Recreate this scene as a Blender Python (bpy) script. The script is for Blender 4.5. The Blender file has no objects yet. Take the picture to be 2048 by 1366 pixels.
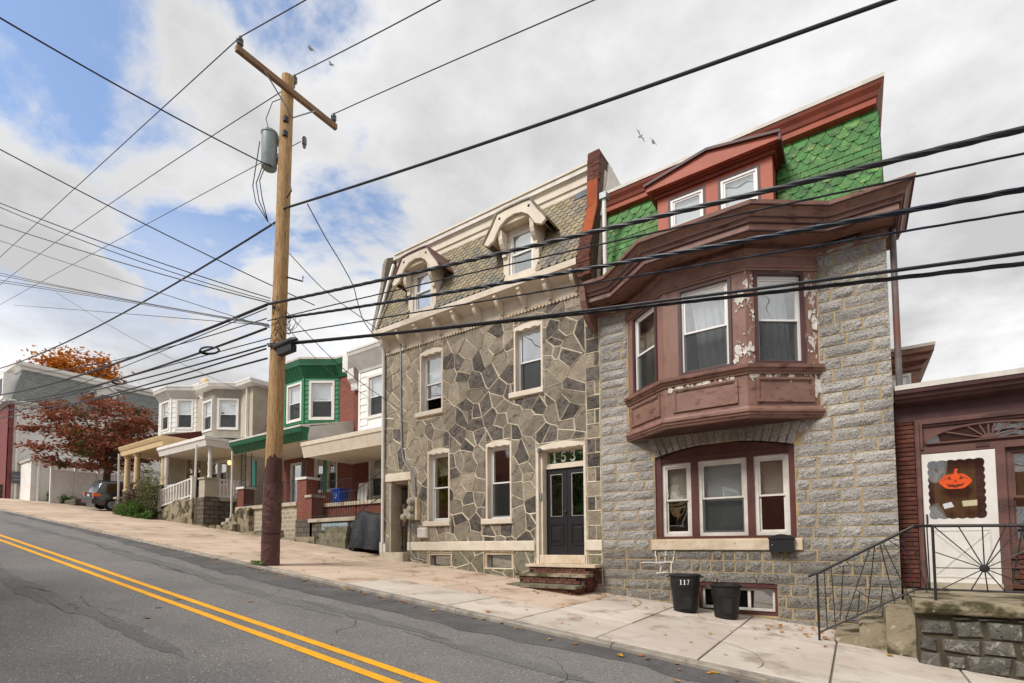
import bpy, bmesh, math, random
import numpy as np
from mathutils import Vector, Matrix, noise
R = random.Random(11)
rad = math.radians
sc = bpy.context.scene
col = sc.collection

# ------------------------------------------------------------------ camera
cam = bpy.data.cameras.new('camera'); cob = bpy.data.objects.new('camera', cam); col.objects.link(cob)
cam.sensor_width = 36; cam.lens = 17.65; cam.shift_y = 0.1738; cam.clip_start = .05; cam.clip_end = 900
def aim(yaw, tilt, roll):
    f = Vector((-math.sin(yaw), math.cos(yaw), 0)); r = Vector((math.cos(yaw), math.sin(yaw), 0)); u = Vector((0, 0, 1))
    f2 = f*math.cos(tilt)+u*math.sin(tilt); u2 = u*math.cos(tilt)-f*math.sin(tilt)
    r3 = r*math.cos(roll)+u2*math.sin(roll); u3 = u2*math.cos(roll)-r*math.sin(roll)
    return Matrix((r3, u3, -f2)).transposed().to_4x4()
cob.matrix_world = Matrix.Translation((0, 0, 1.7)) @ aim(rad(34.3), rad(2.88), rad(-.34))
sc.camera = cob

# ------------------------------------------------------------------ sky, sun, exposure
SUN_EL, SUN_AZ = rad(47), rad(198)      # azimuth clockwise from +Y: from behind the camera, a little left
world = bpy.data.worlds.new('World'); sc.world = world; world.use_nodes = True
nt = world.node_tree; nt.nodes.clear()
def nn(t, **k):
    n = nt.nodes.new(t)
    for a, b in k.items(): setattr(n, a, b)
    return n
def lk(a, b): nt.links.new(a, b)
def mth(op, a, b=None, c=None, clamp=False):
    n = nn('ShaderNodeMath', operation=op, use_clamp=clamp)
    for i, v in enumerate((a, b, c)):
        if v is None: continue
        if isinstance(v, (int, float)): n.inputs[i].default_value = v
        else: lk(v, n.inputs[i])
    return n.outputs[0]
out = nn('ShaderNodeOutputWorld')
sky = nn('ShaderNodeTexSky', sky_type='NISHITA', sun_disc=False, sun_elevation=SUN_EL, sun_rotation=SUN_AZ, air_density=1.0, dust_density=1.6, ozone_density=2.0)
bg1 = nn('ShaderNodeBackground'); bg1.inputs[1].default_value = .14; lk(sky.outputs[0], bg1.inputs[0])
tc = nn('ShaderNodeTexCoord'); sep = nn('ShaderNodeSeparateXYZ'); lk(tc.outputs['Generated'], sep.inputs[0])
zz = mth('ADD', mth('MAXIMUM', sep.outputs[2], 0.0), .22)
comb = nn('ShaderNodeCombineXYZ')                      # a flat cloud layer seen from below
lk(mth('DIVIDE', sep.outputs[0], zz), comb.inputs[0]); lk(mth('DIVIDE', sep.outputs[1], zz), comb.inputs[1]); comb.inputs[2].default_value = 15.9
def noi(scale, det=9, rough=.55, dist=0.0, vec=None):
    n = nn('ShaderNodeTexNoise'); n.inputs['Scale'].default_value = scale; n.inputs['Detail'].default_value = det
    n.inputs['Roughness'].default_value = rough; n.inputs['Distortion'].default_value = dist
    lk(vec or comb.outputs[0], n.inputs['Vector']); return n.outputs['Fac']
n1 = noi(1.7, 10, .58, .35); n2 = noi(.8, 8, .5); n3 = noi(4.5, 8, .6)
# clouds break up towards the west (-X)
west = mth('MULTIPLY_ADD', sep.outputs[0], 1.1, 1.14)
cov = mth('ADD', mth('ADD', mth('MULTIPLY_ADD', n1, 3.4, -1.7), mth('MULTIPLY_ADD', n3, 1.0, -.5)), west)
mask = nn('ShaderNodeMapRange', interpolation_type='SMOOTHSTEP'); lk(cov, mask.inputs[0]); mask.inputs[1].default_value = .0; mask.inputs[2].default_value = .42
low = mth('MULTIPLY', mth('SUBTRACT', .52, sep.outputs[2]), 4.0, clamp=True)   # towards the horizon the cloud decks overlap
msk = mth('MAXIMUM', mask.outputs[0], low, clamp=True)
shade = nn('ShaderNodeMapRange'); lk(mth('ADD', mth('ADD', mth('MULTIPLY', n2, .5), mth('MULTIPLY', n1, .3)), mth('MULTIPLY', n3, .2)), shade.inputs[0])
shade.inputs[1].default_value = .43; shade.inputs[2].default_value = .58; shade.inputs[3].default_value = .64; shade.inputs[4].default_value = .37
cl = nn('ShaderNodeMix', data_type='RGBA'); cl.inputs['Factor'].default_value = 0
cl.inputs['A'].default_value = (.97, .965, .97, 1)
bg2 = nn('ShaderNodeBackground'); lk(cl.outputs['Result'], bg2.inputs[0]); glow = mth('POWER', mth('SUBTRACT', 1.0, mth('MAXIMUM', sep.outputs[2], 0.0)), 5.0)      # thin bright air near the horizon
lk(mth('MULTIPLY', shade.outputs[0], mth('MULTIPLY_ADD', glow, .3, 1.0)), bg2.inputs[1])
mx = nn('ShaderNodeMixShader'); lk(msk, mx.inputs[0]); lk(bg1.outputs[0], mx.inputs[1]); lk(bg2.outputs[0], mx.inputs[2]); lk(mx.outputs[0], out.inputs[0])
sun = bpy.data.lights.new('sun', 'SUN'); sun.energy = 2.4; sun.angle = rad(18); sun.color = (1, .955, .89)
so = bpy.data.objects.new('sun', sun); col.objects.link(so)
sd = Vector((math.sin(SUN_AZ)*math.cos(SUN_EL), math.cos(SUN_AZ)*math.cos(SUN_EL), math.sin(SUN_EL)))
so.rotation_euler = sd.to_track_quat('Z', 'Y').to_euler(); so.location = (0, -10, 30)
vs = sc.view_settings; vs.view_transform = 'Standard'; vs.look = 'None'; vs.exposure = 0.76; vs.gamma = 1

# ------------------------------------------------------------------ helpers
def C(h):
    h = h.lstrip('#'); v = [int(h[i:i+2], 16)/255 for i in (0, 2, 4)]
    return tuple(x/12.92 if x <= .04045 else ((x+.055)/1.055)**2.4 for x in v)+(1,)
MAT = {}
def M(name, c1, c2=None, s=6, rough=.75, bump=.15, bs=40, rnd=0., c3=None, s3=1.3, t3=(.58, .64), metal=0, stretch=(1, 1, 1), spec=.35, det=8, c4=None, s4=30, t4=(.6, .7), hue=0., isl=0., bd=.01, coat=0):
    m = bpy.data.materials.new(name); m.use_nodes = True; t = m.node_tree; b = t.nodes['Principled BSDF']
    N = t.nodes.new; L = t.links.new
    b.inputs['Roughness'].default_value = rough; b.inputs['Metallic'].default_value = metal; b.inputs['Specular IOR Level'].default_value = spec
    if coat: b.inputs['Coat Weight'].default_value = coat
    g = N('ShaderNodeNewGeometry'); mp = N('ShaderNodeMapping'); mp.inputs['Scale'].default_value = stretch; L(g.outputs['Position'], mp.inputs[0])
    def nz(sc_, d=det):
        n = N('ShaderNodeTexNoise'); n.inputs['Scale'].default_value = sc_; n.inputs['Detail'].default_value = d; n.inputs['Roughness'].default_value = .6; L(mp.outputs[0], n.inputs[0]); return n.outputs['Fac']
    def ramp(fac, a, bb):
        r = N('ShaderNodeMapRange'); r.interpolation_type = 'SMOOTHSTEP'; L(fac, r.inputs[0]); r.inputs[1].default_value = a; r.inputs[2].default_value = bb; return r.outputs[0]
    def mix(fac, A, B, mode='MIX'):
        x = N('ShaderNodeMix'); x.data_type = 'RGBA'; x.blend_type = mode
        for k, v in (('Factor', fac), ('A', A), ('B', B)):
            if isinstance(v, (tuple, float, int)): x.inputs[k].default_value = v
            else: L(v, x.inputs[k])
        return x.outputs['Result']
    c1 = C(c1); cur = c1
    if c2: cur = mix(ramp(nz(s), .32, .68), c1, C(c2))
    if c3: cur = mix(ramp(nz(s3), *t3), cur, C(c3))
    if c4: cur = mix(ramp(nz(s4), *t4), cur, C(c4))
    if rnd or isl or hue:
        oi = N('ShaderNodeObjectInfo')
        hs = N('ShaderNodeHueSaturation')
        src = g.outputs['Random Per Island'] if isl else oi.outputs['Random']
        amt = isl or rnd
        mr = N('ShaderNodeMapRange'); L(src, mr.inputs[0]); mr.inputs[3].default_value = 1-amt; mr.inputs[4].default_value = 1+amt; L(mr.outputs[0], hs.inputs['Value'])
        if hue:
            wn = N('ShaderNodeTexWhiteNoise'); wn.noise_dimensions = '1D'; L(src, wn.inputs['W'])
            mh = N('ShaderNodeMapRange'); L(wn.outputs[0], mh.inputs[0]); mh.inputs[3].default_value = .5-hue; mh.inputs[4].default_value = .5+hue; L(mh.outputs[0], hs.inputs['Hue'])
        if isinstance(cur, tuple): hs.inputs['Color'].default_value = cur
        else: L(cur, hs.inputs['Color'])
        cur = hs.outputs[0]
    if isinstance(cur, tuple): b.inputs['Base Color'].default_value = cur
    else: L(cur, b.inputs['Base Color'])
    if bump:
        bp = N('ShaderNodeBump'); bp.inputs['Strength'].default_value = min(1, bump*2); bp.inputs['Distance'].default_value = bd
        L(nz(bs, 5), bp.inputs['Height']); L(bp.outputs[0], b.inputs['Normal'])
    MAT[name] = m; return m
def glassmat(name, tint=(.94, .96, .96, 1), rough=.0, wav=.0, r0=.28):
    m = bpy.data.materials.new(name); m.use_nodes = True; t = m.node_tree; t.nodes.clear(); N = t.nodes.new; L = t.links.new
    o = N('ShaderNodeOutputMaterial'); a = N('ShaderNodeBsdfTransparent'); a.inputs[0].default_value = tint
    g = N('ShaderNodeBsdfGlossy'); g.inputs[0].default_value = (1, 1, 1, 1); g.inputs['Roughness'].default_value = rough
    lw_ = N('ShaderNodeLayerWeight'); lw_.inputs[0].default_value = .5         # two-sided Schlick reflectance
    pw_ = N('ShaderNodeMath'); pw_.operation = 'POWER'; L(lw_.outputs['Facing'], pw_.inputs[0]); pw_.inputs[1].default_value = 5
    f = N('ShaderNodeMath'); f.operation = 'MULTIPLY_ADD'; L(pw_.outputs[0], f.inputs[0]); f.inputs[1].default_value = 1-r0; f.inputs[2].default_value = r0
    x = N('ShaderNodeMixShader'); L(f.outputs[0], x.inputs[0]); L(a.outputs[0], x.inputs[1]); L(g.outputs[0], x.inputs[2]); L(x.outputs[0], o.inputs[0])
    if wav:
        ge = N('ShaderNodeNewGeometry'); n = N('ShaderNodeTexNoise'); n.inputs['Scale'].default_value = 1.6; n.inputs['Detail'].default_value = 1; L(ge.outputs['Position'], n.inputs[0])
        b = N('ShaderNodeBump'); b.inputs['Strength'].default_value = wav; b.inputs['Distance'].default_value = .02; L(n.outputs['Fac'], b.inputs['Height']); L(b.outputs[0], g.inputs['Normal'])
    MAT[name] = m
def stripes(name, c1, c2, axis, per, duty=.5, rough=.7):
    """flat printed stripes, e.g. blind slats far too thin to build"""
    m = bpy.data.materials.new(name); m.use_nodes = True; t = m.node_tree; b = t.nodes['Principled BSDF']; N = t.nodes.new; L = t.links.new
    b.inputs['Roughness'].default_value = rough
    g = N('ShaderNodeNewGeometry'); s = N('ShaderNodeSeparateXYZ'); L(g.outputs['Position'], s.inputs[0])
    d = N('ShaderNodeMath'); d.operation = 'MULTIPLY'; L(s.outputs[axis], d.inputs[0]); d.inputs[1].default_value = 1/per
    f = N('ShaderNodeMath'); f.operation = 'FRACT'; L(d.outputs[0], f.inputs[0])
    k = N('ShaderNodeMath'); k.operation = 'GREATER_THAN'; L(f.outputs[0], k.inputs[0]); k.inputs[1].default_value = duty
    x = N('ShaderNodeMix'); x.data_type = 'RGBA'; L(k.outputs[0], x.inputs['Factor']); x.inputs['A'].default_value = C(c1); x.inputs['B'].default_value = C(c2); L(x.outputs['Result'], b.inputs['Base Color'])
    MAT[name] = m
def brickmat(name, c1, c2, mortar, bw=.21, bh=.075, axis='xz', ms=.012):
    m = bpy.data.materials.new(name); m.use_nodes = True; t = m.node_tree; b = t.nodes['Principled BSDF']; N = t.nodes.new; L = t.links.new
    b.inputs['Roughness'].default_value = .85; b.inputs['Specular IOR Level'].default_value = .2
    g = N('ShaderNodeNewGeometry'); s = N('ShaderNodeSeparateXYZ'); L(g.outputs['Position'], s.inputs[0])
    a = N('ShaderNodeMath'); a.operation = 'ADD'; L(s.outputs[0], a.inputs[0]); L(s.outputs[1], a.inputs[1])
    c = N('ShaderNodeCombineXYZ'); L(a.outputs[0], c.inputs[0]); L(s.outputs[2], c.inputs[1])
    k = N('ShaderNodeTexBrick'); L(c.outputs[0], k.inputs[0]); k.inputs['Scale'].default_value = 1; k.inputs['Brick Width'].default_value = bw; k.inputs['Row Height'].default_value = bh; k.inputs['Mortar Size'].default_value = ms
    k.inputs['Color1'].default_value = C(c1); k.inputs['Color2'].default_value = C(c2); k.inputs['Mortar'].default_value = C(mortar); L(k.outputs[0], b.inputs['Base Color'])
    MAT[name] = m

WP = {}                       # world position of every thing (Empty)
DEP = {}
def par(o, p):
    if p is None: DEP[o.name] = 0; return
    o.parent = p; DEP[o.name] = DEP.get(p.name, 0)+1
    o.matrix_parent_inverse = Matrix.Translation(-WP.get(p.name, Vector((0, 0, 0))))
def thing(name, label, cat, loc, group=None):
    o = bpy.data.objects.new(name, None); col.objects.link(o); o.location = loc; o.empty_display_size = .2
    WP[o.name] = Vector(loc); DEP[o.name] = 0
    o['label'] = label; o['category'] = cat
    if group: o['group'] = group
    return o
def tag(o, label=None, cat=None, group=None, kind=None):
    for k, v in (('label', label), ('category', cat), ('group', group), ('kind', kind)):
        if v: o[k] = v
    return o
class Fr:
    """a vertical facade plane: u along it, w out of it, z up"""
    def __init__(s, ox, oy, dx=1, dy=0):
        l = math.hypot(dx, dy); s.ox, s.oy, s.dx, s.dy = ox, oy, dx/l, dy/l
    def __call__(s, u, w, z): return (s.ox+u*s.dx+w*s.dy, s.oy+u*s.dy-w*s.dx, z)
class MB:
    def __init__(s, fr=None): s.v = []; s.f = []; s.fr = fr or (lambda x, y, z: (x, y, z))
    def raw(s, pts, faces):
        n = len(s.v); s.v += [tuple(p) for p in pts]; s.f += [tuple(i+n for i in f) for f in faces]; return s
    def box(s, u0, u1, w0, w1, z0, z1):
        P = s.fr
        return s.raw([P(u0, w0, z0), P(u1, w0, z0), P(u1, w1, z0), P(u0, w1, z0), P(u0, w0, z1), P(u1, w0, z1), P(u1, w1, z1), P(u0, w1, z1)],
                     [(0, 1, 2, 3), (4, 5, 6, 7), (0, 1, 5, 4), (1, 2, 6, 5), (2, 3, 7, 6), (3, 0, 4, 7)])
    def bbox(s, u0, u1, w0, w1, z0, z1, b=.01):
        """box with a bevelled front (w1) edge"""
        P = s.fr
        return s.raw([P(u0, w0, z0), P(u1, w0, z0), P(u1, w0, z1), P(u0, w0, z1), P(u0, w1-b, z0), P(u1, w1-b, z0), P(u1, w1-b, z1), P(u0, w1-b, z1),
                      P(u0+b, w1, z0+b), P(u1-b, w1, z0+b), P(u1-b, w1, z1-b), P(u0+b, w1, z1-b)],
                     [(0, 1, 2, 3), (0, 1, 5, 4), (1, 2, 6, 5), (2, 3, 7, 6), (3, 0, 4, 7), (4, 5, 9, 8), (5, 6, 10, 9), (6, 7, 11, 10), (7, 4, 8, 11), (8, 9, 10, 11)])
    def ring(s, u0, u1, z0, z1, w0, w1, t, tb=None, tt=None):
        tb = t if tb is None else tb; tt = t if tt is None else tt
        s.box(u0, u0+t, w0, w1, z0, z1); s.box(u1-t, u1, w0, w1, z0, z1)
        if tb: s.box(u0+t, u1-t, w0, w1, z0, z0+tb)
        if tt: s.box(u0+t, u1-t, w0, w1, z1-tt, z1)
        return s
    def prism(s, poly, w0, w1, b=0, fan=0):
        """polygon (u,z) extruded from w0 (back) to w1 (front)"""
        P = s.fr; n = len(poly)
        pts = [P(u, w0, z) for u, z in poly]+[P(u, w1, z) for u, z in poly]
        fs = [tuple(range(n))[::-1], tuple(range(n, 2*n))]+[(i, (i+1) % n, n+(i+1) % n, n+i) for i in range(n)]
        return s.raw(pts, fs)
    def plan(s, poly, z0, z1):
        n = len(poly); g = (lambda z, p: z(*p) if callable(z) else z)
        pts = [(x, y, g(z0, (x, y))) for x, y in poly]+[(x, y, g(z1, (x, y))) for x, y in poly]
        return s.raw(pts, [tuple(range(n))[::-1], tuple(range(n, 2*n))]+[(i, (i+1) % n, n+(i+1) % n, n+i) for i in range(n)])
    def xprof(s, poly, x0, x1):
        """polygon (y,z) extruded along X"""
        n = len(poly)
        pts = [(x0, y, z) for y, z in poly]+[(x1, y, z) for y, z in poly]
        return s.raw(pts, [tuple(range(n)), tuple(range(n, 2*n))[::-1]]+[(i, (i+1) % n, n+(i+1) % n, n+i) for i in range(n)])
    def tube(s, pts, r, n=8, caps=True):
        pts = [Vector(p) for p in pts]; k = len(pts); rr = r if isinstance(r, (list, tuple)) else [r]*k
        base = len(s.v); prev = None
        for i, p in enumerate(pts):
            t = (pts[min(i+1, k-1)]-pts[max(i-1, 0)])
            t = t.normalized() if t.length else Vector((0, 0, 1))
            if prev is None:
                a = Vector((0, 0, 1)) if abs(t.z) < .9 else Vector((1, 0, 0)); x = t.cross(a).normalized()
            else:
                x = prev-t*prev.dot(t)
                x = x.normalized() if x.length > 1e-6 else t.orthogonal().normalized()
            y = t.cross(x); prev = x
            for j in range(n):
                a = 2*math.pi*j/n; s.v.append(tuple(p+(x*math.cos(a)+y*math.sin(a))*rr[i]))
        for i in range(k-1):
            for j in range(n):
                s.f.append((base+i*n+j, base+i*n+(j+1) % n, base+(i+1)*n+(j+1) % n, base+(i+1)*n+j))
        if caps: s.f.append(tuple(base+j for j in range(n))[::-1]); s.f.append(tuple(base+(k-1)*n+j for j in range(n)))
        return s
    def lathe(s, c, prof, n=16, axis='z'):
        k = len(prof); base = len(s.v)
        for r, h in prof:
            for j in range(n):
                a = 2*math.pi*j/n; ca, sa = math.cos(a)*r, math.sin(a)*r
                s.v.append({'z': (c[0]+ca, c[1]+sa, c[2]+h), 'y': (c[0]+ca, c[1]+h, c[2]+sa), 'x': (c[0]+h, c[1]+ca, c[2]+sa)}[axis])
        for i in range(k-1):
            for j in range(n): s.f.append((base+i*n+j, base+i*n+(j+1) % n, base+(i+1)*n+(j+1) % n, base+(i+1)*n+j))
        s.f.append(tuple(base+j for j in range(n))[::-1]); s.f.append(tuple(base+(k-1)*n+j for j in range(n)))
        return s
    def mould(s, path, prof, closed=True):
        """sweep a profile of (outward offset, z) along a plan path with mitred corners; outward is to the right of travel"""
        k = len(path); base = len(s.v); m = len(prof); ms = []
        for i in range(k):
            def nrm(a, b):
                dx, dy = b[0]-a[0], b[1]-a[1]; l = math.hypot(dx, dy); return (dy/l, -dx/l)
            n1 = nrm(path[i-1], path[i]) if i else None; n2 = nrm(path[i], path[i+1]) if i < k-1 else None
            if n1 is None: mm = n2
            elif n2 is None: mm = n1
            else:
                d = 1+n1[0]*n2[0]+n1[1]*n2[1]; mm = ((n1[0]+n2[0])/d, (n1[1]+n2[1])/d)
            ms.append(mm)
        for (x, y), mm in zip(path, ms):
            for o, z in prof: s.v.append((x+mm[0]*o, y+mm[1]*o, z))
        for i in range(k-1):
            for j in range(m if closed else m-1):
                j2 = (j+1) % m; s.f.append((base+i*m+j, base+i*m+j2, base+(i+1)*m+j2, base+(i+1)*m+j))
        if closed: s.f.append(tuple(base+j for j in range(m))); s.f.append(tuple(base+(k-1)*m+j for j in range(m))[::-1])
        return s
    def mesh(s, name, mat, smooth=False, fix=True):
        me = bpy.data.meshes.new(name); me.from_pydata(s.v, [], s.f)
        if fix:
            b = bmesh.new(); b.from_mesh(me); bmesh.ops.recalc_face_normals(b, faces=b.faces); b.to_mesh(me); b.free()
        if smooth:
            me.polygons.foreach_set('use_smooth', [True]*len(me.polygons))
            try: me.set_sharp_from_angle(angle=rad(40))
            except Exception: pass
        me.materials.append(MAT[mat] if isinstance(mat, str) else mat); return me
    def build(s, name, mat, parent=None, smooth=False, fix=True):
        o = bpy.data.objects.new(name, s.mesh(name, mat, smooth, fix)); col.objects.link(o); par(o, parent); return o
def inst(me, name, parent, loc, rot=None, scale=None):
    o = bpy.data.objects.new(name, me); col.objects.link(o); par(o, parent); o.location = loc
    if rot is not None: o.rotation_euler = rot
    if scale is not None: o.scale = scale
    return o
def part(name, mat, parent, fn, fr=None, smooth=False):
    m = MB(fr); fn(m); return m.build(name, mat, parent, smooth)
def grid_wall(mb, u0, u1, z0, z1, holes, depth=.25, w=0.):
    """facade quads around rectangular holes, with reveals"""
    P = mb.fr
    us = sorted({u0, u1, *[h[0] for h in holes], *[h[1] for h in holes]}); zs = sorted({z0, z1, *[h[2] for h in holes], *[h[3] for h in holes]})
    us = [a for a in us if u0 <= a <= u1]; zs = [a for a in zs if z0 <= a <= z1]
    for a, b in zip(us, us[1:]):
        for c, d in zip(zs, zs[1:]):
            cu, cz = (a+b)/2, (c+d)/2
            if any(h[0] < cu < h[1] and h[2] < cz < h[3] for h in holes): continue
            mb.raw([P(a, w, c), P(b, w, c), P(b, w, d), P(a, w, d)], [(0, 1, 2, 3)])
    for a, b, c, d in holes:
        mb.raw([P(a, w, c), P(b, w, c), P(b, w, d), P(a, w, d), P(a, w-depth, c), P(b, w-depth, c), P(b, w-depth, d), P(a, w-depth, d)],
               [(0, 1, 5, 4), (1, 2, 6, 5), (2, 3, 7, 6), (3, 0, 4, 7)])
def shell(mb, x0, x1, y0, y1, z0, z1):
    """side walls, back and roof deck behind a facade"""
    mb.raw([(x0, y0, z0), (x1, y0, z0), (x1, y1, z0), (x0, y1, z0), (x0, y0, z1), (x1, y0, z1), (x1, y1, z1), (x0, y1, z1)],
           [(1, 2, 6, 5), (2, 3, 7, 6), (3, 0, 4, 7), (4, 5, 6, 7), (0, 1, 2, 3)])
def window(p, fr, u0, u1, z0, z1, w=-.12, fm='vinyl', fw=.05, sp=.5, screen=True, blind=None, bh=1., sw=.035, raised=0., grid=0, deep=.16, glass='glass'):
    """double-hung window: frame, two sashes, two panes, insect screen, blind, curtain or dark sheet painted as room shade"""
    f = MB(fr).ring(u0, u1, z0, z1, w-.07, w+.03, fw).build('window' if DEP[p.name] == 0 else 'window_frame', fm, p)
    q = f if DEP[p.name] == 0 else p
    a, b, c, d = u0+fw, u1-fw, z0+fw, z1-fw; m = c+(d-c)*sp
    MB(fr).ring(a, b, m-.02, d, w-.015, w+.012, sw).build('sash', fm, q)
    MB(fr).box(a+sw, b-sw, w-.004, w+.002, m-.02+sw, d-sw).build('pane', glass, q)
    MB(fr).ring(a, b, c+raised, m+.02+raised, w-.05, w-.022, sw).build('sash', fm, q)
    MB(fr).box(a+sw, b-sw, w-.04, w-.034, c+sw+raised, m+.02-sw+raised).build('pane', glass, q)
    if grid:
        g = MB(fr)
        for i in range(1, grid): g.box(a+(b-a)*i/grid-.008, a+(b-a)*i/grid+.008, w-.012, w+.008, m+sw, d-sw)
        g.box(a+sw, b-sw, w-.011, w+.007, (m+d)/2-.008, (m+d)/2+.008); g.build('glazing_bar', fm, q)
    if screen: MB(fr).box(a+.012, b-.012, w+.004, w+.007, c, m-.02).build('insect_screen', 'screen', q)
    if blind: MB(fr).box(a, b, w-deep-.006, w-deep, d-(d-c)*bh, d).build('curtain' if 'curtain' in blind else 'blind', blind, q)  # in the near-black colour this is a sheet painting the room's shade
    return f

# 2-D polygon tools for rubble walls
def clip(poly, a, b, c):
    o = []
    for i in range(len(poly)):
        p, q = poly[i], poly[(i+1) % len(poly)]; dp, dq = a*p[0]+b*p[1]-c, a*q[0]+b*q[1]-c
        if dp <= 0: o.append(p)
        if (dp < 0 < dq) or (dq < 0 < dp):
            t = dp/(dp-dq); o.append((p[0]+(q[0]-p[0])*t, p[1]+(q[1]-p[1])*t))
    return o
def area(p): return abs(sum(p[i][0]*p[(i+1) % len(p)][1]-p[(i+1) % len(p)][0]*p[i][1] for i in range(len(p))))/2 if len(p) > 2 else 0
def cut_rect(poly, r):
    x0, x1, z0, z1 = r
    if max(p[0] for p in poly) <= x0 or min(p[0] for p in poly) >= x1 or max(p[1] for p in poly) <= z0 or min(p[1] for p in poly) >= z1: return [poly]
    res = [clip(poly, 1, 0, x0), clip(poly, -1, 0, -x1)]; mid = clip(clip(poly, -1, 0, -x0), 1, 0, x1)
    res += [clip(mid, 0, 1, z0), clip(mid, 0, -1, -z1)] if len(mid) > 2 else []
    return [r_ for r_ in res if area(r_) > .0025]
def inset(poly, d):
    s = sum(poly[i][0]*poly[(i+1) % len(poly)][1]-poly[(i+1) % len(poly)][0]*poly[i][1] for i in range(len(poly)))
    if s < 0: poly = poly[::-1]
    o = list(poly)
    for i in range(len(poly)):
        p, q = poly[i], poly[(i+1) % len(poly)]; l = math.hypot(q[0]-p[0], q[1]-p[1])
        if l < 1e-5: continue
        a, b = (q[1]-p[1])/l, -(q[0]-p[0])/l      # outward normal
        o = clip(o, a, b, a*p[0]+b*p[1]-d)
        if len(o) < 3: return []
    r = []
    for p in o:
        if not r or math.hypot(p[0]-r[-1][0], p[1]-r[-1][1]) > .006: r.append(p)
    return r if len(r) > 2 else []
def voronoi(pts, box, reach=1.4):
    x0, x1, z0, z1 = box; cells = []
    for i, (px, pz) in enumerate(pts):
        c = [(x0, z0), (x1, z0), (x1, z1), (x0, z1)]
        for j, (qx, qz) in enumerate(pts):
            if i == j or abs(qx-px) > reach or abs(qz-pz) > reach: continue
            a, b = qx-px, qz-pz; c = clip(c, a, b, a*(px+qx)/2+b*(pz+qz)/2)
            if len(c) < 3: break
        if len(c) > 2: cells.append(c)
    return cells
def stone_mb(fr, poly, w0, h, ch=.018):
    """one stone: chamfered polygon with an uneven face"""
    mb = MB(fr); n = len(poly); inn = [(p[0]+(sum(q[0] for q in poly)/n-p[0])*k, p[1]+(sum(q[1] for q in poly)/n-p[1])*k) for p, k in [(p, min(.45, ch/max(.02, math.hypot(p[0]-sum(q[0] for q in poly)/n, p[1]-sum(q[1] for q in poly)/n)))) for p in poly]]
    cx, cz = sum(p[0] for p in poly)/n, sum(p[1] for p in poly)/n
    pts = [fr(u, w0, z) for u, z in poly]+[fr(u, w0+h*R.uniform(.65, 1), z) for u, z in inn]+[fr(cx, w0+h*R.uniform(.95, 1.35), cz)]
    fs = [(i, (i+1) % n, n+(i+1) % n, n+i) for i in range(n)]+[(n+i, n+(i+1) % n, 2*n) for i in range(n)]
    return mb.raw(pts, fs)
def ridges(mb, polys, w0, width, h):
    """raised ribbon pointing along every joint, each drawn once"""
    done = set(); P = mb.fr
    for poly in polys:
        for i in range(len(poly)):
            p, q = poly[i], poly[(i+1) % len(poly)]; key = tuple(sorted([(round(p[0], 2), round(p[1], 2)), (round(q[0], 2), round(q[1], 2))]))
            l = math.hypot(q[0]-p[0], q[1]-p[1])
            if key in done or l < .02: continue
            done.add(key); wv_ = width*R.uniform(.65, 1.35); nx, nz = -(q[1]-p[1])/l*wv_/2, (q[0]-p[0])/l*wv_/2; hh = h*R.uniform(.8, 1.15)
            ex, ez = (q[0]-p[0])/l*.005, (q[1]-p[1])/l*.005
            p = (p[0]-ex, p[1]-ez); q = (q[0]+ex, q[1]+ez)
            mb.raw([P(p[0]+nx, w0, p[1]+nz), P(p[0], w0+hh, p[1]), P(p[0]-nx, w0, p[1]-nz), P(q[0]+nx, w0, q[1]+nz), P(q[0], w0+hh, q[1]), P(q[0]-nx, w0, q[1]-nz)],
                   [(0, 1, 4, 3), (1, 2, 5, 4)])
def leaf_mesh(name, pts, size, mat, flat=.5, lw=.55):
    """many small folded leaf faces at the given points"""
    rng = np.random.default_rng(len(pts)); n = len(pts); pts = np.asarray(pts, dtype=float)
    d = rng.normal(size=(n, 3)); d[:, 2] *= flat; d /= np.linalg.norm(d, axis=1)[:, None]
    up = rng.normal(size=(n, 3))*.6+np.array([0, 0, 1.]); x = np.cross(d, up); x /= np.linalg.norm(x, axis=1)[:, None]+1e-9
    s = size*rng.uniform(.6, 1.35, n)[:, None]
    v = np.stack([pts-d*s, pts+x*s*lw, pts+d*s, pts-x*s*lw], 1).reshape(-1, 3)
    me = bpy.data.meshes.new(name); me.vertices.add(4*n); me.vertices.foreach_set('co', v.ravel())
    me.loops.add(4*n); me.loops.foreach_set('vertex_index', np.arange(4*n)); me.polygons.add(n)
    me.polygons.foreach_set('loop_start', np.arange(n)*4); me.polygons.foreach_set('loop_total', np.full(n, 4)); me.update(); me.validate()
    me.materials.append(MAT[mat]); return me
def foliage(name, pts, size, mat, parent, **k):
    o = bpy.data.objects.new(name, leaf_mesh(name, pts, size, mat, **k)); col.objects.link(o); par(o, parent); return o
def zs(x, y): return .12-.1*x+.012*(y-6.25)          # pavement surface
def zr(x): return .035-.1*x                            # road surface
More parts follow.
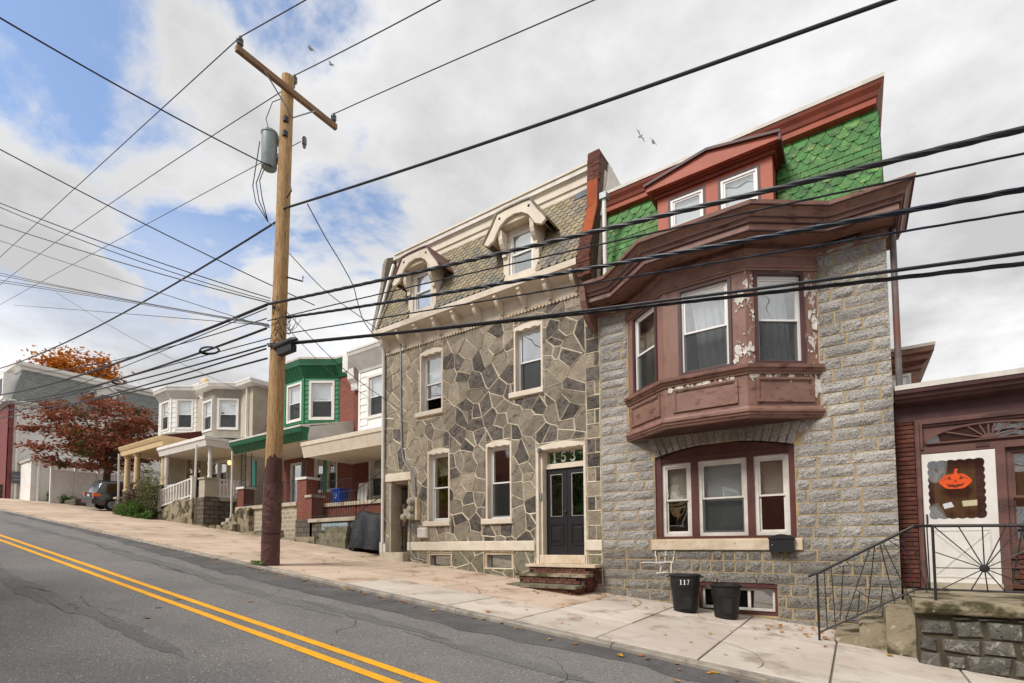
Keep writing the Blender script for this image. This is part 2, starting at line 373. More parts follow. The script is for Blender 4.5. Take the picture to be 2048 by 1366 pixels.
# ------------------------------------------------------------------ materials
M('asphalt', '#686665', '#74716f', s=1.2, rough=.93, bump=.8, bs=70, c3='#5a5857', s3=34, t3=(.52, .66), c4='#b3afa9', s4=52, t4=(.58, .68), stretch=(.8, 1, 1))
M('asphalt_new', '#4b4a4a', '#5e5c5b', s=1.6, rough=.9, bump=.8, bs=70, c3='#3d3c3c', s3=30, t3=(.54, .68), c4='#8b8885', s4=55, t4=(.6, .7))
M('yellow_paint', '#e8a81e', '#d99a24', s=5, rough=.75, bump=.5, bs=70, c3='#a98a3c', s3=7, t3=(.62, .72), c4='#8f8468', s4=38, t4=(.68, .74))
M('pavement', '#b0a498', '#bfb5aa', s=1.1, rough=.88, bump=.3, bs=60, rnd=.085, hue=.006, c3='#8f8071', s3=1.4, t3=(.52, .7), c4='#746a60', s4=9, t4=(.63, .76))
M('pavement_tan', '#ae9986', '#bca996', s=1.1, rough=.88, bump=.3, bs=60, rnd=.09, hue=.006, c3='#8f7864', s3=1.2, t3=(.52, .7), c4='#6f5f52', s4=8, t4=(.63, .76))
M('kerb', '#9a9287', '#7d766d', s=4, rough=.9, bump=.3, bs=60, rnd=.1, c3='#5c554e', s3=3, t3=(.55, .7))
M('soil', '#6e6253', '#5a5145', s=2, rough=.95, bump=.4, bs=30)
M('concrete', '#a59a87', '#b8ad9b', s=3, rough=.9, bump=.2, bs=60, c3='#6d6346', s3=2.2, t3=(.55, .72))
M('mossy_concrete', '#857a65', '#978b76', s=3, rough=.92, bump=.6, bs=30, c3='#3f3a24', s3=2.4, t3=(.45, .6), c4='#b9ac97', s4=7, t4=(.58, .7))
M('cream', '#d6cbbb', '#cabdab', s=3, rough=.65, bump=.08, bs=50, c3='#b09c82', s3=5, t3=(.66, .8))
M('cream_old', '#cfc1ad', '#bda88d', s=4, rough=.75, bump=.2, bs=60, c3='#8f7a62', s3=6, t3=(.6, .75))
M('vinyl', '#dcdad8', rough=.4, bump=0)
M('white_paint', '#d9d6d1', '#cfcbc5', s=4, rough=.5, bump=.06, bs=50)
M('dirty_white', '#d2cdc6', '#bdb6ac', s=3, rough=.6, bump=.1, bs=40, c3='#a39684', s3=4, t3=(.64, .8))
M('stone', '#998d7c', '#83796b', s=5, rough=.9, bump=1, bs=22, rnd=.2, hue=.005, c3='#6b6258', s3=11, t3=(.56, .7), c4='#b8ad9c', s4=34, t4=(.58, .7), bd=.03)
M('stone_mid', '#8b8172', '#776e62', s=6, rough=.88, bump=1, bs=30, rnd=.22, hue=.005, c3='#544d45', s3=10, t3=(.55, .68), c4='#b0a697', s4=36, t4=(.58, .7), bd=.035)
M('stone_dark', '#67605a', '#4d4843', s=6, rough=.88, bump=1, bs=30, rnd=.3, hue=.005, c3='#35312e', s3=10, t3=(.53, .66), c4='#a89e92', s4=36, t4=(.58, .7), bd=.035)
M('ribbon_mortar', '#cfc4af', '#b9ad98', s=6, rough=.9, bump=.5, bs=40, c3='#a99e8c', s3=.8, t3=(.5, .66), c4='#948976', s4=9, t4=(.62, .74))
M('stone_base', '#807a68', '#6f6a58', s=5, rough=.9, bump=.7, bs=45, rnd=.16, c3='#55543f', s3=5, t3=(.5, .7), c4='#3f3e30', s4=11, t4=(.56, .7), bd=.02)
M('granite', '#a6a29d', '#827f7b', s=1.1, rough=.85, bump=1, bs=26, rnd=.14, hue=.004, c3='#66635f', s3=34, t3=(.52, .64), c4='#c9c4bc', s4=60, t4=(.54, .66), bd=.03)
M('granite_low', '#8b867e', '#76726b', s=7, rough=.88, bump=.9, bs=34, rnd=.15, hue=.004, c3='#4d4a46', s3=30, t3=(.5, .64), c4='#b3aea5', s4=95, t4=(.58, .68), bd=.03)
M('tan_mortar', '#b09a76', '#a08b67', s=6, rough=.95, bump=.4, bs=70)
M('grey_mortar', '#8a8578', '#787367', s=6, rough=.95, bump=.4, bs=70)
M('slate', '#827866', '#8a7d60', s=4, rough=.7, bump=.4, bs=40, rnd=.22, hue=.008, c3='#6c6862', s3=1.3, t3=(.46, .6), c4='#58554c', s4=16, t4=(.6, .75))
M('slate_joined', '#827866', '#8a7d60', s=4, rough=.7, bump=.4, bs=40, isl=.22, hue=.008, c3='#6c6862', s3=1.3, t3=(.46, .6), c4='#58554c', s4=16, t4=(.6, .75))
M('dark_slate', '#5a5e66', '#4a4e56', s=6, rough=.6, bump=.2, bs=50)
M('green_tile', '#427534', '#34632b', s=6, rough=.6, bump=.4, bs=40, rnd=.24, hue=.014, c3='#7c8a52', s3=8, t3=(.56, .68), c4='#2a4028', s4=12, t4=(.56, .68))
M('dark_underlay', '#2a2b26', '#20211e', s=5, rough=.9)
M('orange_paint', '#a3523a', '#93462f', s=3, rough=.55, bump=.08, bs=40, c3='#7f3a29', s3=2.5, t3=(.6, .8))
M('orange_dark', '#7c3722', '#6b2f1e', s=3, rough=.6, bump=.08, bs=40)
M('brown_paint', '#876659', '#78584e', s=2.5, rough=.55, bump=.3, bs=25, c3='#543832', s3=5, t3=(.54, .7), stretch=(1, 1, 2.2), c4='#94766c', s4=16, t4=(.68, .74))
M('brown_worn', '#8a695d', '#7b5b51', s=2.5, rough=.6, bump=.3, bs=25, c3='#5d3f38', s3=2.2, t3=(.54, .7), c4='#a89a92', s4=11, t4=(.70, .71), stretch=(1, 1, .5))
M('brown_peel', '#8c6b5f', '#7d5d53', s=2.5, rough=.6, bump=.15, bs=40, c3='#5f4039', s3=2.2, t3=(.58, .72), c4='#c3bab3', s4=4.6, t4=(.565, .572), stretch=(1.2, 1.2, .6))
M('brown_dark', '#55393a', '#47302f', s=3, rough=.55, bump=.12, bs=40)
M('old_wood_brown', '#6d4d46', '#5b3f3b', s=3, rough=.7, bump=.25, bs=40, c3='#3f2d2c', s3=2, t3=(.55, .7), c4='#8e6d60', s4=14, t4=(.66, .72), stretch=(.4, .4, 1.6))
M('maroon', '#5b3531', '#4f2d2b', s=3, rough=.5, bump=.08)
M('brick', '#74503f', '#59392e', s=14, rough=.88, bump=.4, bs=60, rnd=.2, hue=.012, c4='#5a3128', s4=30, t4=(.6, .75))
M('brick_dark', '#653b30', '#512f28', s=14, rough=.88, bump=.4, bs=60, rnd=.24, hue=.012, c4='#3b1d19', s4=30, t4=(.58, .75))
M('brick_mortar', '#5a4a42', '#4a3c36', s=9, rough=.95, bump=.3)
M('rust_stucco', '#9a4a22', '#7c3a22', s=3, rough=.85, bump=.3, bs=30, c3='#a8762f', s3=2.2, t3=(.54, .7))
brickmat('brick_wall', '#7a4033', '#653328', '#6a5148')
brickmat('brick_wall_red', '#84463a', '#6d3a30', '#7c5d54')
brickmat('block_wall', '#a49b86', '#8c8576', '#b9af9b', .34, .17, ms=.02)
brickmat('rubble_far', '#726a5e', '#5b554c', '#4d483f', .42, .2, ms=.03)
M('black_paint', '#1d1d20', rough=.42, bump=.03, spec=.5)
M('black_iron', '#17171a', '#232022', s=9, rough=.5, bump=.15, bs=90, spec=.5)
M('black_plastic', '#1b1b1c', '#262627', s=5, rough=.5, bump=.12, bs=60, c3='#33322f', s3=7, t3=(.62, .8))
M('cable', '#202128', rough=.45, bump=0)
M('cable_blue', '#142436', '#101620', s=1.2, rough=.4, bump=0)
M('steel', '#8d9193', '#7c8082', s=6, rough=.45, bump=.05, metal=.3)
M('grey_enamel', '#8b9496', '#7e8789', s=5, rough=.45, bump=.04, c3='#6a6f6e', s3=4, t3=(.6, .8))
M('meter_grey', '#a9a495', '#98937f', s=9, rough=.5, bump=.05)
M('pole_wood', '#bb9a70', '#a07c52', s=8, rough=.85, bump=.9, bs=22, c3='#7d532f', s3=13, t3=(.58, .66), c4='#4a2b18', s4=9, t4=(.69, .72), stretch=(3.2, 3.2, .3), bd=.03)
M('pole_dark', '#57362f', '#492c28', s=6, rough=.8, bump=.5, bs=40, c3='#352020', s3=5, t3=(.56, .7), c4='#8b5a34', s4=12, t4=(.72, .76), stretch=(2.5, 2.5, .3), bd=.015)
M('pole_wrap', '#5a3b36', '#4c3230', s=4, rough=.42, bump=.5, bs=7, c3='#6f5148', s3=5, t3=(.58, .7), bd=.04)
M('arm_wood', '#8d6f55', '#745a46', s=8, rough=.85, bump=.4, bs=40, stretch=(4, .3, 4))
M('ceramic', '#5d6466', '#4c5356', s=5, rough=.3, bump=0, spec=.6)
M('screen', '#262829', rough=.8, bump=0)
MAT['screen'].node_tree.nodes['Principled BSDF'].inputs['Alpha'].default_value = .42
M('curtain', '#e6e7e8', '#cfd1d3', s=14, rough=.9, bump=.3, bs=10, stretch=(5, 5, .25), bd=.04)
M('curtain_beige', '#b3ab9a', '#9c9586', s=12, rough=.9, bump=.3, bs=10, stretch=(5, 5, .25), bd=.04)
stripes('blind', '#e6e8ea', '#bcc0c3', 2, .028, .62)
stripes('blind_tan', '#d8cfbd', '#b5ab9a', 2, .03, .6)
stripes('bamboo', '#6f5230', '#523a20', 2, .018, .6)
M('unlit_dark', '#1a1c1e', '#24241f', s=1.5, rough=.9, bump=0)  # near-black colour painted in for the shade of unlit rooms and holes
glassmat('glass', wav=.4); glassmat('glass_old', (.8, .84, .83, 1), wav=.5); glassmat('car_glass', (.12, .13, .14, 1))
M('num_white', '#e2ebe5', rough=.5, bump=0)
M('leaf_litter', '#c08a22', '#8d5a1c', s=9, rough=.8, bump=0, isl=.3, hue=.03)

# ------------------------------------------------------------------ ground, road, pavement
g = MB(); gx = [-170, -40, 10, 150]; gy = [-140, 6, 30, 170]
g.raw([(x, y, -.22-.1*x) for x in gx for y in gy], [(i*4+j, (i+1)*4+j, (i+1)*4+j+1, i*4+j+1) for i in range(3) for j in range(3)])
tag(g.build('ground', 'soil'), kind='structure')
rd = MB(); xs = [-110+5*i for i in range(33)]; ys = [.52, 1.2, 2.2, 3.45, 5.2, 6.27]
rd.raw([(x, y, zr(x)-.004*abs(y-3.45)) for x in xs for y in ys], [(i*6+j, (i+1)*6+j, (i+1)*6+j+1, i*6+j+1) for i in range(32) for j in range(5)])
road = tag(rd.build('road', 'asphalt'), kind='structure')
for y in (3.34, 3.61):
    l = MB(); n = 90; X = [-75+i*.95 for i in range(n)]
    l.raw([p for x in X for p in ((x, y-.055-.006*R.random(), zr(x)+.006), (x, y+.055+.006*R.random(), zr(x)+.006))], [(2*i, 2*i+2, 2*i+3, 2*i+1) for i in range(n-1)])
    l.build('lane_line', 'yellow_paint', road)
pt = MB(); n = 150; X = [-34+i*.24 for i in range(n)]
def rag(x, a, s, o): return a*noise.noise(Vector((x*s, o, 0)))+a*.5*noise.noise(Vector((x*s*3.7, o+5, 0)))
wid = [max(.12, .62*math.exp(-((x+10)/7.5)**2)+.25+rag(x, .3, .55, 1)) for x in X]
pt.raw([p for x, w in zip(X, wid) for p in ((x, 6.262-w, zr(x)+.0045-.004*(2.8-w)), (x, 6.262, zr(x)+.02))], [(2*i, 2*i+2, 2*i+3, 2*i+1) for i in range(n-1)])
pt.build('asphalt_patch', 'asphalt_new', road)
sw = MB(); sw.plan([(-100, 6.3), (16, 6.3), (16, 13.6), (-100, 13.6)], lambda x, y: zs(x, y)-.5, lambda x, y: zs(x, y)-.035)
side = tag(sw.build('pavement', 'grey_mortar'), kind='structure')
def slab_mesh(dx, dy, mat):
    b = .006; pts = []; h = lambda x, y, o: -.1*x+.012*y+o
    for o, i in ((-.06, 0), (-b, 0), (0, b)):
        for x, y in ((i, i), (dx-i, i), (dx-i, dy-i), (i, dy-i)): pts.append((x, y, h(x, y, o)))
    m = MB().raw(pts, [(0, 1, 5, 4), (1, 2, 6, 5), (2, 3, 7, 6), (3, 0, 4, 7), (4, 5, 9, 8), (5, 6, 10, 9), (6, 7, 11, 10), (7, 4, 8, 11), (8, 9, 10, 11)])
    return m.mesh('slab', mat)
rows = [(6.425, 7.735), (7.757, 9.085), (9.107, 10.39), (10.405, 11.7)]
sm = {(i, k): slab_mesh(1.331, b-a, k) for i, (a, b) in enumerate(rows) for k in ('pavement', 'pavement_tan')}
for k in range(-7, 38):
    x0 = -.28-1.355*(k+1)
    for i, (a, b) in enumerate(rows):
        if i == 3 and x0 > -13.2: continue
        if i >= 2 and x0 > .0: continue
        if k > 23 and i in (1, 3): continue
        mat = 'pavement' if (x0 > -5.5 or (x0 > -9 and i == 0)) else 'pavement_tan'
        inst(sm[(i, mat)], 'slab', side, (x0+.012, a, zs(x0, a)+R.uniform(-.006, .004)))
for i, (a, b) in enumerate(rows[1::2]):               # long cast panels up the hill
    q = MB().plan([(-60, a), (-32.9, a), (-32.9, b), (-60, b)], lambda x, y: zs(x, y)-.05, lambda x, y: zs(x, y)-.004); q.build('slab', 'pavement_tan', side)
ck = MB(); rc = random.Random(77)                       # hairline cracks in the slabs and tar seams in the road
def crack(x, y, ang, ln, zf, wd, mb, wob=.35):
    pts = [(x, y)]
    for i_ in range(int(ln/.12)):
        ang += rc.uniform(-wob, wob); x += .12*math.cos(ang); y += .12*math.sin(ang); pts.append((x, y))
    L2 = []
    for k_, (a, b) in enumerate(pts):
        q = pts[min(k_+1, len(pts)-1)]; p = pts[max(k_-1, 0)]; l = math.hypot(q[0]-p[0], q[1]-p[1]) or 1; w_ = wd*rc.uniform(.5, 1.2); L2 += [(a-(q[1]-p[1])/l*w_, b+(q[0]-p[0])/l*w_), (a+(q[1]-p[1])/l*w_, b-(q[0]-p[0])/l*w_)]
    mb.raw([(a, b, zf(a, b)) for a, b in L2], [(2*k_, 2*k_+2, 2*k_+3, 2*k_+1) for k_ in range(len(pts)-1)])
for x, y, a, l in ((-6.8, 6.5, 1.2, 3.2), (-9.4, 7.9, .3, 2.6), (-8.6, 9.9, -1.9, 2.4), (-12.9, 6.6, .9, 2.2), (-15.4, 8.0, .2, 3), (-3.6, 9.9, -1.4, 1.6), (-1.0, 6.6, 1.1, 1.8), (-7.6, 8.6, .1, 1.8), (-19, 7.2, .5, 3), (-24, 8.2, 0, 3)): crack(x, y, a, l, lambda a_, b_: zs(a_, b_)+.0045, .005, ck)
tag(ck.build('crack', 'brick_mortar', side, False, False), kind='stuff')
tk = MB()
for x, y, a, l in ((-20, 4.9, .02, 3), (-9.5, 2.6, 0, 1.6), (-6.4, 4.9, .05, 1.4), (-14, 5.0, .2, 2), (-9, 5.3, -.3, 1.2), (-16, 5.4, -.4, 1.6), (-3.2, 5.3, .1, 1.2)): crack(x, y, a, l, lambda a_, b_: zr(a_)+.0065-.004*abs(b_-3.45), .0035, tk, .5)
tag(tk.build('tar_seam', 'black_iron', road, False, False), kind='stuff')
M('asphalt_stain', '#605e5d', '#6c6a68', s=1.6, rough=.9, bump=.8, bs=70, c3='#484746', s3=30, t3=(.52, .66), c4='#8d8a87', s4=52, t4=(.6, .7))
for x, y, lx, ly in ((-18, 5.1, 2.6, .16), (-13.5, 4.9, 3.2, .2), (-8.6, 4.75, 2.2, .16), (-6.0, 5.0, 1.6, .13), (-10.8, 2.2, 2.4, .17), (-15.5, 2.3, 2.8, .16), (-7.2, 2.35, 1.5, .12), (-3.6, 4.85, 1.3, .12), (-24, 5.0, 3.5, .2)):
    ms = MB(); n = 34; k0 = rc.random()*50; sp_ = [(x+lx*math.cos(6.283*i/n)*(1+.35*noise.noise(Vector((i*.9, k0, 0)))), y+ly*math.sin(6.283*i/n)*(1+.9*noise.noise(Vector((i*.8, k0, 4))))) for i in range(n)]
    ms.raw([(a, b, zr(a)+.0045-.004*abs(b-3.45)) for a, b in sp_]+[(x, y, zr(x)+.0045-.004*abs(y-3.45))], [(i, (i+1) % n, n) for i in range(n)]); ms.build('worn_patch', 'asphalt_stain', road, False, False)
kb = MB(); L_ = 2.69
km = MB(); pr_ = [(0, -.25), (0, .068), (.02, .088), (.15, .09), (.15, -.25)]
km.raw([(x, y, z-.1*x) for x in (0, L_) for y, z in pr_], [(i, (i+1) % 5, 5+(i+1) % 5, 5+i) for i in range(5)]+[(0, 1, 2, 3, 4), (9, 8, 7, 6, 5)])
kme = km.mesh('kerb_stone', 'kerb')
kerb = MB().plan([(-100, 6.3), (16, 6.3), (16, 6.4), (-100, 6.4)], lambda x, y: zr(x)-.3, lambda x, y: zr(x)+.05).build('kerb', 'grey_mortar'); tag(kerb, kind='structure')
for k in range(-5, 30):
    x = -2.7*k; inst(kme, 'kerb_stone', kerb, (x, 6.262, zr(x)+R.uniform(-.012, .004)-(.03 if x < -14 else 0)))

# ------------------------------------------------------------------ the rubble-stone house (number 153)
F = Fr(0, 10.4)
H1 = thing('stone_house', 'three-storey rubble-stone row house with ochre slate mansard and black double doors', 'house', (-8.25, 10.4, .9))
WINS = [(-10.3, -9.41, 5.53, 7.33), (-7.0, -6.15, 5.53, 7.25), (-9.99, -9.15, 2.37, 4.42), (-7.9, -7.09, 2.37, 4.39)]
DOOR = (-6.37, -5.03, 1.2, 4.14); GATE = (-11.56, -10.75, 1.3, 3.61)
BASW = [(-9.99, -9.07, 1.1, 1.5), (-7.98, -7.05, 1.09, 1.52)]
holes = WINS+[DOOR, GATE]+BASW
w = MB(F); grid_wall(w, -11.87, -4.66, -.2, 8.1, holes, .3); shell(w, -11.87, -4.66, 10.4, 21, -.2, 8.1)
w.xprof([(10.42, 8.1), (10.9, 10.7), (21, 10.7), (21, 8.1)], -11.86, -4.67)
wall = w.build('wall', 'ribbon_mortar', H1)
rr = random.Random(5); pts = []
nx, nz_ = 19, 20
for i in range(nx):
    for j in range(nz_):
        if rr.random() < .12: continue
        pts.append((-11.87+(i+.5+.62*(rr.random()-.5)*2+(.25 if j % 2 else -.25))*6.87/nx, .8+(j+.5+.60*(rr.random()-.5)*2)*6.85/nz_))
cells = voronoi(pts, (-11.87, -5.0, .8, 7.56))
for k in range(21):                                    # squared stones up the right-hand edge
    z0 = .8+k*.33; z1 = min(z0+.33, 7.56)
    if k % 2: cells += [[(-5.0, z0), (-4.79, z0), (-4.79, z1), (-5.0, z1)], [(-4.79, z0), (-4.66, z0), (-4.66, z1), (-4.79, z1)]]
    else: cells += [[(-5.0, z0), (-4.66, z0), (-4.66, z1), (-5.0, z1)]]
belt = [(-10.76, -6.41, 1.55, 1.79), (-5.06, -4.64, 1.56, 1.79)]
nogo = holes+belt+[(-11.75, -10.62, 3.6, 3.85), (-10.46, -9.36, 5.3, 5.54), (-7.12, -6.1, 5.38, 5.54), (-10.1, -9.1, 2.24, 2.38), (-8.03, -7.06, 2.24, 2.38)]
for r_ in nogo: cells = [q for c_ in cells for q in cut_rect(c_, r_)]
cells = [c_ for c_ in cells if max(p[1] for p in c_) > zs(sum(p[0] for p in c_)/len(c_), 10.4)-.05]
jm = MB(F); ridges(jm, cells, .010, .038, .02); jo = jm.build('mortar_joint', 'ribbon_mortar', wall, fix=False); tag(jo, kind='stuff')
cells.sort(key=area, reverse=True); fill = {}; nst = 0
for c_ in cells:
    p = inset(c_, .008)
    if not p: continue
    cx, cz = sum(a for a, b in p)/len(p), sum(b for a, b in p)/len(p)
    m_ = 'stone_base' if cz < 1.56 else ('stone_dark' if (cx > -9.2+.5*noise.noise(Vector((cx, cz, 0)))*4 and noise.noise(Vector((cx*1.1, cz*1.1, 3))) > -.28 and cz < 7) or noise.noise(Vector((cx*1.7, cz*1.7, 8))) > .22 else 'stone')
    if m_ == 'stone_dark' and R.random() < .45: m_ = 'stone_mid'
    q = stone_mb(F, p, .0, R.uniform(.01, .034)); nst += 1
    if nst <= 290: q.build('stone', m_, wall, fix=False)
    else: fill.setdefault(m_, MB()).raw(q.v, q.f)
for m_, q in fill.items(): tag(q.build('stone', m_, wall, fix=False), kind='stuff')      # the smallest filler stones
bl = MB(F)
for a, b, c, d in belt: bl.bbox(a, b, -.02, .055, c, d, .012)
bl.build('belt_course', 'cream', H1)
MB(F).bbox(-11.74, -10.63, -.05, .05, 3.61, 3.84, .012).build('lintel', 'cream', H1)
def surround(u0, u1, z0, z1, sill=True, rise=.075, t=.05):
    m = MB(F); m.box(u0, u0+t, -.25, .02, z0, z1-rise); m.box(u1-t, u1, -.25, .02, z0, z1-rise)
    n = 10; arch = [(u0+(u1-u0)*i/n, z1-rise+rise*(1-(2*i/n-1)**2)) for i in range(n+1)]
    low = [(u0+t+(u1-u0-2*t)*i/n, z1-rise-.075+.02*math.sin(i*1.9)) for i in range(n+1)]
    m.prism(arch+[(u1, z1-rise-.06)]+low[::-1]+[(u0, z1-rise-.06)], -.25, .024)
    m.build('window_surround', 'cream', H1)
    for s in (0, 1):
        a = [(u0, z1-rise), (u0, z1)] if not s else [(u1, z1), (u1, z1-rise)]
        seg = arch[:n//2+1] if not s else arch[n//2:]
        MB(F).prism((seg+[(u0, z1)]) if not s else (seg+[(u1, z1)]), -.24, .008).build('stone', 'stone', wall, fix=False)
    if sill: MB(F).bbox(u0-.13, u1+.04, -.2, .085, z0-.14, z0, .014).build('sill', 'cream', H1)
for i, q in enumerate(WINS):
    surround(*q)
    window(H1, F, q[0]+.05, q[1]-.05, q[2]+.005, q[3]-.15, w=-.16, screen=i in (1, 3), raised=.34 if i == 0 else 0, blind='blind' if i == 0 else ('curtain_beige' if i == 2 else None), bh=.35 if i == 0 else .3)
# doorway
d = MB(F); u0, u1, z0, z1 = DOOR
d.box(u0, u0+.07, -.3, .022, z0, z1-.1); d.box(u0+.07, u0+.14, -.3, -.06, z0+.25, z1-.1); d.box(u1-.06, u1, -.3, .022, z0, z1-.1)
n = 12; arch = [(u0+(u1-u0)*i/n, z1-.1+.1*(1-(2*i/n-1)**2)) for i in range(n+1)]
d.prism(arch+[(u1, z1-.12)]+[(u1-.06-(u1-u0-.13)*i/n, z1-.17+.03*abs(math.sin(i*1.3))) for i in range(n+1)]+[(u0, z1-.12)], -.3, .03)
d.box(u0+.14, u1-.06, -.3, -.2, 3.54, 3.63); d.box(u0+.14, u1-.06, -.31, -.21, 4.0, 4.06)
d.build('door_surround', 'cream', H1)
MB(F).prism(arch[:n//2+1]+[(u0, z1)], -.24, .008).build('stone', 'stone', wall, fix=False); MB(F).prism(arch[n//2:]+[(u1, z1)], -.24, .008).build('stone', 'stone', wall, fix=False)
tr = MB(F).ring(u0+.14, u1-.06, 3.63, 4.0, -.28, -.21, .035).build('transom', 'cream', H1)
MB(F).box(u0+.17, u1-.09, -.25, -.244, 3.66, 3.97).build('pane', 'glass', tr)
MB(F).box(u0+.1, u1, -.62, -.6, 3.55, 4.05).build('curtain', 'unlit_dark', tr)  # no cloth here: near-black sheet painted for the dark behind the transom
def ribbon(pts, wd, zoff=0):
    """flat numeral stroke of varying width"""
    L, Rr = [], []
    for i, (x, y) in enumerate(pts):
        a = pts[max(0, i-1)]; b = pts[min(len(pts)-1, i+1)]; l = math.hypot(b[0]-a[0], b[1]-a[1]) or 1
        wv = wd(i/(len(pts)-1)) if callable(wd) else wd
        nx_, ny_ = -(b[1]-a[1])/l*wv/2, (b[0]-a[0])/l*wv/2; L.append((x+nx_, y+ny_)); Rr.append((x-nx_, y-ny_))
    return L+Rr[::-1]
def arc(cx, cy, rx, ry, a0, a1, n=14): return [(cx+rx*math.cos(rad(a0+(a1-a0)*i/n)), cy+ry*math.sin(rad(a0+(a1-a0)*i/n))) for i in range(n+1)]
def glyph(ch):                                         # serif numerals in a 0.6 x 1 box
    fat = lambda t: .05+.10*math.sin(math.pi*t)
    if ch == '1': return [[(.22, .0), (.38, .0), (.38, 1), (.3, 1), (.22, .93)], [(.08, 0), (.52, 0), (.52, .05), (.08, .05)], ribbon([(.25, .97), (.1, .84)], .06)]
    if ch == '5': return [[(.1, .88), (.52, .88), (.55, 1), (.1, 1)], ribbon([(.13, .98), (.11, .52)], .06), ribbon([(.11, .54)]+arc(.26, .33, .25, .29, 110, -160, 18), fat), arc(.09, .17, .065, .065, 0, 330, 9)]
    if ch == '3': return [ribbon(arc(.27, .75, .2, .23, 160, -80, 14), fat), ribbon(arc(.27, .28, .25, .27, 80, -165, 16), fat), arc(.1, .82, .06, .06, 0, 330, 9), arc(.08, .17, .065, .065, 0, 330, 9)]
    if ch == '7': return [ribbon([(.05, .95), (.5, .95)], .08), ribbon([(.48, .95), (.3, .5), (.22, 0)], .08)]
def number(txt, fr, u, z, h, wv, mat, name, parent, adv=.72, th=.004):
    for k, ch in enumerate(txt):
        m = MB(fr)
        for i_, poly in enumerate(glyph(ch)): m.prism([(u+(k*adv+x)*h, z+y*h) for x, y in poly], wv, wv+th+.0006*i_)
        m.build(name, mat, parent)
number('153', F, -6.06, 3.70, .235, -.243, 'num_white', 'house_number', tr, 1.05)
dl = (u0+.14+u1-.06)/2
for s in (0, 1):
    a, b = (u0+.145, dl-.004) if s == 0 else (dl+.004, u1-.065)
    m = MB(F); m.ring(a, b, 1.45, 3.535, -.29, -.245, .1, tb=.92, tt=.13); m.ring(a+.1, b-.1, 2.36, 3.42, -.3, -.238, .018)
    leaf = m.build('door', 'black_paint', H1)
    MB(F).box(a+.11, b-.11, -.27, -.262, 2.36, 3.41).build('pane', 'glass', leaf)
    MB(F).ring(a+.11, b-.11, 2.37, 3.405, -.262, -.242, .014).build('glazing_bead', 'white_paint', leaf)
    pm = MB(F); pm.ring(a+.09, b-.09, 1.68, 2.2, -.245, -.228, .03); pm.bbox(a+.15, b-.15, -.25, -.225, 1.76, 2.12, .03); pm.build('panel', 'black_paint', leaf)
    MB(F).box(a+.08, b-.08, -.52, -.515, 2.3, 3.45).build('curtain', 'unlit_dark', leaf)  # no cloth here: dark sheet paints the unlit hall behind the door glass
    if s == 0: MB().lathe((b-.04, 10.4+.205, 2.48), [(.012, 0), (.03, .01), (.03, .03), (.012, .04)], 10, 'y').build('door_knob', 'black_iron', leaf, True)
MB(F).bbox(u0+.1, u1-.03, -.3, .05, 1.25, 1.45, .012).build('threshold', 'cream_old', H1)
# basement windows, passage gate
for a, b, c, e in BASW:
    bw = MB(F).ring(a, b, c, e, -.22, -.01, .07, tb=.02).build('basement_window', 'cream_old', H1)
    MB(F).ring(a+.1, b-.09, c+.03, e-.07, -.16, -.1, .035, tb=.0).build('window_frame', 'steel', bw); MB(F).box(a+.13, b-.12, -.15, -.145, c+.04, e-.1).build('pane', 'glass_old', bw)
    MB(F).box(a, b, -.3, -.28, c, e).build('blind', 'concrete', bw)
pg = MB(); pg.box(-11.57, -11.5, 10.4, 13.5, 1.3, 3.61); pg.box(-10.79, -10.74, 10.42, 13.5, 1.3, 3.61); pg.box(-11.56, -10.75, 10.5, 13.5, 3.55, 3.62); pg.box(-11.56, -10.75, 13.4, 13.5, 1.3, 3.6); pg.box(-11.7, -10.72, 10.14, 13.4, 1.2, 1.5)
pg.build('passage', 'concrete', H1)
gt = MB(F)
for i in range(6): gt.box(-11.44+i*.125, -11.42+i*.125, -.42, -.4, 1.55, 3.5)
for z in (1.62, 2.5, 3.42): gt.box(-11.48, -10.78, -.428, -.394, z, z+.035)
ga = gt.build('iron_gate', 'black_iron', H1)
MB(F).box(-11.46, -11.25, -.39, -.36, 2.28, 2.95).build('lock_plate', 'old_wood_brown', ga)
for z in (2.2, 2.82): MB(F).box(-11.3, -11.12, -.38, -.35, z, z+.17).build('lock_box', 'black_iron', ga)
# bracketed cornice under the mansard
cn = MB(); P1 = [(-11.87, 10.4), (-5.0, 10.4)]
cn.mould(P1, [(0, 7.57), (.035, 7.57), (.035, 7.93), (.40, 8.03), (.45, 8.03), (.46, 8.17), (.42, 8.2), (0, 8.36)])
cor = cn.build('cornice', 'cream', H1)
sc_ = MB(F)
for i in range(67):
    u = -11.8+i*.1015; sc_.prism([(u-.05, 7.585)]+arc(u, 7.565, .046, .06, 180, 360, 6)+[(u+.05, 7.585)], .0365, .055)
tag(sc_.build('scalloped_trim', 'cream_old', cor), kind='stuff')
for i in range(10):
    u = -11.62+i*.715
    prf = [(10.362, 7.63), (10.30, 7.62)]+[(10.34-.30*math.sin(rad(a)), 7.94-.27*math.cos(rad(a))) for a in (10, 25, 40, 55, 70, 85)]+[(9.99, 7.95), (9.99, 8.03), (10.362, 7.93)]
    MB().xprof(prf, u-.045, u+.045).build('bracket', 'cream', cor)
tp = MB(); tp.mould([(-11.72, 10.86), (-5.0, 10.86)], [(-.15, 10.3), (.03, 10.3), (.04, 10.48), (.075, 10.49), (.085, 10.66), (.14, 10.73), (.16, 10.84), (.19, 10.85), (.19, 10.9), (-.15, 10.9)])
tp.build('roof_cornice', 'cream', H1)
MB().box(-11.8, -4.7, 10.7, 21, 10.72, 10.86).build('roof', 'dirty_white', H1)
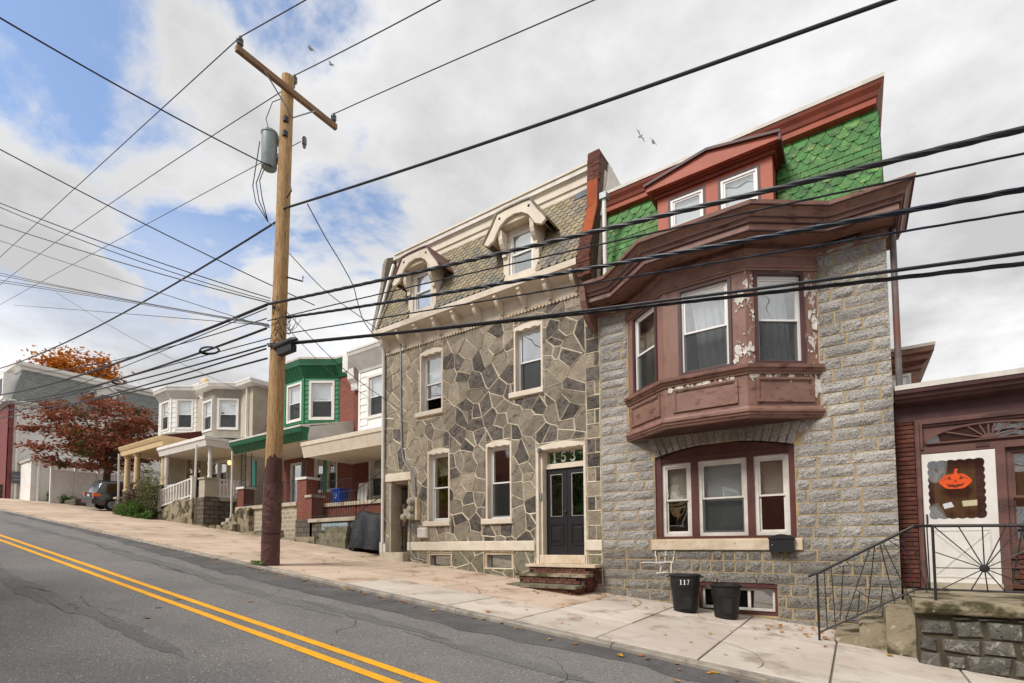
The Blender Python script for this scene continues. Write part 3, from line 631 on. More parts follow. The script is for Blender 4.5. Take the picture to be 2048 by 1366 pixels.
# mansard slates
def mansard(parent, name, x0, x1, yb, zb, yt, zt, mat, under):
    m = MB(); m.raw([(x0, yb, zb), (x1, yb, zb), (x1, yt, zt), (x0, yt, zt)], [(0, 1, 2, 3)]); return m.build(name, under, parent)
def tiles(parent, x0, x1, yb, zb, yt, zt, tw, ex, shapes, skip, mat, matj, limit=300, name='slate', sortx=1, skew=0):
    L = math.hypot(yt-yb, zt-zb); sy, sz = (yt-yb)/L, (zt-zb)/L; phi = math.atan2(sz, sy); nrow = int(L/ex)+1; spots = []
    for j in range(nrow):
        n = int((x1-x0)/tw)+2
        for i in range(n):
            x = x0+(i+(.5 if j % 2 else 0))*tw; v = j*ex
            if x+tw*.3 < x0 or x-tw*.3 > x1 or v+ex*.9 > L+.05: continue
            if skip(x, zb+sz*v): continue
            xa, xb = max(x-tw/2, x0), min(x+tw/2, x1)
            spots.append(((xa+xb)/2, yb+sy*v, zb+sz*v, j, (xb-xa)/tw))
    spots.sort(key=lambda q: -q[0]*sortx)
    mes = {}
    def poly(sh):
        g_ = tw*.465; h = ex*2.2
        if sh == 'rect': return [(-g_, 0), (g_, 0), (g_, h), (-g_, h)]
        if sh == 'hex': return [(-g_, ex*.97), (-g_*.5, 0), (g_*.5, 0), (g_, ex*.97), (g_, h), (-g_, h)]
        return [(-g_, ex*.6), (-g_*.8, ex*.22), (-g_*.38, 0), (g_*.38, 0), (g_*.8, ex*.22), (g_, ex*.6), (g_, h), (-g_, h)]
    for sh in set(shapes):
        pl = poly(sh); n = len(pl); wv = lambda y: .034-.026*y/(ex*2.2)
        mes[sh] = MB().raw([(x, y, wv(y)-.009) for x, y in pl]+[(x, y, wv(y)) for x, y in pl], [tuple(range(n, 2*n))]+[(i, (i+1) % n, n+(i+1) % n, n+i) for i in range(n)]).mesh(name, mat)
    jn = MB()
    for k, (x, y, z, j, fx_) in enumerate(spots):
        sh = shapes[j % len(shapes)]; a = R.uniform(-.012, .012)
        if k < limit: inst(mes[sh], name, parent, (x, y, z), (phi+R.uniform(-.012, .004), 0, a), (fx_, 1, 1))
        else:
            me = mes[sh]; nrm = (0, -sz, sy)
            jn.raw([(x+c.co.x*fx_+a*c.co.y, y+sy*c.co.y-sz*c.co.z, z+sz*c.co.y+sy*c.co.z) for c in me.vertices], [tuple(p.vertices) for p in me.polygons])
    if jn.v: tag(jn.build(name, matj, parent, fix=False), kind='stuff')
DC = [(-9.97, .54), (-6.6, .52)]
MY = (10.03, 8.22, 10.88, 10.42)
mq = MB(); zl_ = lambda t: (MY[0]+(MY[2]-MY[0])*t, MY[1]+(MY[3]-MY[1])*t); tt_ = .72
for a, b, t0, t1 in ((-11.85, -10.49, 0, tt_), (-9.45, -7.1, 0, tt_), (-6.1, -5.0, 0, tt_), (-11.85, -5.0, tt_, 1)):
    mq.raw([(a, *zl_(t0)), (b, *zl_(t0)), (b, *zl_(t1)), (a, *zl_(t1))], [(0, 1, 2, 3)])
mr_ = mq.build('mansard', 'dark_underlay', H1)
tiles(mr_, -11.78, -5.0, *MY, .205, .128, ['scale'], lambda x, z: any(abs(x-c) < hw+.02 and z < 9.85 for c, hw in DC), 'slate', 'slate_joined')
MB().raw([(-5.42, 10.86, 10.12), (-5.0, 10.86, 10.12), (-5.0, 10.87, 10.33), (-5.42, 10.87, 10.33), (-5.42, 10.72, 10.13), (-5.0, 10.72, 10.14), (-5.0, 10.80, 10.36), (-5.42, 10.80, 10.33)], [(0, 1, 2, 3), (4, 5, 6, 7), (0, 1, 5, 4), (1, 2, 6, 5), (2, 3, 7, 6), (3, 0, 4, 7)]).build('slate_patch', 'dark_slate', mr_)
def dormer(cx, hw):
    f = Fr(cx, 10.16)
    b = MB(f); grid_wall(b, -hw, hw, 8.28, 9.86, [(-.34, .34, 8.42, 9.52)], .12)
    b.raw([f(-hw, 0, 8.28), f(-hw, 0, 9.86), f(-hw, -.75, 9.86), f(-hw, -.1, 8.28), f(hw, 0, 8.28), f(hw, 0, 9.86), f(hw, -.75, 9.86), f(hw, -.1, 8.28)], [(0, 1, 2, 3), (4, 5, 6, 7)])
    b.box(-hw-.02, hw+.04, -.05, .07, 8.26, 8.42); b.box(-hw, -.36, 0, .035, 8.42, 9.3); b.box(.36, hw, 0, .035, 8.42, 9.3)
    D = b.build('dormer', 'cream', H1)
    MB(f).prism(arc(0, 9.5, .42, .36, 0, 180, 14), .002, .012).build('tympanum', 'cream_old', D)
    window(D, f, -.34, .34, 8.42, 9.52, w=-.04, screen=False, blind='blind', bh=.45, deep=.07)
    MB(f).box(-.34, .34, -.17, -.16, 8.4, 9.55).build('room_dark_sheet', 'unlit_dark', D)  # dark sheet added behind the panes to paint the room's shade
    # verge board with an arched opening, clipped at the top
    outer = [(-.93, 9.3), (-.80, 9.48), (-.66, 9.67), (-.5, 9.93), (-.25, 9.95), (0, 9.95), (.25, 9.95), (.46, 9.93), (.63, 9.67), (.78, 9.48), (.9, 9.3)]
    inner = [(-.80, 9.22), (-.62, 9.30), (-.53, 9.45), (-.42, 9.6), (-.23, 9.72), (0, 9.76), (.22, 9.72), (.40, 9.6), (.51, 9.45), (.60, 9.30), (.77, 9.22)]
    vb = MB(f); k = len(outer)
    vb.raw([f(u, w_, z) for w_ in (.26, .33) for u, z in outer]+[f(u, w_, z) for w_ in (.26, .33) for u, z in inner],
           [q for i in range(k-1) for q in ((k+i, k+i+1, 3*k+i+1, 3*k+i), (i, i+1, 2*k+i+1, 2*k+i), (i, i+1, k+i+1, k+i), (2*k+i, 2*k+i+1, 3*k+i+1, 3*k+i))]+[(0, k, 3*k, 2*k), (k-1, 2*k-1, 4*k-1, 3*k-1)])
    vb.build('verge_board', 'cream', D)
    rf = MB(f)
    for a, b_ in zip(range(0, k), range(1, k)):
        if a in (1, 2, 8): pass
        p, q = outer[a], outer[b_]; l = math.hypot(q[0]-p[0], q[1]-p[1]); nx_, nz2 = -(q[1]-p[1])/l*.045, (q[0]-p[0])/l*.045
        rf.prism([(p[0]+nx_*.1, p[1]+nz2*.1+.002), (q[0]+nx_*.1, q[1]+nz2*.1+.002), (q[0]+nx_, q[1]+nz2), (p[0]+nx_, p[1]+nz2)], -.75, .36)
    rf.build('dormer_roof', 'old_wood_brown' if cx < -8 else 'slate_joined', D)
    MB(f).prism([(-.78, 9.33), (-.52, 9.8), (.5, 9.8), (.76, 9.33), (.5, 9.62), (-.5, 9.62)], -.5, .255).build('soffit', 'cream_old', D)
    for s in (-1, 1):
        pr2 = [(10.13, 8.95), (10.06, 8.93), (10.06, 9.0)]+[(10.16-.26*math.sin(rad(a)), 9.36-.32*math.cos(rad(a))) for a in (20, 40, 60, 80)]+[(9.9, 9.4), (9.88, 9.52), (10.13, 9.52)]
        x = cx+s*(hw-.06); MB().xprof(pr2, x-.055, x+.055).build('bracket', 'cream', D)
        MB(f).prism(arc(s*.43, 9.79, .033, .033, 0, 340, 12), .3305, .334).build('vent_hole_shade', 'unlit_dark', D)  # dark discs painted on the board for the shade inside the holes
for c_, h_ in DC: dormer(c_, h_)
# party walls rising either side of the mansard
fw = MB().xprof([(9.98, 7.7), (9.94, 8.1), (10.15, 8.75), (10.5, 9.6), (10.56, 10.7), (10.62, 10.98), (11.3, 10.98), (11.3, 7.7)], -4.95, -4.69).build('party_wall', 'brick_mortar', H1)
bm = MB().box(-.1, .1, 0, .1, 0, .068).mesh('brick', 'brick_dark')
for k in range(44):
    z = 7.72+k*.0745
    yf = np.interp(z, [7.7, 8.1, 8.75, 9.6, 10.7, 10.98], [9.98, 9.94, 10.15, 10.5, 10.56, 10.62])-.02
    if 8.75 < z < 10.25: continue
    for i in range(2): inst(bm, 'brick', fw, (-4.885+i*.15+R.uniform(-.01, .01), yf+R.uniform(-.015, .012), z), (0, 0, R.uniform(-.03, .03)), (.78, 1, 1))
MB().xprof([(10.12, 8.74), (10.47, 9.6), (10.5, 10.26), (10.7, 10.26), (10.7, 8.74)], -4.958, -4.695).build('stucco', 'rust_stucco', fw)
MB().box(-4.96, -4.68, 10.6, 11.4, 10.98, 11.03).build('coping', 'brick_dark', fw)
MB().xprof([(10.6, 9.4), (11.1, 10.95), (14, 10.7), (14, 9.4)], -4.685, -4.64).build('side_wall', 'dirty_white', H1)
MB().xprof([(10.02, 8.05), (10.0, 8.3), (10.34, 9.8), (10.42, 10.5), (10.5, 10.72), (10.9, 10.95), (11.2, 10.95), (11.2, 8.05)], -11.97, -11.83).build('party_wall', 'grey_mortar', H1)
# rainwater pipe on the left corner
dp = MB().tube([(-11.62, 10.55, 10.45), (-11.62, 10.5, 10.3), (-11.7, 9.98, 8.35), (-11.76, 9.98, 8.2), (-11.76, 10.2, 7.9), (-11.76, 10.3, 7.7), (-11.77, 10.31, 1.75)], .045, 10)
dp.build('downspout', 'white_paint', H1, True)
MB().box(-11.83, -11.71, 10.25, 10.37, 1.42, 1.8).build('downspout_boot', 'dirty_white', H1); MB().box(-11.7, -11.6, 10.27, 10.38, 1.5, 1.75).build('cleanout', 'dirty_white', H1)
# front steps
st = thing('front_steps', 'low brick front steps with three stone treads below the black double doors', 'steps', (-5.6, 9.7, .7))
for a, b, y0, y1, z, m_ in ((-6.52, -4.78, 9.3, 9.78, .77, 'stone_base'), (-6.5, -4.72, 9.66, 10.12, .99, 'mossy_concrete'), (-6.42, -4.64, 9.96, 10.38, 1.19, 'cream_old')):
    MB().plan([(a, y0), (b, y0), (b, y1), (a, y1)], z, z+.062).build('tread', m_, st)
core = MB(); core.box(-6.46, -4.84, 9.40, 10.38, .45, .77); core.box(-6.44, -4.79, 9.74, 10.38, .76, .99); core.box(-6.36, -4.74, 10.04, 10.38, .98, 1.19); cr = core.build('brick_base', 'brick_mortar', st)
bm2 = MB().box(-.098, .098, -.03, .03, 0, .064).mesh('brick', 'brick'); bm3 = MB().box(-.03, .03, -.098, .098, 0, .064).mesh('brick', 'brick_dark')
for y, zt, nc, xa, xb in ((9.39, .77, 4, -6.44, -4.86), (9.73, .99, 2, -6.42, -4.81), (10.03, 1.19, 2, -6.34, -4.76)):
    for c_ in range(nc):
        z = zt-.072*(c_+1)
        n = int((xb-xa)/.208)
        for i in range(n):
            x = xa+.1+i*.208+(.1 if c_ % 2 else 0)
            if x < xb-.05 and z+.07 > zs(x, y): inst(bm2 if R.random() > .3 else bm2, 'brick', cr, (x, y+R.uniform(-.008, .004), z))
    for c_ in range(nc+2):
        z = zt-.072*(c_+1)
        for i in range(4):
            yy = y+.1+i*.208+(.1 if c_ % 2 else 0)
            if yy < 10.3 and z > .5: inst(bm3, 'brick', cr, (xb+.02, yy, z))
# ------------------------------------------------------------------ the granite house
M('old_pipe', '#74483a', '#5f5a58', s=1.3, rough=.6, bump=.1, c3='#6a6664', s3=2.2, t3=(.5, .56), stretch=(1, 1, .7)); M('door_board', '#8d6c42', '#7a5a34', s=8, rough=.6, bump=.1, stretch=(1, 1, .2))
H2 = thing('granite_house', 'grey granite-block row house with brown bay window and green tiled mansard', 'house', (-2.0, 10.4, .4))
GW = (-3.43, -.86, 1.8, 3.69); BW = (-2.6, -1.2, .36, 1.06); BAYO = (-3.85, -.55, 4.95, 6.5)
w = MB(F); grid_wall(w, -4.65, .6, -.6, 7.5, [GW, BW, BAYO], .3, w=.02); shell(w, -4.65, .6, 10.388, 21, -.6, 7.5)
w.xprof([(10.6, 7.5), (11.05, 9.4), (21, 9.4), (21, 7.5)], -4.63, .58)
gwall = w.build('wall', 'tan_mortar', H2)
def rough_block(mat, seed, nu=6, nz=4):
    q = random.Random(seed); pts = []; fs = []
    for j in range(nz):
        for i in range(nu):
            x, z = i/(nu-1), j/(nz-1); e = i in (0, nu-1) or j in (0, nz-1)
            if not e: x += q.uniform(-.06, .06); z += q.uniform(-.09, .09)
            pts.append((x, -(.012+q.uniform(0, .006)) if e else -(.02+q.uniform(0, .024)), z))
    for j in range(nz-1):
        for i in range(nu-1): a = j*nu+i; fs.append((a, a+1, a+nu+1, a+nu))
    n = nu*nz; rim = [i for i in range(nu)]+[j*nu+nu-1 for j in range(1, nz)]+[(nz-1)*nu+i for i in range(nu-2, -1, -1)]+[j*nu for j in range(nz-2, 0, -1)]
    pts += [(pts[i][0], .03, pts[i][2]) for i in rim]; k = len(rim)
    fs += [(rim[i], rim[(i+1) % k], n+(i+1) % k, n+i) for i in range(k)]
    return MB().raw(pts, fs).mesh('granite_block', mat)
RB = {m_: [rough_block(m_, 30+i) for i in range(10)] for m_ in ('granite', 'granite_low')}
gno = [(-3.43, -.86, 1.8, 3.62), (-3.5, -.79, 3.5, 3.96), (-2.6, -1.2, .36, .99), (-3.52, -.77, 1.57, 1.79), (-3.98, -.42, 3.95, 7.0)]
rg = random.Random(3); z = -.08
while z < 6.9:
    h = rg.choice((.195, .205, .215, .225)); x = -4.645
    while x < .61:
        small = 1.0 < z < 1.55 and -3.0 < x < -1.1
        wd = rg.uniform(.16, .3) if small else rg.choice((.3, .36, .42, .5, .56, .64, .7)); x1 = min(x+wd, .615)
        if .615-x1 < .16: x1 = .615
        segs = [(x, x1)]
        for a, b, c, d_ in gno:
            if z+h*.6 > c and z+h*.4 < d_:
                ns = []
                for p, q in segs:
                    if q <= a or p >= b: ns.append((p, q)); continue
                    if a-p > .05: ns.append((p, a))
                    if q-b > .05: ns.append((b, q))
                segs = ns
        for p, q in segs:
            if z+h < zs(p, 10.4)-.05 or q-p < .05: continue
            inst(rg.choice(RB['granite_low' if z < 1.45 else 'granite']), 'granite_block', gwall, (p+.011, 10.388, z+.011), (0, 0, 0), (q-p-.027, rg.uniform(.8, 1.2), h-.022))
        x = x1
    z += h
n = 19                                                # arch of upright stones over the front window
inn = lambda u: 3.5+.19*(1-((u+2.145)/1.29)**2)
for i in range(n):
    a, b = -3.43+2.57*i/n, -3.43+2.57*(i+1)/n; t0, t1 = (a+2.145)*.11, (b+2.145)*.11
    poly = [(a+.008, inn(max(-3.43, a))), (b-.008, inn(min(-.86, b))), (b+t1-.008, 3.93), (a+t0+.008, 3.93)]
    stone_mb(F, poly, .018, .022).build('granite_block', 'granite', gwall, fix=False)
def strip(mb, outer, inner, w0, w1):
    """flat band between two matched closed loops, extruded"""
    n = len(outer); f = mb.fr
    mb.raw([f(u, w_, z_) for w_ in (w0, w1) for u, z_ in outer]+[f(u, w_, z_) for w_ in (w0, w1) for u, z_ in inner],
           [q for i in range(n) for j in [(i+1) % n] for q in ((n+i, n+j, 3*n+j, 3*n+i), (i, j, n+j, n+i), (2*n+i, 3*n+i, 3*n+j, 2*n+j))])
# ground-floor triple window
gb = MB(F); gb.box(-3.43, -3.31, -.25, -.02, 1.8, 3.52); gb.box(-.96, -.86, -.25, -.02, 1.8, 3.52); gb.box(-2.71, -2.58, -.25, -.03, 1.8, 3.5); gb.box(-1.67, -1.55, -.25, -.03, 1.8, 3.5)
gb.box(-3.43, -.86, -.25, .0, 1.79, 1.85); gb.box(-3.31, -.96, -.25, -.05, 3.36, 3.43)
us = [-3.43+2.57*i/16 for i in range(17)]; gb.prism([(-3.43, 3.43)]+[(u, inn(u)-.005) for u in us]+[(-.86, 3.43)], -.2, -.06)
gb.prism([(-3.4, 3.4), (-3.4, 3.44)]+[(u, 3.45+.02*(1-((u+2.145)/1.29)**2)) for u in us]+[(-.89, 3.44), (-.89, 3.4)], -.1, -.035)
gfr = gb.build('triple_window', 'maroon', H2)
for a, b, bl_, bh_, scr in ((-3.31, -2.71, 'blind_tan', .5, 0), (-2.58, -1.67, 'blind', 1., 1), (-1.55, -.96, 'blind_tan', .5, 0)):
    window(gfr, F, a, b, 1.85, 3.36, w=-.11, fm='dirty_white', fw=.07, screen=scr, blind=bl_, bh=bh_, deep=.12)
MB(F).bbox(-3.52, -.77, -.1, .075, 1.57, 1.785, .012).build('sill', 'cream_old', H2)
bb = MB(F).ring(-2.6, -1.2, .36, .9, -.22, .0, .05, tt=.04); us = [-2.6+1.4*i/12 for i in range(13)]
bb.prism([(-2.6, .87)]+[(u, .94+.115*(1-((u+1.9)/.7)**2)) for u in us]+[(-1.2, .87)], -.2, .01)
bbo = bb.build('basement_window', 'maroon', H2)
for s in (0, 1): MB(F).prism([(u, .935+.115*(1-((u+1.9)/.7)**2)) for u in (us[:7] if not s else us[6:])]+[(-2.6 if not s else -1.2, 1.06)], -.2, .03).build('granite_block', 'granite_low', gwall, fix=False)
MB(F).ring(-2.55, -1.25, .43, .85, -.14, -.07, .045).box(-2.13, -2.08, -.14, -.07, .47, .81).box(-1.72, -1.67, -.14, -.07, .47, .81).build('window_frame', 'dirty_white', bbo)
for a, b in ((-2.5, -2.13), (-2.08, -1.72), (-1.67, -1.3)): MB(F).box(a, b, -.11, -.104, .475, .805).build('pane', 'glass_old', bbo)
MB(F).box(-2.55, -1.25, -.29, -.28, .4, .9).build('blind', 'unlit_dark', bbo)  # no slats here: near-black sheet painting the unlit basement
db = MB(F)                                             # white mortar daubed over the joints below the sill
for a, b, c, d_ in ((-3.75, 1.30, -3.08, 1.33), (-3.45, 1.57, -3.43, 1.31), (-3.23, 1.57, -3.25, 1.33), (-3.05, 1.56, -3.10, 1.32), (-3.32, 1.3, -3.36, 1.1), (-3.12, 1.31, -3.13, 1.11), (-3.44, 1.1, -3.2, 1.11)):
    l = math.hypot(c-a, d_-b); k = 7; pp = [(a+(c-a)*i/k+R.uniform(-.008, .008), b+(d_-b)*i/k+R.uniform(-.008, .008)) for i in range(k+1)]
    db.prism(ribbon(pp, lambda t: R.uniform(.014, .036)), .0, .045+R.uniform(0, .006))
db.build('mortar_daub', 'dirty_white', gwall)
# bay window
PB = [(-4.0, 10.4), (-2.95, 9.6), (-1.48, 9.6), (-.4, 10.4)]
FB = [Fr(a[0], a[1], b[0]-a[0], b[1]-a[1]) for a, b in zip(PB, PB[1:])]; LB = [math.hypot(b[0]-a[0], b[1]-a[1]) for a, b in zip(PB, PB[1:])]
WB = [(.3, 1.08), (.33, 1.2), (.2, 1.02)]
bm_ = MB()
for k_, (f, l, (a, b)) in enumerate(zip(FB, LB, WB)):
    q = MB(f); grid_wall(q, 0, l, 4.8, 6.98, [(a, b, 4.9, 6.5)], .14)
    if k_ < 2: bm_.raw(q.v, q.f)
    else: peel = q
BAY = bm_.build('bay_window', 'brown_worn', H2); peel.build('weathered_facet', 'brown_peel', BAY)
for f, z0, z1, u0_, u1_ in ((FB[1], 4.9, 6.5, 1.28, 1.46), (FB[2], 4.9, 6.55, .01, .15), (FB[2], 4.88, 6.4, 1.1, 1.33), (FB[1], 4.655, 4.70, .1, 1.42), (FB[2], 4.65, 4.70, .05, 1.3), (FB[2], 4.15, 4.6, 1.22, 1.33)):   # curled flakes of old paint
    rf_ = random.Random(int(u0_*100)+3)
    for i in range(26):
        u, z_ = rf_.uniform(u0_, u1_), rf_.uniform(z0, z1)
        if abs(math.sin(z_*4.1+u0_*9)) < .45: continue
        n_ = rf_.randint(9, 14); s_ = rf_.choice((.012, .016, .022, .03, .055)); MB(f).raw([f(u+s_*rf_.uniform(.35, 1.4)*math.cos(6.28*i_/n_), .004+.02*rf_.random(), z_+s_*1.7*rf_.uniform(.35, 1.4)*math.sin(6.28*i_/n_)) for i_ in range(n_)], [tuple(range(n_))]).build('paint_flake', 'dirty_white', BAY, fix=False)
for (f, l, (a, b)), cu in zip(zip(FB, LB, WB), ('curtain_beige', 'curtain', 'curtain')):
    MB(f).ring(a-.04, b+.04, 4.88, 6.55, -.02, .035, .055).build('casing', 'brown_dark', BAY)
    window(BAY, f, a, b, 4.9, 6.5, w=-.05, screen=True, blind=None)
    cm = MB(f); k = 12; ps = [(a+.05+(b-a-.1)*i/k*(.72 if cu == 'curtain' else 1), .025*math.sin(i*2.1)) for i in range(k+1)]      # gathered cloth drawn to one side
    off = (b-a)*.26 if cu == 'curtain' else 0
    cm.raw([f(u+off*s_, -.26+w_, z_) for u, w_ in ps for z_, s_ in ((6.45, .35), (5.75, .75), (4.95, 1.0))], [(i*3+j, i*3+j+3, i*3+j+4, i*3+j+1) for i in range(k) for j in (0, 1)])
    cm.build('curtain', cu, BAY, True)
    MB(f).box(a-.1, b+.1, -.75, -.74, 4.7, 6.6).build('room_dark_sheet', 'unlit_dark', BAY)  # near-black sheet added behind the curtains as painted interior shade
MB().mould(PB, [(-.03, 4.08), (.0, 4.08), (.0, 4.74), (-.03, 4.74)]).build('apron', 'brown_paint', BAY)
MB().mould(PB, [(-.08, 3.92), (.02, 3.92), (.03, 3.96), (.055, 3.97), (.06, 4.01), (.085, 4.02), (.085, 4.06), (.05, 4.08), (.03, 4.12), (-.02, 4.14)]).build('base_moulding', 'brown_paint', BAY)
MB().mould(PB, [(-.04, 4.70), (.025, 4.70), (.03, 4.74), (.055, 4.75), (.07, 4.79), (.10, 4.80), (.11, 4.86), (-.1, 4.89)]).build('sill_moulding', 'brown_paint', BAY)
MB().mould(PB, [(-.02, 6.58), (.025, 6.58), (.03, 6.62), (.05, 6.63), (.055, 6.66), (-.02, 6.69)]).build('head_moulding', 'brown_paint', BAY)
MB().mould(PB, [(-.02, 6.68), (.018, 6.68), (.018, 6.9), (-.02, 6.9)]).build('frieze', 'brown_worn', BAY)
MB().plan(PB, 3.935, 3.965).build('soffit', 'brown_dark', BAY)
for f, l, (a, b) in zip(FB, LB, ((.14, 1.18), (.16, 1.31), (.16, 1.2))):
    MB(f).ring(a, b, 4.2, 4.64, -.01, .03, .035).ring(a+.035, b-.035, 4.235, 4.605, -.01, .018, .02).build('panel', 'brown_paint', BAY)
# great cornice that follows the bay
PC = [(-4.72, 10.4), (-4.0, 10.4), (-2.95, 9.6), (-1.48, 9.6), (-.4, 10.4), (.27, 10.4), (.27, 11.3)]
cc = MB().mould(PC, [(0, 6.84), (.03, 6.84), (.035, 6.9), (.06, 6.91), (.065, 6.96), (.02, 6.98), (.02, 7.06), (.46, 7.05), (.47, 7.02), (.49, 7.02), (.49, 7.13), (.52, 7.15), (.53, 7.19), (.57, 7.22), (.61, 7.30), (.66, 7.34), (.69, 7.35), (.70, 7.41), (0, 7.58)]).build('cornice', 'brown_paint', H2)
MB().xprof([(10.42, 6.5), (10.34, 6.55)]+[(10.28-.42*math.sin(rad(a)), 7.02-.42*math.cos(rad(a))) for a in (15, 35, 55, 75)]+[(9.8, 7.05), (9.74, 7.35), (10.42, 7.4)], -4.83, -4.70).build('console', 'brown_paint', cc)
for zb_, o_ in ((7.005, .478), (7.128, .505), (7.20, .552), (7.335, .668)):
    MB().mould(PC, [(o_-.02, zb_), (o_+.018, zb_+.004), (o_+.02, zb_+.02), (o_-.02, zb_+.024)]).build('shade_bead', 'brown_dark', cc)  # added dark strips painting shade lines between the cornice mouldings
MB(F).box(.26, .635, -.1, .028, 6.84, 7.06).box(.26, .64, -.1, .06, 6.9, 6.96).build('frieze', 'brown_paint', cc)
# green mansard with its wide dormer
MG = (10.36, 7.42, 10.87, 9.42)
gm = mansard(H2, 'mansard', -4.63, .61, *MG, 'green_tile', 'dark_underlay')
MB().xprof([(10.345, 7.42), (10.86, 9.42), (11.2, 9.42), (11.2, 7.42)], .595, .612).build('mansard_cheek', 'dark_underlay', gm)
tiles(gm, -4.6, .605, *MG, .275, .145, ['rect', 'rect', 'rect', 'hex', 'hex', 'hex', 'hex', 'rect', 'rect', 'rect', 'hex', 'hex', 'hex', 'hex'], lambda x, z_: abs(x+2.12) < 1.1 and z_ < 9.0, 'green_tile', 'green_tile', name='roof_tile')
f = Fr(0, 10.2); b = MB(f); DW = [(-2.98, -2.24, 7.98, 8.86), (-2.0, -1.25, 7.98, 8.86)]
grid_wall(b, -3.2, -1.04, 7.4, 9.0, DW, .1)
b.raw([f(u, w_, z_) for u in (-3.2, -1.04) for w_, z_ in ((0, 7.4), (0, 9.0), (-.6, 9.0), (-.2, 7.4))], [(0, 1, 2, 3), (4, 5, 6, 7)])
DG = b.build('dormer', 'orange_paint', H2)
for a, b_, c, d_ in DW:
    MB(f).ring(a, b_, c, d_, -.07, .012, .045).build('casing', 'brown_dark', DG); window(DG, f, a+.045, b_-.03, c, d_-.045, w=-.03, blind='blind', screen=False, deep=.05, sp=.3)
MB(f).box(-3.26, -.98, -.5, .05, 8.93, 9.0).box(-3.3, -.95, -.5, .1, 9.0, 9.05).build('entablature', 'orange_dark', DG)
MB(f).prism([(-3.37, 9.05), (-.91, 9.05), (-.9, 9.14), (-2.15, 9.37), (-3.39, 9.15)], -.5, .2).build('pediment', 'orange_paint', DG)
MB(f).prism([(-3.41, 9.15), (-2.15, 9.375), (-.87, 9.14), (-.87, 9.19), (-2.15, 9.43), (-3.42, 9.2)], -.7, .25).box(-.905, -.865, -.5, .235, 9.0, 9.14).build('dormer_roof', 'brown_dark', DG)
MB().mould([(-4.64, 10.9), (.43, 10.9), (.43, 12.5)], [(-.1, 9.28), (.03, 9.28), (.045, 9.3), (.05, 9.38), (.02, 9.39), (.0, 9.5), (.14, 9.53), (.15, 9.63), (.17, 9.64)]+[(.17, 9.64), (-.1, 9.64)]).build('roof_cornice', 'orange_paint', H2)
MB().mould([(-4.64, 10.9), (.43, 10.9), (.43, 12.5)], [(-.1, 9.645), (.17, 9.645), (.19, 9.72), (.235, 9.80), (.25, 9.855), (.25, 9.87), (-.1, 9.87)]).build('crown_moulding', 'orange_dark', H2)
MB().mould([(-4.64, 10.9), (.43, 10.9), (.43, 12.5)], [(-.1, 9.872), (.265, 9.872), (.27, 9.94), (-.1, 9.97)]).build('drip_edge', 'dirty_white', H2)
MB().box(-4.63, .58, 11.05, 21, 9.4, 9.88).build('roof', 'dirty_white', H2)
hp = MB().tube([(-4.42, 10.24, 9.46), (-4.42, 10.24, 7.5)], .048, 10).build('downspout', 'white_paint', H2, True)
MB().box(-4.5, -4.34, 10.16, 10.34, 9.46, 9.6).build('hopper', 'steel', hp)
MB().tube([(.70, 10.5, 7.1), (.70, 10.5, 4.3)], .047, 12).build('downspout', 'old_pipe', H2, True)
MB().tube([(.70, 10.5, 7.1), (.66, 10.3, 7.16)], .045, 10).build('downspout_elbow', 'old_pipe', H2, True)

# ------------------------------------------------------------------ the low brick house on the right
H3 = thing('brick_house', 'single-storey brick house front with brown fanlight and white storm door', 'house', (2.0, 10.75, .95))
f3 = Fr(0, 10.75)
w = MB(f3); grid_wall(w, .62, 4.2, -.6, 4.1, [(1.98, 2.75, 1.64, 3.16), (.96, 1.86, 1.0, 3.16)], .2); shell(w, .62, 4.2, 10.75, 16, -.6, 4.1); w3 = w.build('wall', 'old_wood_brown', H3)
MB(f3).box(.62, .885, -.05, .012, .5, 3.74).build('brick_backing', 'brick_mortar', w3)
b1 = MB().bbox(0, .212, .0, .035, 0, .063, .006); b1 = MB(Fr(0, 0)).bbox(-.098, .098, -.01, .03, 0, .064, .006).mesh('brick', 'brick_dark')
b0 = MB(Fr(0, 0)).bbox(-.045, .045, -.01, .03, 0, .064, .006).mesh('brick', 'brick_dark')
k = 0; z = .96
while z < 3.68:
    for x, me in (((.72, b1), (.832, b0)) if k % 2 else ((.668, b0), (.78, b1))): inst(me, 'brick', w3, (x+R.uniform(-.004, .004), 10.738+R.uniform(-.006, .004), z))
    k += 1; z += .0755
MB(f3).box(1.95, 3.2, -.05, .012, .5, 1.62).build('brick_backing', 'brick_mortar', w3)
for r_ in range(8):
    for i in range(6): inst(b1, 'brick', w3, (2.06+i*.208+(.1 if r_ % 2 else 0), 10.738+R.uniform(-.006, .004), .98+r_*.0755))
MB(f3).box(2.9, 4.2, -.05, .02, 1.62, 3.72).build('brick_panel', 'brick_wall', w3); MB(f3).box(3.2, 4.2, -.05, .015, -.6, 1.62).build('brick_panel', 'brick_wall', w3)
fd = MB(f3); fd.box(.885, .955, -.05, .05, .95, 3.74); fd.box(1.86, 1.97, -.05, .05, .95, 3.22); fd.box(.955, 3.3, -.05, .04, 3.17, 3.27); fd.box(.885, 3.3, -.05, .06, 3.66, 3.74); fd.box(.955, .985, -.02, .07, 3.24, 3.66); fd.box(.9, .94, .05, .075, .95, 3.7)
fd.box(.985, 3.3, -.02, .028, 3.62, 3.66)
fd.build('door_frame', 'old_wood_brown', H3)
ell = [(1.8+.77*math.cos(rad(a)), 3.335+.255*math.sin(rad(a))) for a in range(0, 181, 10)]
fan = MB(f3).prism(ell, .004, .01).build('fanlight', 'glass_old', H3)
MB(f3).prism(ribbon(ell, .03), .0, .04).box(1.03, 2.57, .0, .038, 3.32, 3.345).build('fanlight_frame', 'old_wood_brown', fan)
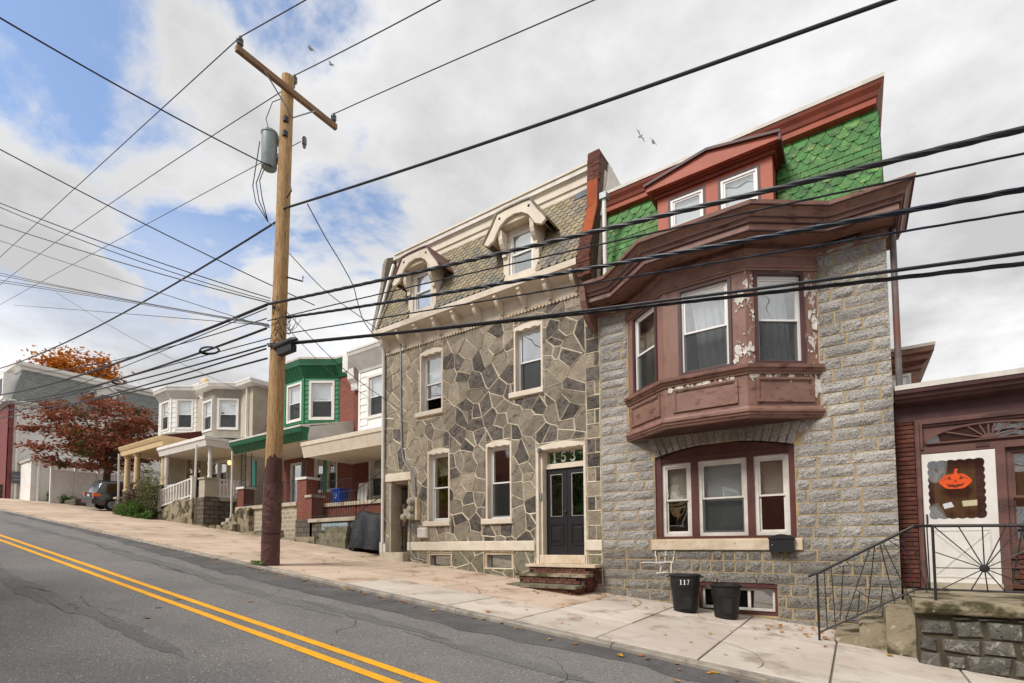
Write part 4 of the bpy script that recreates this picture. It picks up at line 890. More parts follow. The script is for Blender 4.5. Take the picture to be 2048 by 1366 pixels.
for a in (18, 42, 66, 90, 114, 138, 162):
    l = 1/math.hypot(math.cos(rad(a))/.76, math.sin(rad(a))/.25); MB(f3).prism(ribbon([(1.8+.08*math.cos(rad(a)), 3.34+.06*math.sin(rad(a))), (1.8+l*math.cos(rad(a)), 3.335+l*math.sin(rad(a)))], .022), .002, .03).build('glazing_bar', 'old_wood_brown', fan)
MB(f3).prism(arc(1.8, 3.34, .1, .07, 0, 180, 10), .0, .043).build('boss', 'old_wood_brown', fan)
MB(f3).box(1.64, 1.8, .03, .052, 3.205, 3.275).build('number_plate', 'brown_dark', H3)
number('151', f3, 1.655, 3.214, .052, .052, 'old_wood_brown', 'house_number', H3, .95, .006)
window(H3, f3, 1.98, 2.75, 1.64, 3.16, w=-.06, fm='old_wood_brown', fw=.07, screen=False, blind='bamboo', bh=.62, deep=.1)
MB().mould([(.63, 10.75), (4.2, 10.75)], [(0, 3.73), (.05, 3.73), (.055, 3.98), (.25, 4.02), (.27, 4.06), (.31, 4.08), (.33, 4.14), (.36, 4.15), (.37, 4.21), (0, 4.22)]).build('cornice', 'brown_dark', H3)
MB().mould([(.63, 10.75), (4.2, 10.75)], [(0, 4.222), (.38, 4.212), (.385, 4.29), (0, 4.33)]).build('drip_edge', 'dirty_white', H3)
# storm door with a scalloped glass
DX0, DX1, DZ0, DZ1 = .965, 1.855, 1.05, 3.15; GX0, GX1, GZ0, GZ1 = 1.045, 1.715, 2.09, 3.02
per = []
def edge(a, b, n): return [(a[0]+(b[0]-a[0])*i/n, a[1]+(b[1]-a[1])*i/n) for i in range(n)]
ro = edge((DX0, 1.98), (DX1, 1.98), 24)+edge((DX1, 1.98), (DX1, DZ1), 32)+edge((DX1, DZ1), (DX0, DZ1), 24)+edge((DX0, DZ1), (DX0, 1.98), 32)
ri = []
for (a, b, n_, ax, sg) in (((GX0, GZ0), (GX1, GZ0), 24, 1, -1), ((GX1, GZ0), (GX1, GZ1), 32, 0, 1), ((GX1, GZ1), (GX0, GZ1), 24, 1, 1), ((GX0, GZ1), (GX0, GZ0), 32, 0, -1)):
    for i, (u, z_) in enumerate(edge(a, b, n_)):
        o = .022*abs(math.sin(math.pi*i/n_*(6 if n_ == 24 else 8)))*sg*.8
        if n_ == 24 and sg == 1: o += -.0
        ri.append((u+(o if ax == 0 else 0), z_+(o if ax == 1 else 0)))
m = MB(f3); strip(m, ro, ri, .01, .045); m.box(DX0, DX1, .01, .045, DZ0, 1.98)
sdr = m.build('storm_door', 'white_paint', H3)
MB(f3).ring(DX0-.005, DX1+.005, DZ0-.01, DZ1+.008, -.02, .03, .045).build('door_casing', 'white_paint', sdr)
lp = MB(f3).ring(DX0+.09, DX1-.09, 1.13, 1.9, .044, .052, .02)
for s in (0, 1):
    a, b_ = (DX0+.12, DX1-.12)[::1 if s else -1]; lp.prism(ribbon([(a, 1.18), (b_, 1.86)], .018), .0445, .051+.001*s)
lp.build('panel', 'dirty_white', sdr)
MB(f3).box(GX0-.03, GX1+.03, .022, .027, GZ0-.03, GZ1+.03).build('pane', 'glass', sdr)
iw = MB(f3).box(DX0+.02, DX1-.02, -.13, -.1, 1.0, 3.12).build('inner_door', 'old_wood_brown', sdr)
for i in range(5): MB(f3).box(1.12+i*.105, 1.218+i*.105, -.1, -.09, 2.0, 2.98).build('door_board', 'door_board', sdr)
MB(f3).box(DX0+.02, DX0+.04, .045, .075, 2.0, 2.16).build('handle', 'black_iron', sdr)
MB(f3).box(.96, 1.86, -.2, .12, .9, 1.05).build('threshold', 'concrete', H3)
rs = MB(); rs.box(.6, 1.29, 14, 18, 4.2, 5.6); r3 = rs.build('rear_storey', 'brown_paint', H3)
MB().mould([(.3, 14), (1.29, 14), (1.29, 18)], [(0, 5.48), (.05, 5.5), (.06, 5.58), (.16, 5.66), (.18, 5.76), (.24, 5.8), (.25, 5.9), (0, 5.92)]).build('eaves', 'brown_paint', r3)
MB().mould([(.3, 14), (1.29, 14), (1.29, 18)], [(0, 5.922), (.26, 5.905), (.265, 5.97), (0, 5.99)]).build('drip_edge', 'dirty_white', r3)
window(r3, Fr(0, 14), .75, 1.14, 4.6, 5.42, w=.04, screen=False)
# pumpkin and notices on the storm door
M('pumpkin_orange', '#d9541f', '#cf4a17', s=9, rough=.5, bump=0); M('pumpkin_line', '#5c2412', rough=.6, bump=0); M('paper', '#bfc2c6', rough=.7, bump=0); M('paper_yellow', '#b7b08c', rough=.7, bump=0)
pk = thing('pumpkin_cutout', 'orange paper jack-o-lantern stuck inside the white storm door glass', 'decoration', (1.38, 10.70, 2.55))
cx, cz = 1.37, 2.68; body = [(cx+.195*math.cos(rad(a))*(1+.03*math.cos(rad(6*a))), cz+.125*math.sin(rad(a))*(1+.05*math.cos(rad(6*a)))) for a in range(0, 360, 10)]
MB(f3).prism(body, .0475, .0505).build('face', 'pumpkin_orange', pk)
MB(f3).prism([(cx-.02, cz+.115), (cx+.035, cz+.115), (cx+.02, cz+.16), (cx+.045, cz+.2), (cx+.0, cz+.205), (cx-.005, cz+.16)], .0475, .051).build('stalk', 'pumpkin_orange', pk)
for s in (-1, 1):
    MB(f3).prism([(cx+s*.045, cz+.03), (cx+s*.105, cz+.04), (cx+s*.068, cz+.082)], .0506, .0515).build('eye', 'pumpkin_line', pk)
    MB(f3).prism(ribbon(arc(cx, cz, .145*1, .105, 90-s*75, 90-s*20, 8), .006), .0506, .0513).build('rib_line', 'pumpkin_line', pk)
MB(f3).prism([(cx-.018, cz-.005), (cx+.02, cz-.003), (cx+.002, cz+.025)], .0506, .0515).build('nose', 'pumpkin_line', pk)
MB(f3).prism([(cx-.12, cz-.025), (cx-.07, cz-.05), (cx-.03, cz-.045), (cx, cz-.065), (cx+.03, cz-.045), (cx+.07, cz-.05), (cx+.12, cz-.015), (cx+.08, cz-.08), (cx+.035, cz-.088), (cx+.01, cz-.105), (cx-.04, cz-.09), (cx-.08, cz-.085)], .0506, .0515).build('mouth', 'pumpkin_line', pk)
tag(MB(f3).prism([(1.20, 2.32), (1.31, 2.35), (1.34, 2.27), (1.22, 2.24)], .0475, .049).build('paper_note', 'paper'), 'small tilted grey-white notice below the pumpkin on the storm door', 'notice')
tag(MB(f3).prism([(1.44, 2.36), (1.62, 2.37), (1.62, 2.28), (1.45, 2.27)], .0475, .049).build('paper_note', 'paper_yellow'), 'level cream paper notice on the right of the storm door glass', 'notice')

# ------------------------------------------------------------------ stoop and iron railing
SP = thing('entrance_stoop', 'mossy concrete stairs and landing on a rough stone retaining wall', 'stoop', (1.0, 9.3, .1))
for i, (x0, x1, y0, zt) in enumerate(((-.31, .75, 9.22, .3), (.01, .75, 9.2, .5), (.33, .75, 9.02, .77))):
    m = MB(); b_ = .02; m.plan([(x0, y0), (x1, y0), (x1, 10.37), (x0, 10.37)], -.3, zt-b_); m.plan([(x0+b_, y0+b_), (x1, y0+b_), (x1, 10.37), (x0+b_, 10.37)], zt-b_, zt); m.build('step', 'mossy_concrete', SP)
ld = MB().mould([(.63, 10.7), (.63, 8.66), (4.4, 8.66)][::1], [(-.4, .76), (-.03, .76), (.0, .78), (.015, .84), (.0, .9), (-.03, .925), (-.4, .925)]); 
ld = MB(); prf = [(8.69, .75), (8.64, .77), (8.62, .83), (8.64, .895), (8.69, .925), (10.74, .93), (10.74, .75)]; ld.xprof(prf, .63, 4.4).build('landing', 'mossy_concrete', SP)
M('wall_gap', '#3d372c', '#4d4536', s=6, rough=.95, bump=.5, bs=40); f4 = Fr(0, 8.74); rw = MB().box(.66, 4.4, 8.74, 10.7, -.7, .76).build('retaining_wall', 'wall_gap', SP)
r5 = random.Random(9); z = -.34; cells = []
while z < .7:
    h = r5.uniform(.15, .27); x = .67
    while x < 4.3:
        wd = r5.uniform(.2, .52); j = lambda: r5.uniform(-.025, .025)
        cells.append([(x+j(), z+j()), (x+wd+j(), z+j()), (x+wd+j(), min(.74, z+h+j())), (x+j(), min(.74, z+h+j()))]); x += wd
    z += h
M('wall_stone', '#6d6a62', '#56544e', s=7, rough=.9, bump=.9, bs=40, rnd=.32, hue=.01, c3='#8f8b82', s3=12, t3=(.54, .64), c4='#2f2e28', s4=20, t4=(.56, .68), bd=.03)
for c_ in cells:
    p = inset(c_, .017)
    if p and max(q[1] for q in p) > zs(p[0][0], 8.7)-.1: stone_mb(f4, p, -.01, .05, .03).build('stone', 'wall_stone', rw, fix=False)
RL = thing('iron_railing', 'black wrought-iron stair railing with sunburst panel on the stoop', 'railing', (.2, 9.1, .3))
ZX = lambda u, v: (-.5+(u-70)*.00313, 9.1, 1.23-(v-930)*.00378)
def bar(name, pts, r, n=6): return MB().tube(pts, r, n).build(name, 'black_iron', RL)
bar('post', [(-.5, 9.1, .1), (-.5, 9.1, 1.24)], .018); bar('post', [(.865, 8.75, .9), (.865, 8.75, 1.92)], .018); bar('post', [(1.9, 8.75, .9), (1.9, 8.75, 1.91)], .018)
bar('top_rail', [(-.62, 9.13, 1.18), (-.5, 9.1, 1.235), (.70, 9.1, 1.93), (.865, 8.75, 1.92), (1.9, 8.75, 1.9), (3.2, 8.75, 1.9)], .021, 8)
bar('bottom_rail', [(-.48, 9.1, .335), (.68, 9.1, 1.03), (.82, 8.8, 1.07), (1.9, 8.75, 1.07), (3.2, 8.75, 1.07)], .014, 8)
for a, b_, c, d_ in ((100, 915, 104, 1148), (130, 903, 138, 1135), (180, 897, 158, 1118), (284, 832, 178, 1116), (305, 820, 265, 1080), (325, 808, 372, 1035), (334, 800, 424, 1008), (350, 790, 416, 838), (362, 785, 416, 805), (415, 770, 442, 1000), (436, 760, 488, 992), (185, 895, 255, 899), (188, 872, 205, 893), (228, 992, 272, 1018), (290, 965, 355, 966), (240, 1000, 228, 1092), (330, 968, 316, 1060)):
    bar('baluster', [ZX(a, b_), ZX(c, d_)], .0075)
ctr = (1.36, 8.75, 1.36)
MB().lathe((1.36, 8.74, 1.36), [(.02, -.012), (.05, -.008), (.052, .012), (.02, .02)], 14, 'y').build('hub', 'black_iron', RL)
for x, z in ((.89, 1.9), (1.13, 1.9), (1.36, 1.9), (1.58, 1.9), (1.72, 1.9), (.875, 1.57), (.875, 1.36), (.93, 1.08), (1.22, 1.08), (1.38, 1.08), (1.54, 1.08), (1.87, 1.1), (1.87, 1.66), (1.87, 1.38)): bar('spoke', [ctr, (x, 8.75, z)], .0075)
ct2 = (2.5, 8.75, 1.36)
MB().lathe((2.5, 8.74, 1.36), [(.02, -.012), (.05, -.008), (.052, .012), (.02, .02)], 14, 'y').build('hub', 'black_iron', RL)
for i in range(14): a_ = 2*math.pi*i/14; k_ = min(.58/max(1e-3, abs(math.cos(a_))), (.54 if math.sin(a_) > 0 else .29)/max(1e-3, abs(math.sin(a_)))); bar('spoke', [ct2, (2.5+k_*math.cos(a_), 8.75, 1.36+k_*math.sin(a_))], .0075)
bar('post', [(3.1, 8.75, .9), (3.1, 8.75, 1.91)], .018)
for p, q in (((1.74, 1.9), (1.62, 1.2)), ((.78, 1.92), (.80, 1.06)), ((.81, 1.92), (.815, 1.06))): bar('baluster', [(p[0], 8.78, p[1]), (q[0], 8.78, q[1])], .0085)

# ------------------------------------------------------------------ bins, letter box, meters
def bin_(cx, cy, h, r0, r1, label, num=None):
    z0 = zs(cx, cy)+.005; B = thing('rubbish_bin', label, 'bin', (cx, cy, z0), 'lidless black bins by the granite wall')
    MB().lathe((cx, cy, z0), [(r0*.9, 0), (r0, .02), (r0+(r1-r0)*.62, h*.62), (r0+(r1-r0)*.62+.014, h*.65), (r1-.006, h*.93), (r1-.006, h*.95), (r1+.018, h*.955), (r1+.022, h*.985), (r1+.012, h), (r1-.012, h), (r1-.025, h*.9), (r0*.9, .05)], 28).build('body', 'black_plastic', B, True)
    d = Vector((-cx, -cy, 0)).normalized(); t = Vector((-d.y, d.x, 0))
    for s in (-1, 1):
        p = Vector((cx, cy, z0+h*.93))+t*s*(r1+.0); q = p+t*s*.06
        MB().tube([p+d*.07+Vector((0, 0, 0)), q+d*.06, q-d*.06, p-d*.07], .014, 6).build('handle', 'black_plastic', B)
    rm = r0+(r1-r0)*.3; fb = Fr(cx+d.x*rm, cy+d.y*rm, -d.y, d.x)
    if num:
        number(num, Fr(cx+d.x*(r1-.012), cy+d.y*(r1-.012), -d.y, d.x), -.10, z0+h*.74, .09, -.02, 'num_white', 'painted_number', B, .72, .026)
        MB(fb).prism([(-.1, z0+.06), (.1, z0+.06)]+arc(0, z0+h*.33, .1, .07, 0, 180, 8), -.05, .012).build('grip_panel', 'black_plastic', B)
    else: MB(fb).box(-.05, .09, -.05, .014, z0+.1, z0+h*.6).build('grip_panel', 'black_plastic', B)
bin_(-2.68, 9.72, .69, .215, .272, 'taller black plastic bin with painted number 117', '117'); bin_(-1.965, 9.74, .6, .2, .248, 'shorter black plastic bin in front of the basement window')
mbx = thing('letter_box', 'black wall-mounted letter box with curved lid under the granite house window', 'letter box', (-1.1, 10.3, 1.55))
MB(F).prism([(-1.3, 1.54), (-.9, 1.54), (-.9, 1.78)]+[(-.9-.4*i/8, 1.79+.065*math.sin(math.pi*i/8)) for i in range(9)]+[(-1.3, 1.78)], .05, .17).build('box', 'black_paint', mbx)
MB(F).prism([(-.885, 1.775)]+[(-.885-.43*i/10, 1.795+.07*math.sin(math.pi*i/10)) for i in range(11)]+[(-1.315, 1.775)], .05, .185).build('lid', 'black_paint', mbx)
MB().lathe((-1.25, 10.228, 1.67), [(.012, 0), (.012, .01)], 10, 'y').build('lock', 'steel', mbx)
mt = thing('meter_bank', 'four round electricity meters on a grey board beside the passage gate', 'meter', (-10.55, 10.35, 2.3))
MB(F).box(-10.6, -10.28, .02, .12, 2.42, 3.08).build('backboard', 'meter_grey', mt); MB(F).box(-10.33, -10.26, .02, .16, 2.42, 3.06).build('cover', 'cream_old', mt); MB(F).box(-10.86, -10.5, .02, .1, 2.46, 2.76).build('backboard', 'meter_grey', mt)
for x, z in ((-10.5, 2.96), (-10.5, 2.74), (-10.5, 2.52), (-10.76, 2.52)):
    MB().lathe((x, 10.28, z), [(.08, 0), (.105, -.01), (.105, -.05), (.085, -.06), (.08, -.13), (.05, -.145)], 18, 'y').build('meter', 'meter_grey', mt, True)
cd = MB()
for i in range(5): cd.tube([(-10.62+i*.075, 10.33, 2.42), (-10.62+i*.075+.01, 10.3, 2.25), (-10.58+i*.05, 10.33, 2.1-.02*i)], .012, 6)
cd.build('cable', 'steel', mt)
MB().tube([(-10.64, 10.345, 2.45), (-10.64, 10.345, 1.7), (-10.6, 10.33, 1.55), (-10.4, 10.34, 1.32), (-10.05, 10.345, 1.27)], .017, 6).build('conduit', 'steel', mt)
tag(MB(F).bbox(-10.3, -9.92, .012, .13, 1.9, 2.2, .03).build('utility_box', 'dirty_white'), 'small white plastic box on the stone wall below the meters', 'utility box')
cdt = MB().tube([(-11.07, 10.36, 7.9), (-11.05, 10.35, 6.2), (-11.0, 10.35, 4.6), (-10.92, 10.35, 4.22), (-10.46, 10.35, 3.68), (-10.43, 10.35, 3.1)], .026, 8)
tag(cdt.build('service_conduit', 'steel', None, True), 'grey conduit running down the stone wall to the meters', 'conduit')
cam_ = thing('door_light', 'small grey lamp on the door surround of number 153', 'lamp', (-6.22, 10.33, 3.95)); MB().lathe((-6.24, 10.33, 3.93), [(.03, 0), (.045, .02), (.045, .09), (.02, .11)], 12).build('lamp_body', 'steel', cam_, True); MB(F).box(-6.3, -6.2, .02, .06, 3.92, 3.99).build('bracket', 'steel', cam_)
tag(MB(F).bbox(-6.31, -6.245, -.06, -.02, 2.78, 2.95, .006).build('doorbell', 'steel'), 'grey doorbell box beside the black double doors', 'doorbell')
# ------------------------------------------------------------------ porch houses up the hill
M('green_siding', '#2f7a52', '#2a6e4a', s=3, rough=.5, bump=.05); M('green_dark', '#1c5a3c', '#174f34', s=3, rough=.5, bump=.05); M('teal', '#1d6f66', rough=.6, bump=0)
M('siding_white', '#e4e2de', '#d9d6d1', s=3, rough=.5, bump=.05); M('grey_panel', '#bcb9b4', '#aeaba6', s=2, rough=.7, bump=.1)
M('stucco_grey', '#9c958b', '#8e877d', s=2.5, rough=.9, bump=.3, bs=70); M('stucco_beige', '#b3aa99', '#a59c8a', s=1.6, rough=.9, bump=.25, bs=60, c3='#8a8273', s3=1.1, t3=(.6, .75))
M('tan_paint', '#cdb58f', '#c2a981', s=3, rough=.6, bump=.05); M('rust_roof', '#5a2a20', '#4a221b', s=5, rough=.8, bump=.2)
M('blue_plastic', '#1447b0', '#103c99', s=6, rough=.45, bump=0); M('grey_brick_paint', '#8e9a92', rough=.7, bump=0)
M('cover_black', '#17181b', '#202125', s=5, rough=.55, bump=.3, bs=14, bd=.03); M('glass_block', '#9fb0b3', '#8799a0', s=6, rough=.2, bump=.2, bs=40, spec=.6)
M('white_stucco', '#d8d6d2', '#cdcac5', s=1.2, rough=.85, bump=.1, bs=40); M('red_brick_paint', '#7d4545', '#6d3a3b', s=4, rough=.8, bump=.3, bs=40)
brickmat('grey_shingle', '#8b8d8a', '#777a78', '#666867', .3, .16, ms=.018)
M('lamp_glow', '#ffd28a', rough=.4, bump=0); _b = MAT['lamp_glow'].node_tree.nodes['Principled BSDF']; _b.inputs['Emission Color'].default_value = (1, .62, .22, 1); _b.inputs['Emission Strength'].default_value = 1.1
YW, YP = 13.3, 11.15
def bay(H, path, z0, z1, wins, wall, boards=None, siding=None, blinds=('blind',)*3, grid=0, trim='white_paint'):
    fs = [Fr(a[0], a[1], b[0]-a[0], b[1]-a[1]) for a, b in zip(path, path[1:])]; ls = [math.hypot(b[0]-a[0], b[1]-a[1]) for a, b in zip(path, path[1:])]
    m = MB()
    for f, l, wn in zip(fs, ls, wins):
        q = MB(f); grid_wall(q, 0, l, z0, z1, [(wn[0], wn[1], wn[2], wn[3])] if wn else [], .12); m.raw(q.v, q.f)
    m.plan(path, z0, z0+.03); B = m.build('bay', wall, H)
    for k_, (f, l, wn) in enumerate(zip(fs, ls, wins)):
        if not wn: continue
        MB(f).ring(wn[0]-.09, wn[1]+.09, wn[2]-.09, wn[3]+.1, -.02, .04, .1).build('casing', trim, B)
        window(B, f, wn[0], wn[1], wn[2], wn[3], w=-.05, screen=True, blind=blinds[k_], bh=.5, deep=.08, grid=grid)
        MB(f).box(wn[0]-.1, wn[1]+.1, -.5, -.49, z0, z1).build('room_dark_sheet', 'unlit_dark', B)  # near-black sheet painted for the interior shade behind each bay window
    if boards:
        n = boards
        for i in range(n):
            za, zb = z0+(z1-z0)*i/n, z0+(z1-z0)*(i+1)/n
            for f, l, wn in zip(fs, ls, wins):
                segs = [(.05, l-.05)] if not wn or zb < wn[2]-.05 or za > wn[3]+.05 else [(.05, wn[0]-.09), (wn[1]+.09, l-.05)]
                for a, b in segs:
                    if b-a > .03: MB(f).raw([f(a, .002, zb), f(b, .002, zb), f(b, .026, za+.004), f(a, .026, za+.004), f(a, 0, za+.004), f(b, 0, za+.004)], [(0, 1, 2, 3), (2, 3, 4, 5)]).build('siding_board', siding, B)
        for (x, y) in path[1:-1]: MB().plan([(x-.05, y-.035), (x+.05, y-.035), (x+.05, y+.05), (x-.05, y+.05)], z0, z1).build('corner_board', siding, B)
    return B
def seams(H, path, prof, sp, mat, name='skirt_seam'):
    m = MB()
    for a, b in zip(path, path[1:]):
        l = math.hypot(b[0]-a[0], b[1]-a[1]); f = Fr(a[0], a[1], b[0]-a[0], b[1]-a[1])
        for i in range(1, int(l/sp)):
            u = i*l/int(l/sp); (o0, za), (o1, zb) = prof
            m.raw([f(u-.012, o0+.001, za), f(u+.012, o0+.001, za), f(u+.012, o1+.001, zb), f(u-.012, o1+.001, zb), f(u, o0+.02, za), f(u, o1+.02, zb)], [(0, 4, 5, 3), (1, 4, 5, 2)])
    tag(m.build(name, mat, H, fix=False), kind='stuff')
def iron_fence(parent, p, q, z0, h, sp=.13, posts=True, name='railing'):
    m = MB(); n = max(2, int(math.hypot(q[0]-p[0], q[1]-p[1])/sp)); s0, s1 = z0 if isinstance(z0, tuple) else (z0, z0)
    for i in range(n+1):
        t = i/n; x, y, z = p[0]+(q[0]-p[0])*t, p[1]+(q[1]-p[1])*t, s0+(s1-s0)*t; r = .016 if i in (0, n) else .009
        m.tube([(x, y, z), (x, y, z+h+(.05 if i in (0, n) else 0))], r, 5)
    for o in (.08, h): m.tube([(p[0], p[1], s0+o), (q[0], q[1], s1+o)], .013, 5)
    return m.build(name, 'black_iron', parent)
def balustrade(parent, p, q, z0, h, n, mat='white_paint'):
    s0, s1 = z0; d = Vector((q[0]-p[0], q[1]-p[1], 0)).normalized()
    for i in range(n):
        t = (i+.5)/n; x, y, z = p[0]+(q[0]-p[0])*t, p[1]+(q[1]-p[1])*t, s0+(s1-s0)*t
        MB().box(x-.035, x+.035, y-.035, y+.035, z+.06, z+h-.04).build('baluster', mat, parent)
    m = MB()
    for o in (.02, h-.05): m.raw([(p[0]+s*a*.045*d.y, p[1]-s*a*.045*d.x, s0+o+k) for a in (1,) for s in (-1, 1) for k in (0, .07)]+[(q[0]+s*.045*d.y, q[1]-s*.045*d.x, s1+o+k) for s in (-1, 1) for k in (0, .07)], [(0, 1, 5, 4), (2, 3, 7, 6), (1, 3, 7, 5), (0, 2, 6, 4), (0, 1, 3, 2), (4, 5, 7, 6)])
    m.build('handrail', mat, parent)
def roof_slab(H, x0, x1, zf, zb, mat, name='porch_roof', th=.06, yb=YW): return MB().xprof([(YP-.12, zf), (yb, zb), (yb, zb-th), (YP-.12, zf-th)], x0, x1).build(name, mat, H)
# --- white-bay house next to the stone house
HW = thing('white_bay_house', 'brick row house with white second-floor bay beside the stone house', 'house', (-14.5, 13.3, 1.9))
w = MB(Fr(0, YW)); grid_wall(w, -17.0, -11.9, .5, 9.1, [(-15.85, -14.7, 3.62, 5.15), (-13.9, -12.9, 3.3, 5.3)], .2); shell(w, -17.0, -11.9, YW, 22, .5, 9.1); w.build('wall', 'brick_wall', HW)
for a, b, c, d_ in ((-15.85, -14.7, 3.62, 5.15),):
    MB(Fr(0, YW)).ring(a-.12, b+.12, c-.12, d_+.12, -.05, .04, .13).build('casing', 'white_paint', HW); window(HW, Fr(0, YW), a, b, c, d_, w=-.05, blind='unlit_dark')
bay(HW, [(-16.0, 13.29), (-15.95, 12.78), (-12.6, 12.78), (-11.95, 13.29)], 6.1, 8.56, [None, (.55, 1.55, 6.68, 8.2), None], 'siding_white', 9, 'siding_white', blinds=('blind', 'blind', 'blind'))
MB().mould([(-16.0, 13.3), (-15.95, 12.78), (-12.0, 12.78)], [(0, 8.5), (.04, 8.5), (.05, 8.6), (.34, 9.12), (.36, 9.14), (.38, 9.28), (0, 9.3)]).build('eaves', 'grey_panel', HW)
MB().mould([(-16.0, 13.3), (-15.95, 12.78), (-12.0, 12.78)], [(0, 9.302), (.4, 9.285), (.41, 9.36), (0, 9.4)]).build('gutter', 'siding_white', HW)
pw = MB().xprof([(12.9, 8.85), (12.9, 9.58), (14, 9.7), (14, 8.85)], -17.22, -16.88).build('party_parapet', 'white_stucco', HW)
MB().xprof([(12.92, 8.9), (12.95, 8.5), (13.1, 8.35), (13.15, 8.1), (13.3, 8.1), (13.3, 8.9)], -16.95, -16.55).build('console', 'white_stucco', pw)
MB().box(-17.0, -11.9, 13.3, 22, 9.05, 9.3).build('roof', 'grey_panel', HW)
roof_slab(HW, -17.1, -11.92, 5.6, 6.2, 'dirty_white')
MB().mould([(-17.1, YP), (-11.92, YP)], [(0, 5.02), (.03, 5.02), (.04, 5.07), (.13, 5.42), (.16, 5.44), (.17, 5.58), (-.1, 5.6)]).build('fascia', 'cream', HW)
MB().box(-17.1, -11.92, YP, YW, 5.06, 5.1).build('porch_ceiling', 'cream', HW)
MB().box(-17.0, -11.95, 11.65, 13.3, 1.5, 3.16).build('porch_base', 'brick_wall', HW); MB().box(-17.0, -11.95, 11.58, 13.3, 3.16, 3.29).build('porch_floor', 'concrete', HW)
MB().box(-16.6, -11.95, 11.0, 11.66, 2.56, 2.69).build('terrace_slab', 'concrete', HW); MB().box(-16.6, -11.95, 11.08, 11.64, 1.4, 2.56).build('terrace_wall', 'rubble_far', HW)
gbk = MB().box(-15.85, -14.3, 11.05, 11.075, 2.2, 2.52).build('basement_window', 'dark_slate', HW)
gme = MB(Fr(0, 0)).bbox(0, .155, 0, .03, 0, .115, .012).mesh('glass_block', 'glass_block')
for i in range(9):
    for j in range(2): inst(gme, 'glass_block', gbk, (-15.8+i*.163, 11.05, 2.25+j*.123))
for x0, x1, z0, z1, m_ in ((-17.46, -16.86, 2.7, 4.2, 'brick_wall_red'), (-16.85, -16.5, 2.7, 3.5, 'brick_wall_red')):
    q = MB().box(x0, x1, 11.1, 11.6, z0, z1).build('pier', m_, HW); MB().box(x0-.05, x1+.05, 11.05, 11.65, z1, z1+.09).build('cap', 'white_paint' if z1 > 4 else 'concrete', q)
MB().box(-17.5, -16.45, 11.08, 11.6, 1.6, 2.7).build('pier_base', 'rubble_far', HW)
ip = MB()
for x, y in ((-17.3, 11.2), (-17.0, 11.2), (-17.0, 11.5)): ip.tube([(x, y, 4.25), (x, y, 5.1)], .018, 5)
for k in range(5):
    for s in (0, 1): ip.tube([(-17.3+.3*s, 11.2, 4.3+k*.16), (-17.15, 11.2, 4.38+k*.16), (-17.3+.3*(1-s), 11.2, 4.46+k*.16)], .009, 5)
ip.build('iron_post', 'black_iron', HW)
iron_fence(HW, (-16.5, 11.1), (-14.0, 11.1), 2.69, .9); iron_fence(HW, (-16.8, 11.7), (-15.0, 11.7), 3.29, .85); iron_fence(HW, (-14.0, 11.1), (-12.6, 11.1), (2.69, 3.3), .9, .2)
for i in range(3): MB().box(-16.0+i*.28, -14.2+.01*i, 10.82+.03*i, 11.045, 1.5, 1.95+i*.2).build('step', 'stone_base', HW)
# --- green house
HG = thing('green_bay_house', 'row house with green sided bay and green porch canopy', 'house', (-19.5, 13.3, 2.4))
w = MB(Fr(0, YW)); GD = [(-21.4, -20.5, 3.4, 5.5), (-19.55, -18.95, 4.1, 5.6), (-18.7, -18.05, 4.1, 5.6)]
grid_wall(w, -22.0, -17.0, .8, 9.2, GD, .2); shell(w, -22.0, -17.0, YW, 22, .8, 9.2); w.build('wall', 'brick_wall_red', HG)
MB(Fr(0, YW)).box(-18.95, -18.7, -.05, .05, 4.0, 5.7).build('mullion', 'green_siding', HG)
for a, b, c, d_ in GD[1:]: MB(Fr(0, YW)).ring(a-.06, b+.06, c-.08, d_+.06, -.05, .03, .08).build('casing', 'white_paint', HG); window(HG, Fr(0, YW), a, b, c, d_, w=-.06, blind='unlit_dark')
gd = MB(Fr(0, YW)).ring(-21.4, -20.5, 3.4, 5.5, -.1, .04, .1).build('door', 'white_paint', HG); MB(Fr(0, YW)).box(-21.3, -20.6, -.05, -.04, 3.45, 5.4).build('pane', 'glass', gd); MB(Fr(0, YW)).box(-21.3, -20.6, -.2, -.19, 3.45, 5.4).build('inner_door', 'bamboo', gd)
GB_ = [(-21.75, 13.29), (-20.5, 12.42), (-19.15, 12.42), (-17.9, 13.29)]
bay(HG, GB_, 6.9, 8.93, [(.35, 1.2, 7.1, 8.6), (.22, 1.15, 7.12, 8.62), (.32, 1.22, 7.12, 8.62)], 'green_siding', 10, 'green_siding')
MB().mould([(-22.0, 13.3)]+GB_+[(-17.25, 13.3)], [(0, 8.85), (.05, 8.86), (.06, 8.9), (.24, 9.28), (.26, 9.29), (.28, 9.33), (.27, 9.35), (.29, 9.55), (0, 9.58)]).build('eaves', 'green_dark', HG); seams(HG, GB_, ((.06, 8.92), (.24, 9.27)), .2, 'green_dark')
MB().mould([(-22.0, 13.3)]+GB_+[(-17.25, 13.3)], [(0, 9.582), (.3, 9.56), (.31, 9.64), (0, 9.7)]).build('gutter', 'dirty_white', HG)
MB().box(-22.0, -17.02, 13.3, 22, 9.15, 9.58).build('roof', 'grey_panel', HG)
MB().mould([(-22.2, YP), (-16.95, YP)], [(0, 5.7), (.02, 5.7), (.03, 5.73), (.2, 5.98), (.24, 5.99), (.27, 6.16), (-.1, 6.2)]).build('canopy', 'green_dark', HG); seams(HG, [(-22.2, YP), (-16.95, YP)], ((.03, 5.73), (.2, 5.98)), .24, 'green_siding')
MB().mould([(-22.2, YP), (-16.95, YP)], [(-.1, 6.205), (.28, 6.17), (.285, 6.24), (-.1, 6.3)]).build('gutter', 'dirty_white', HG)
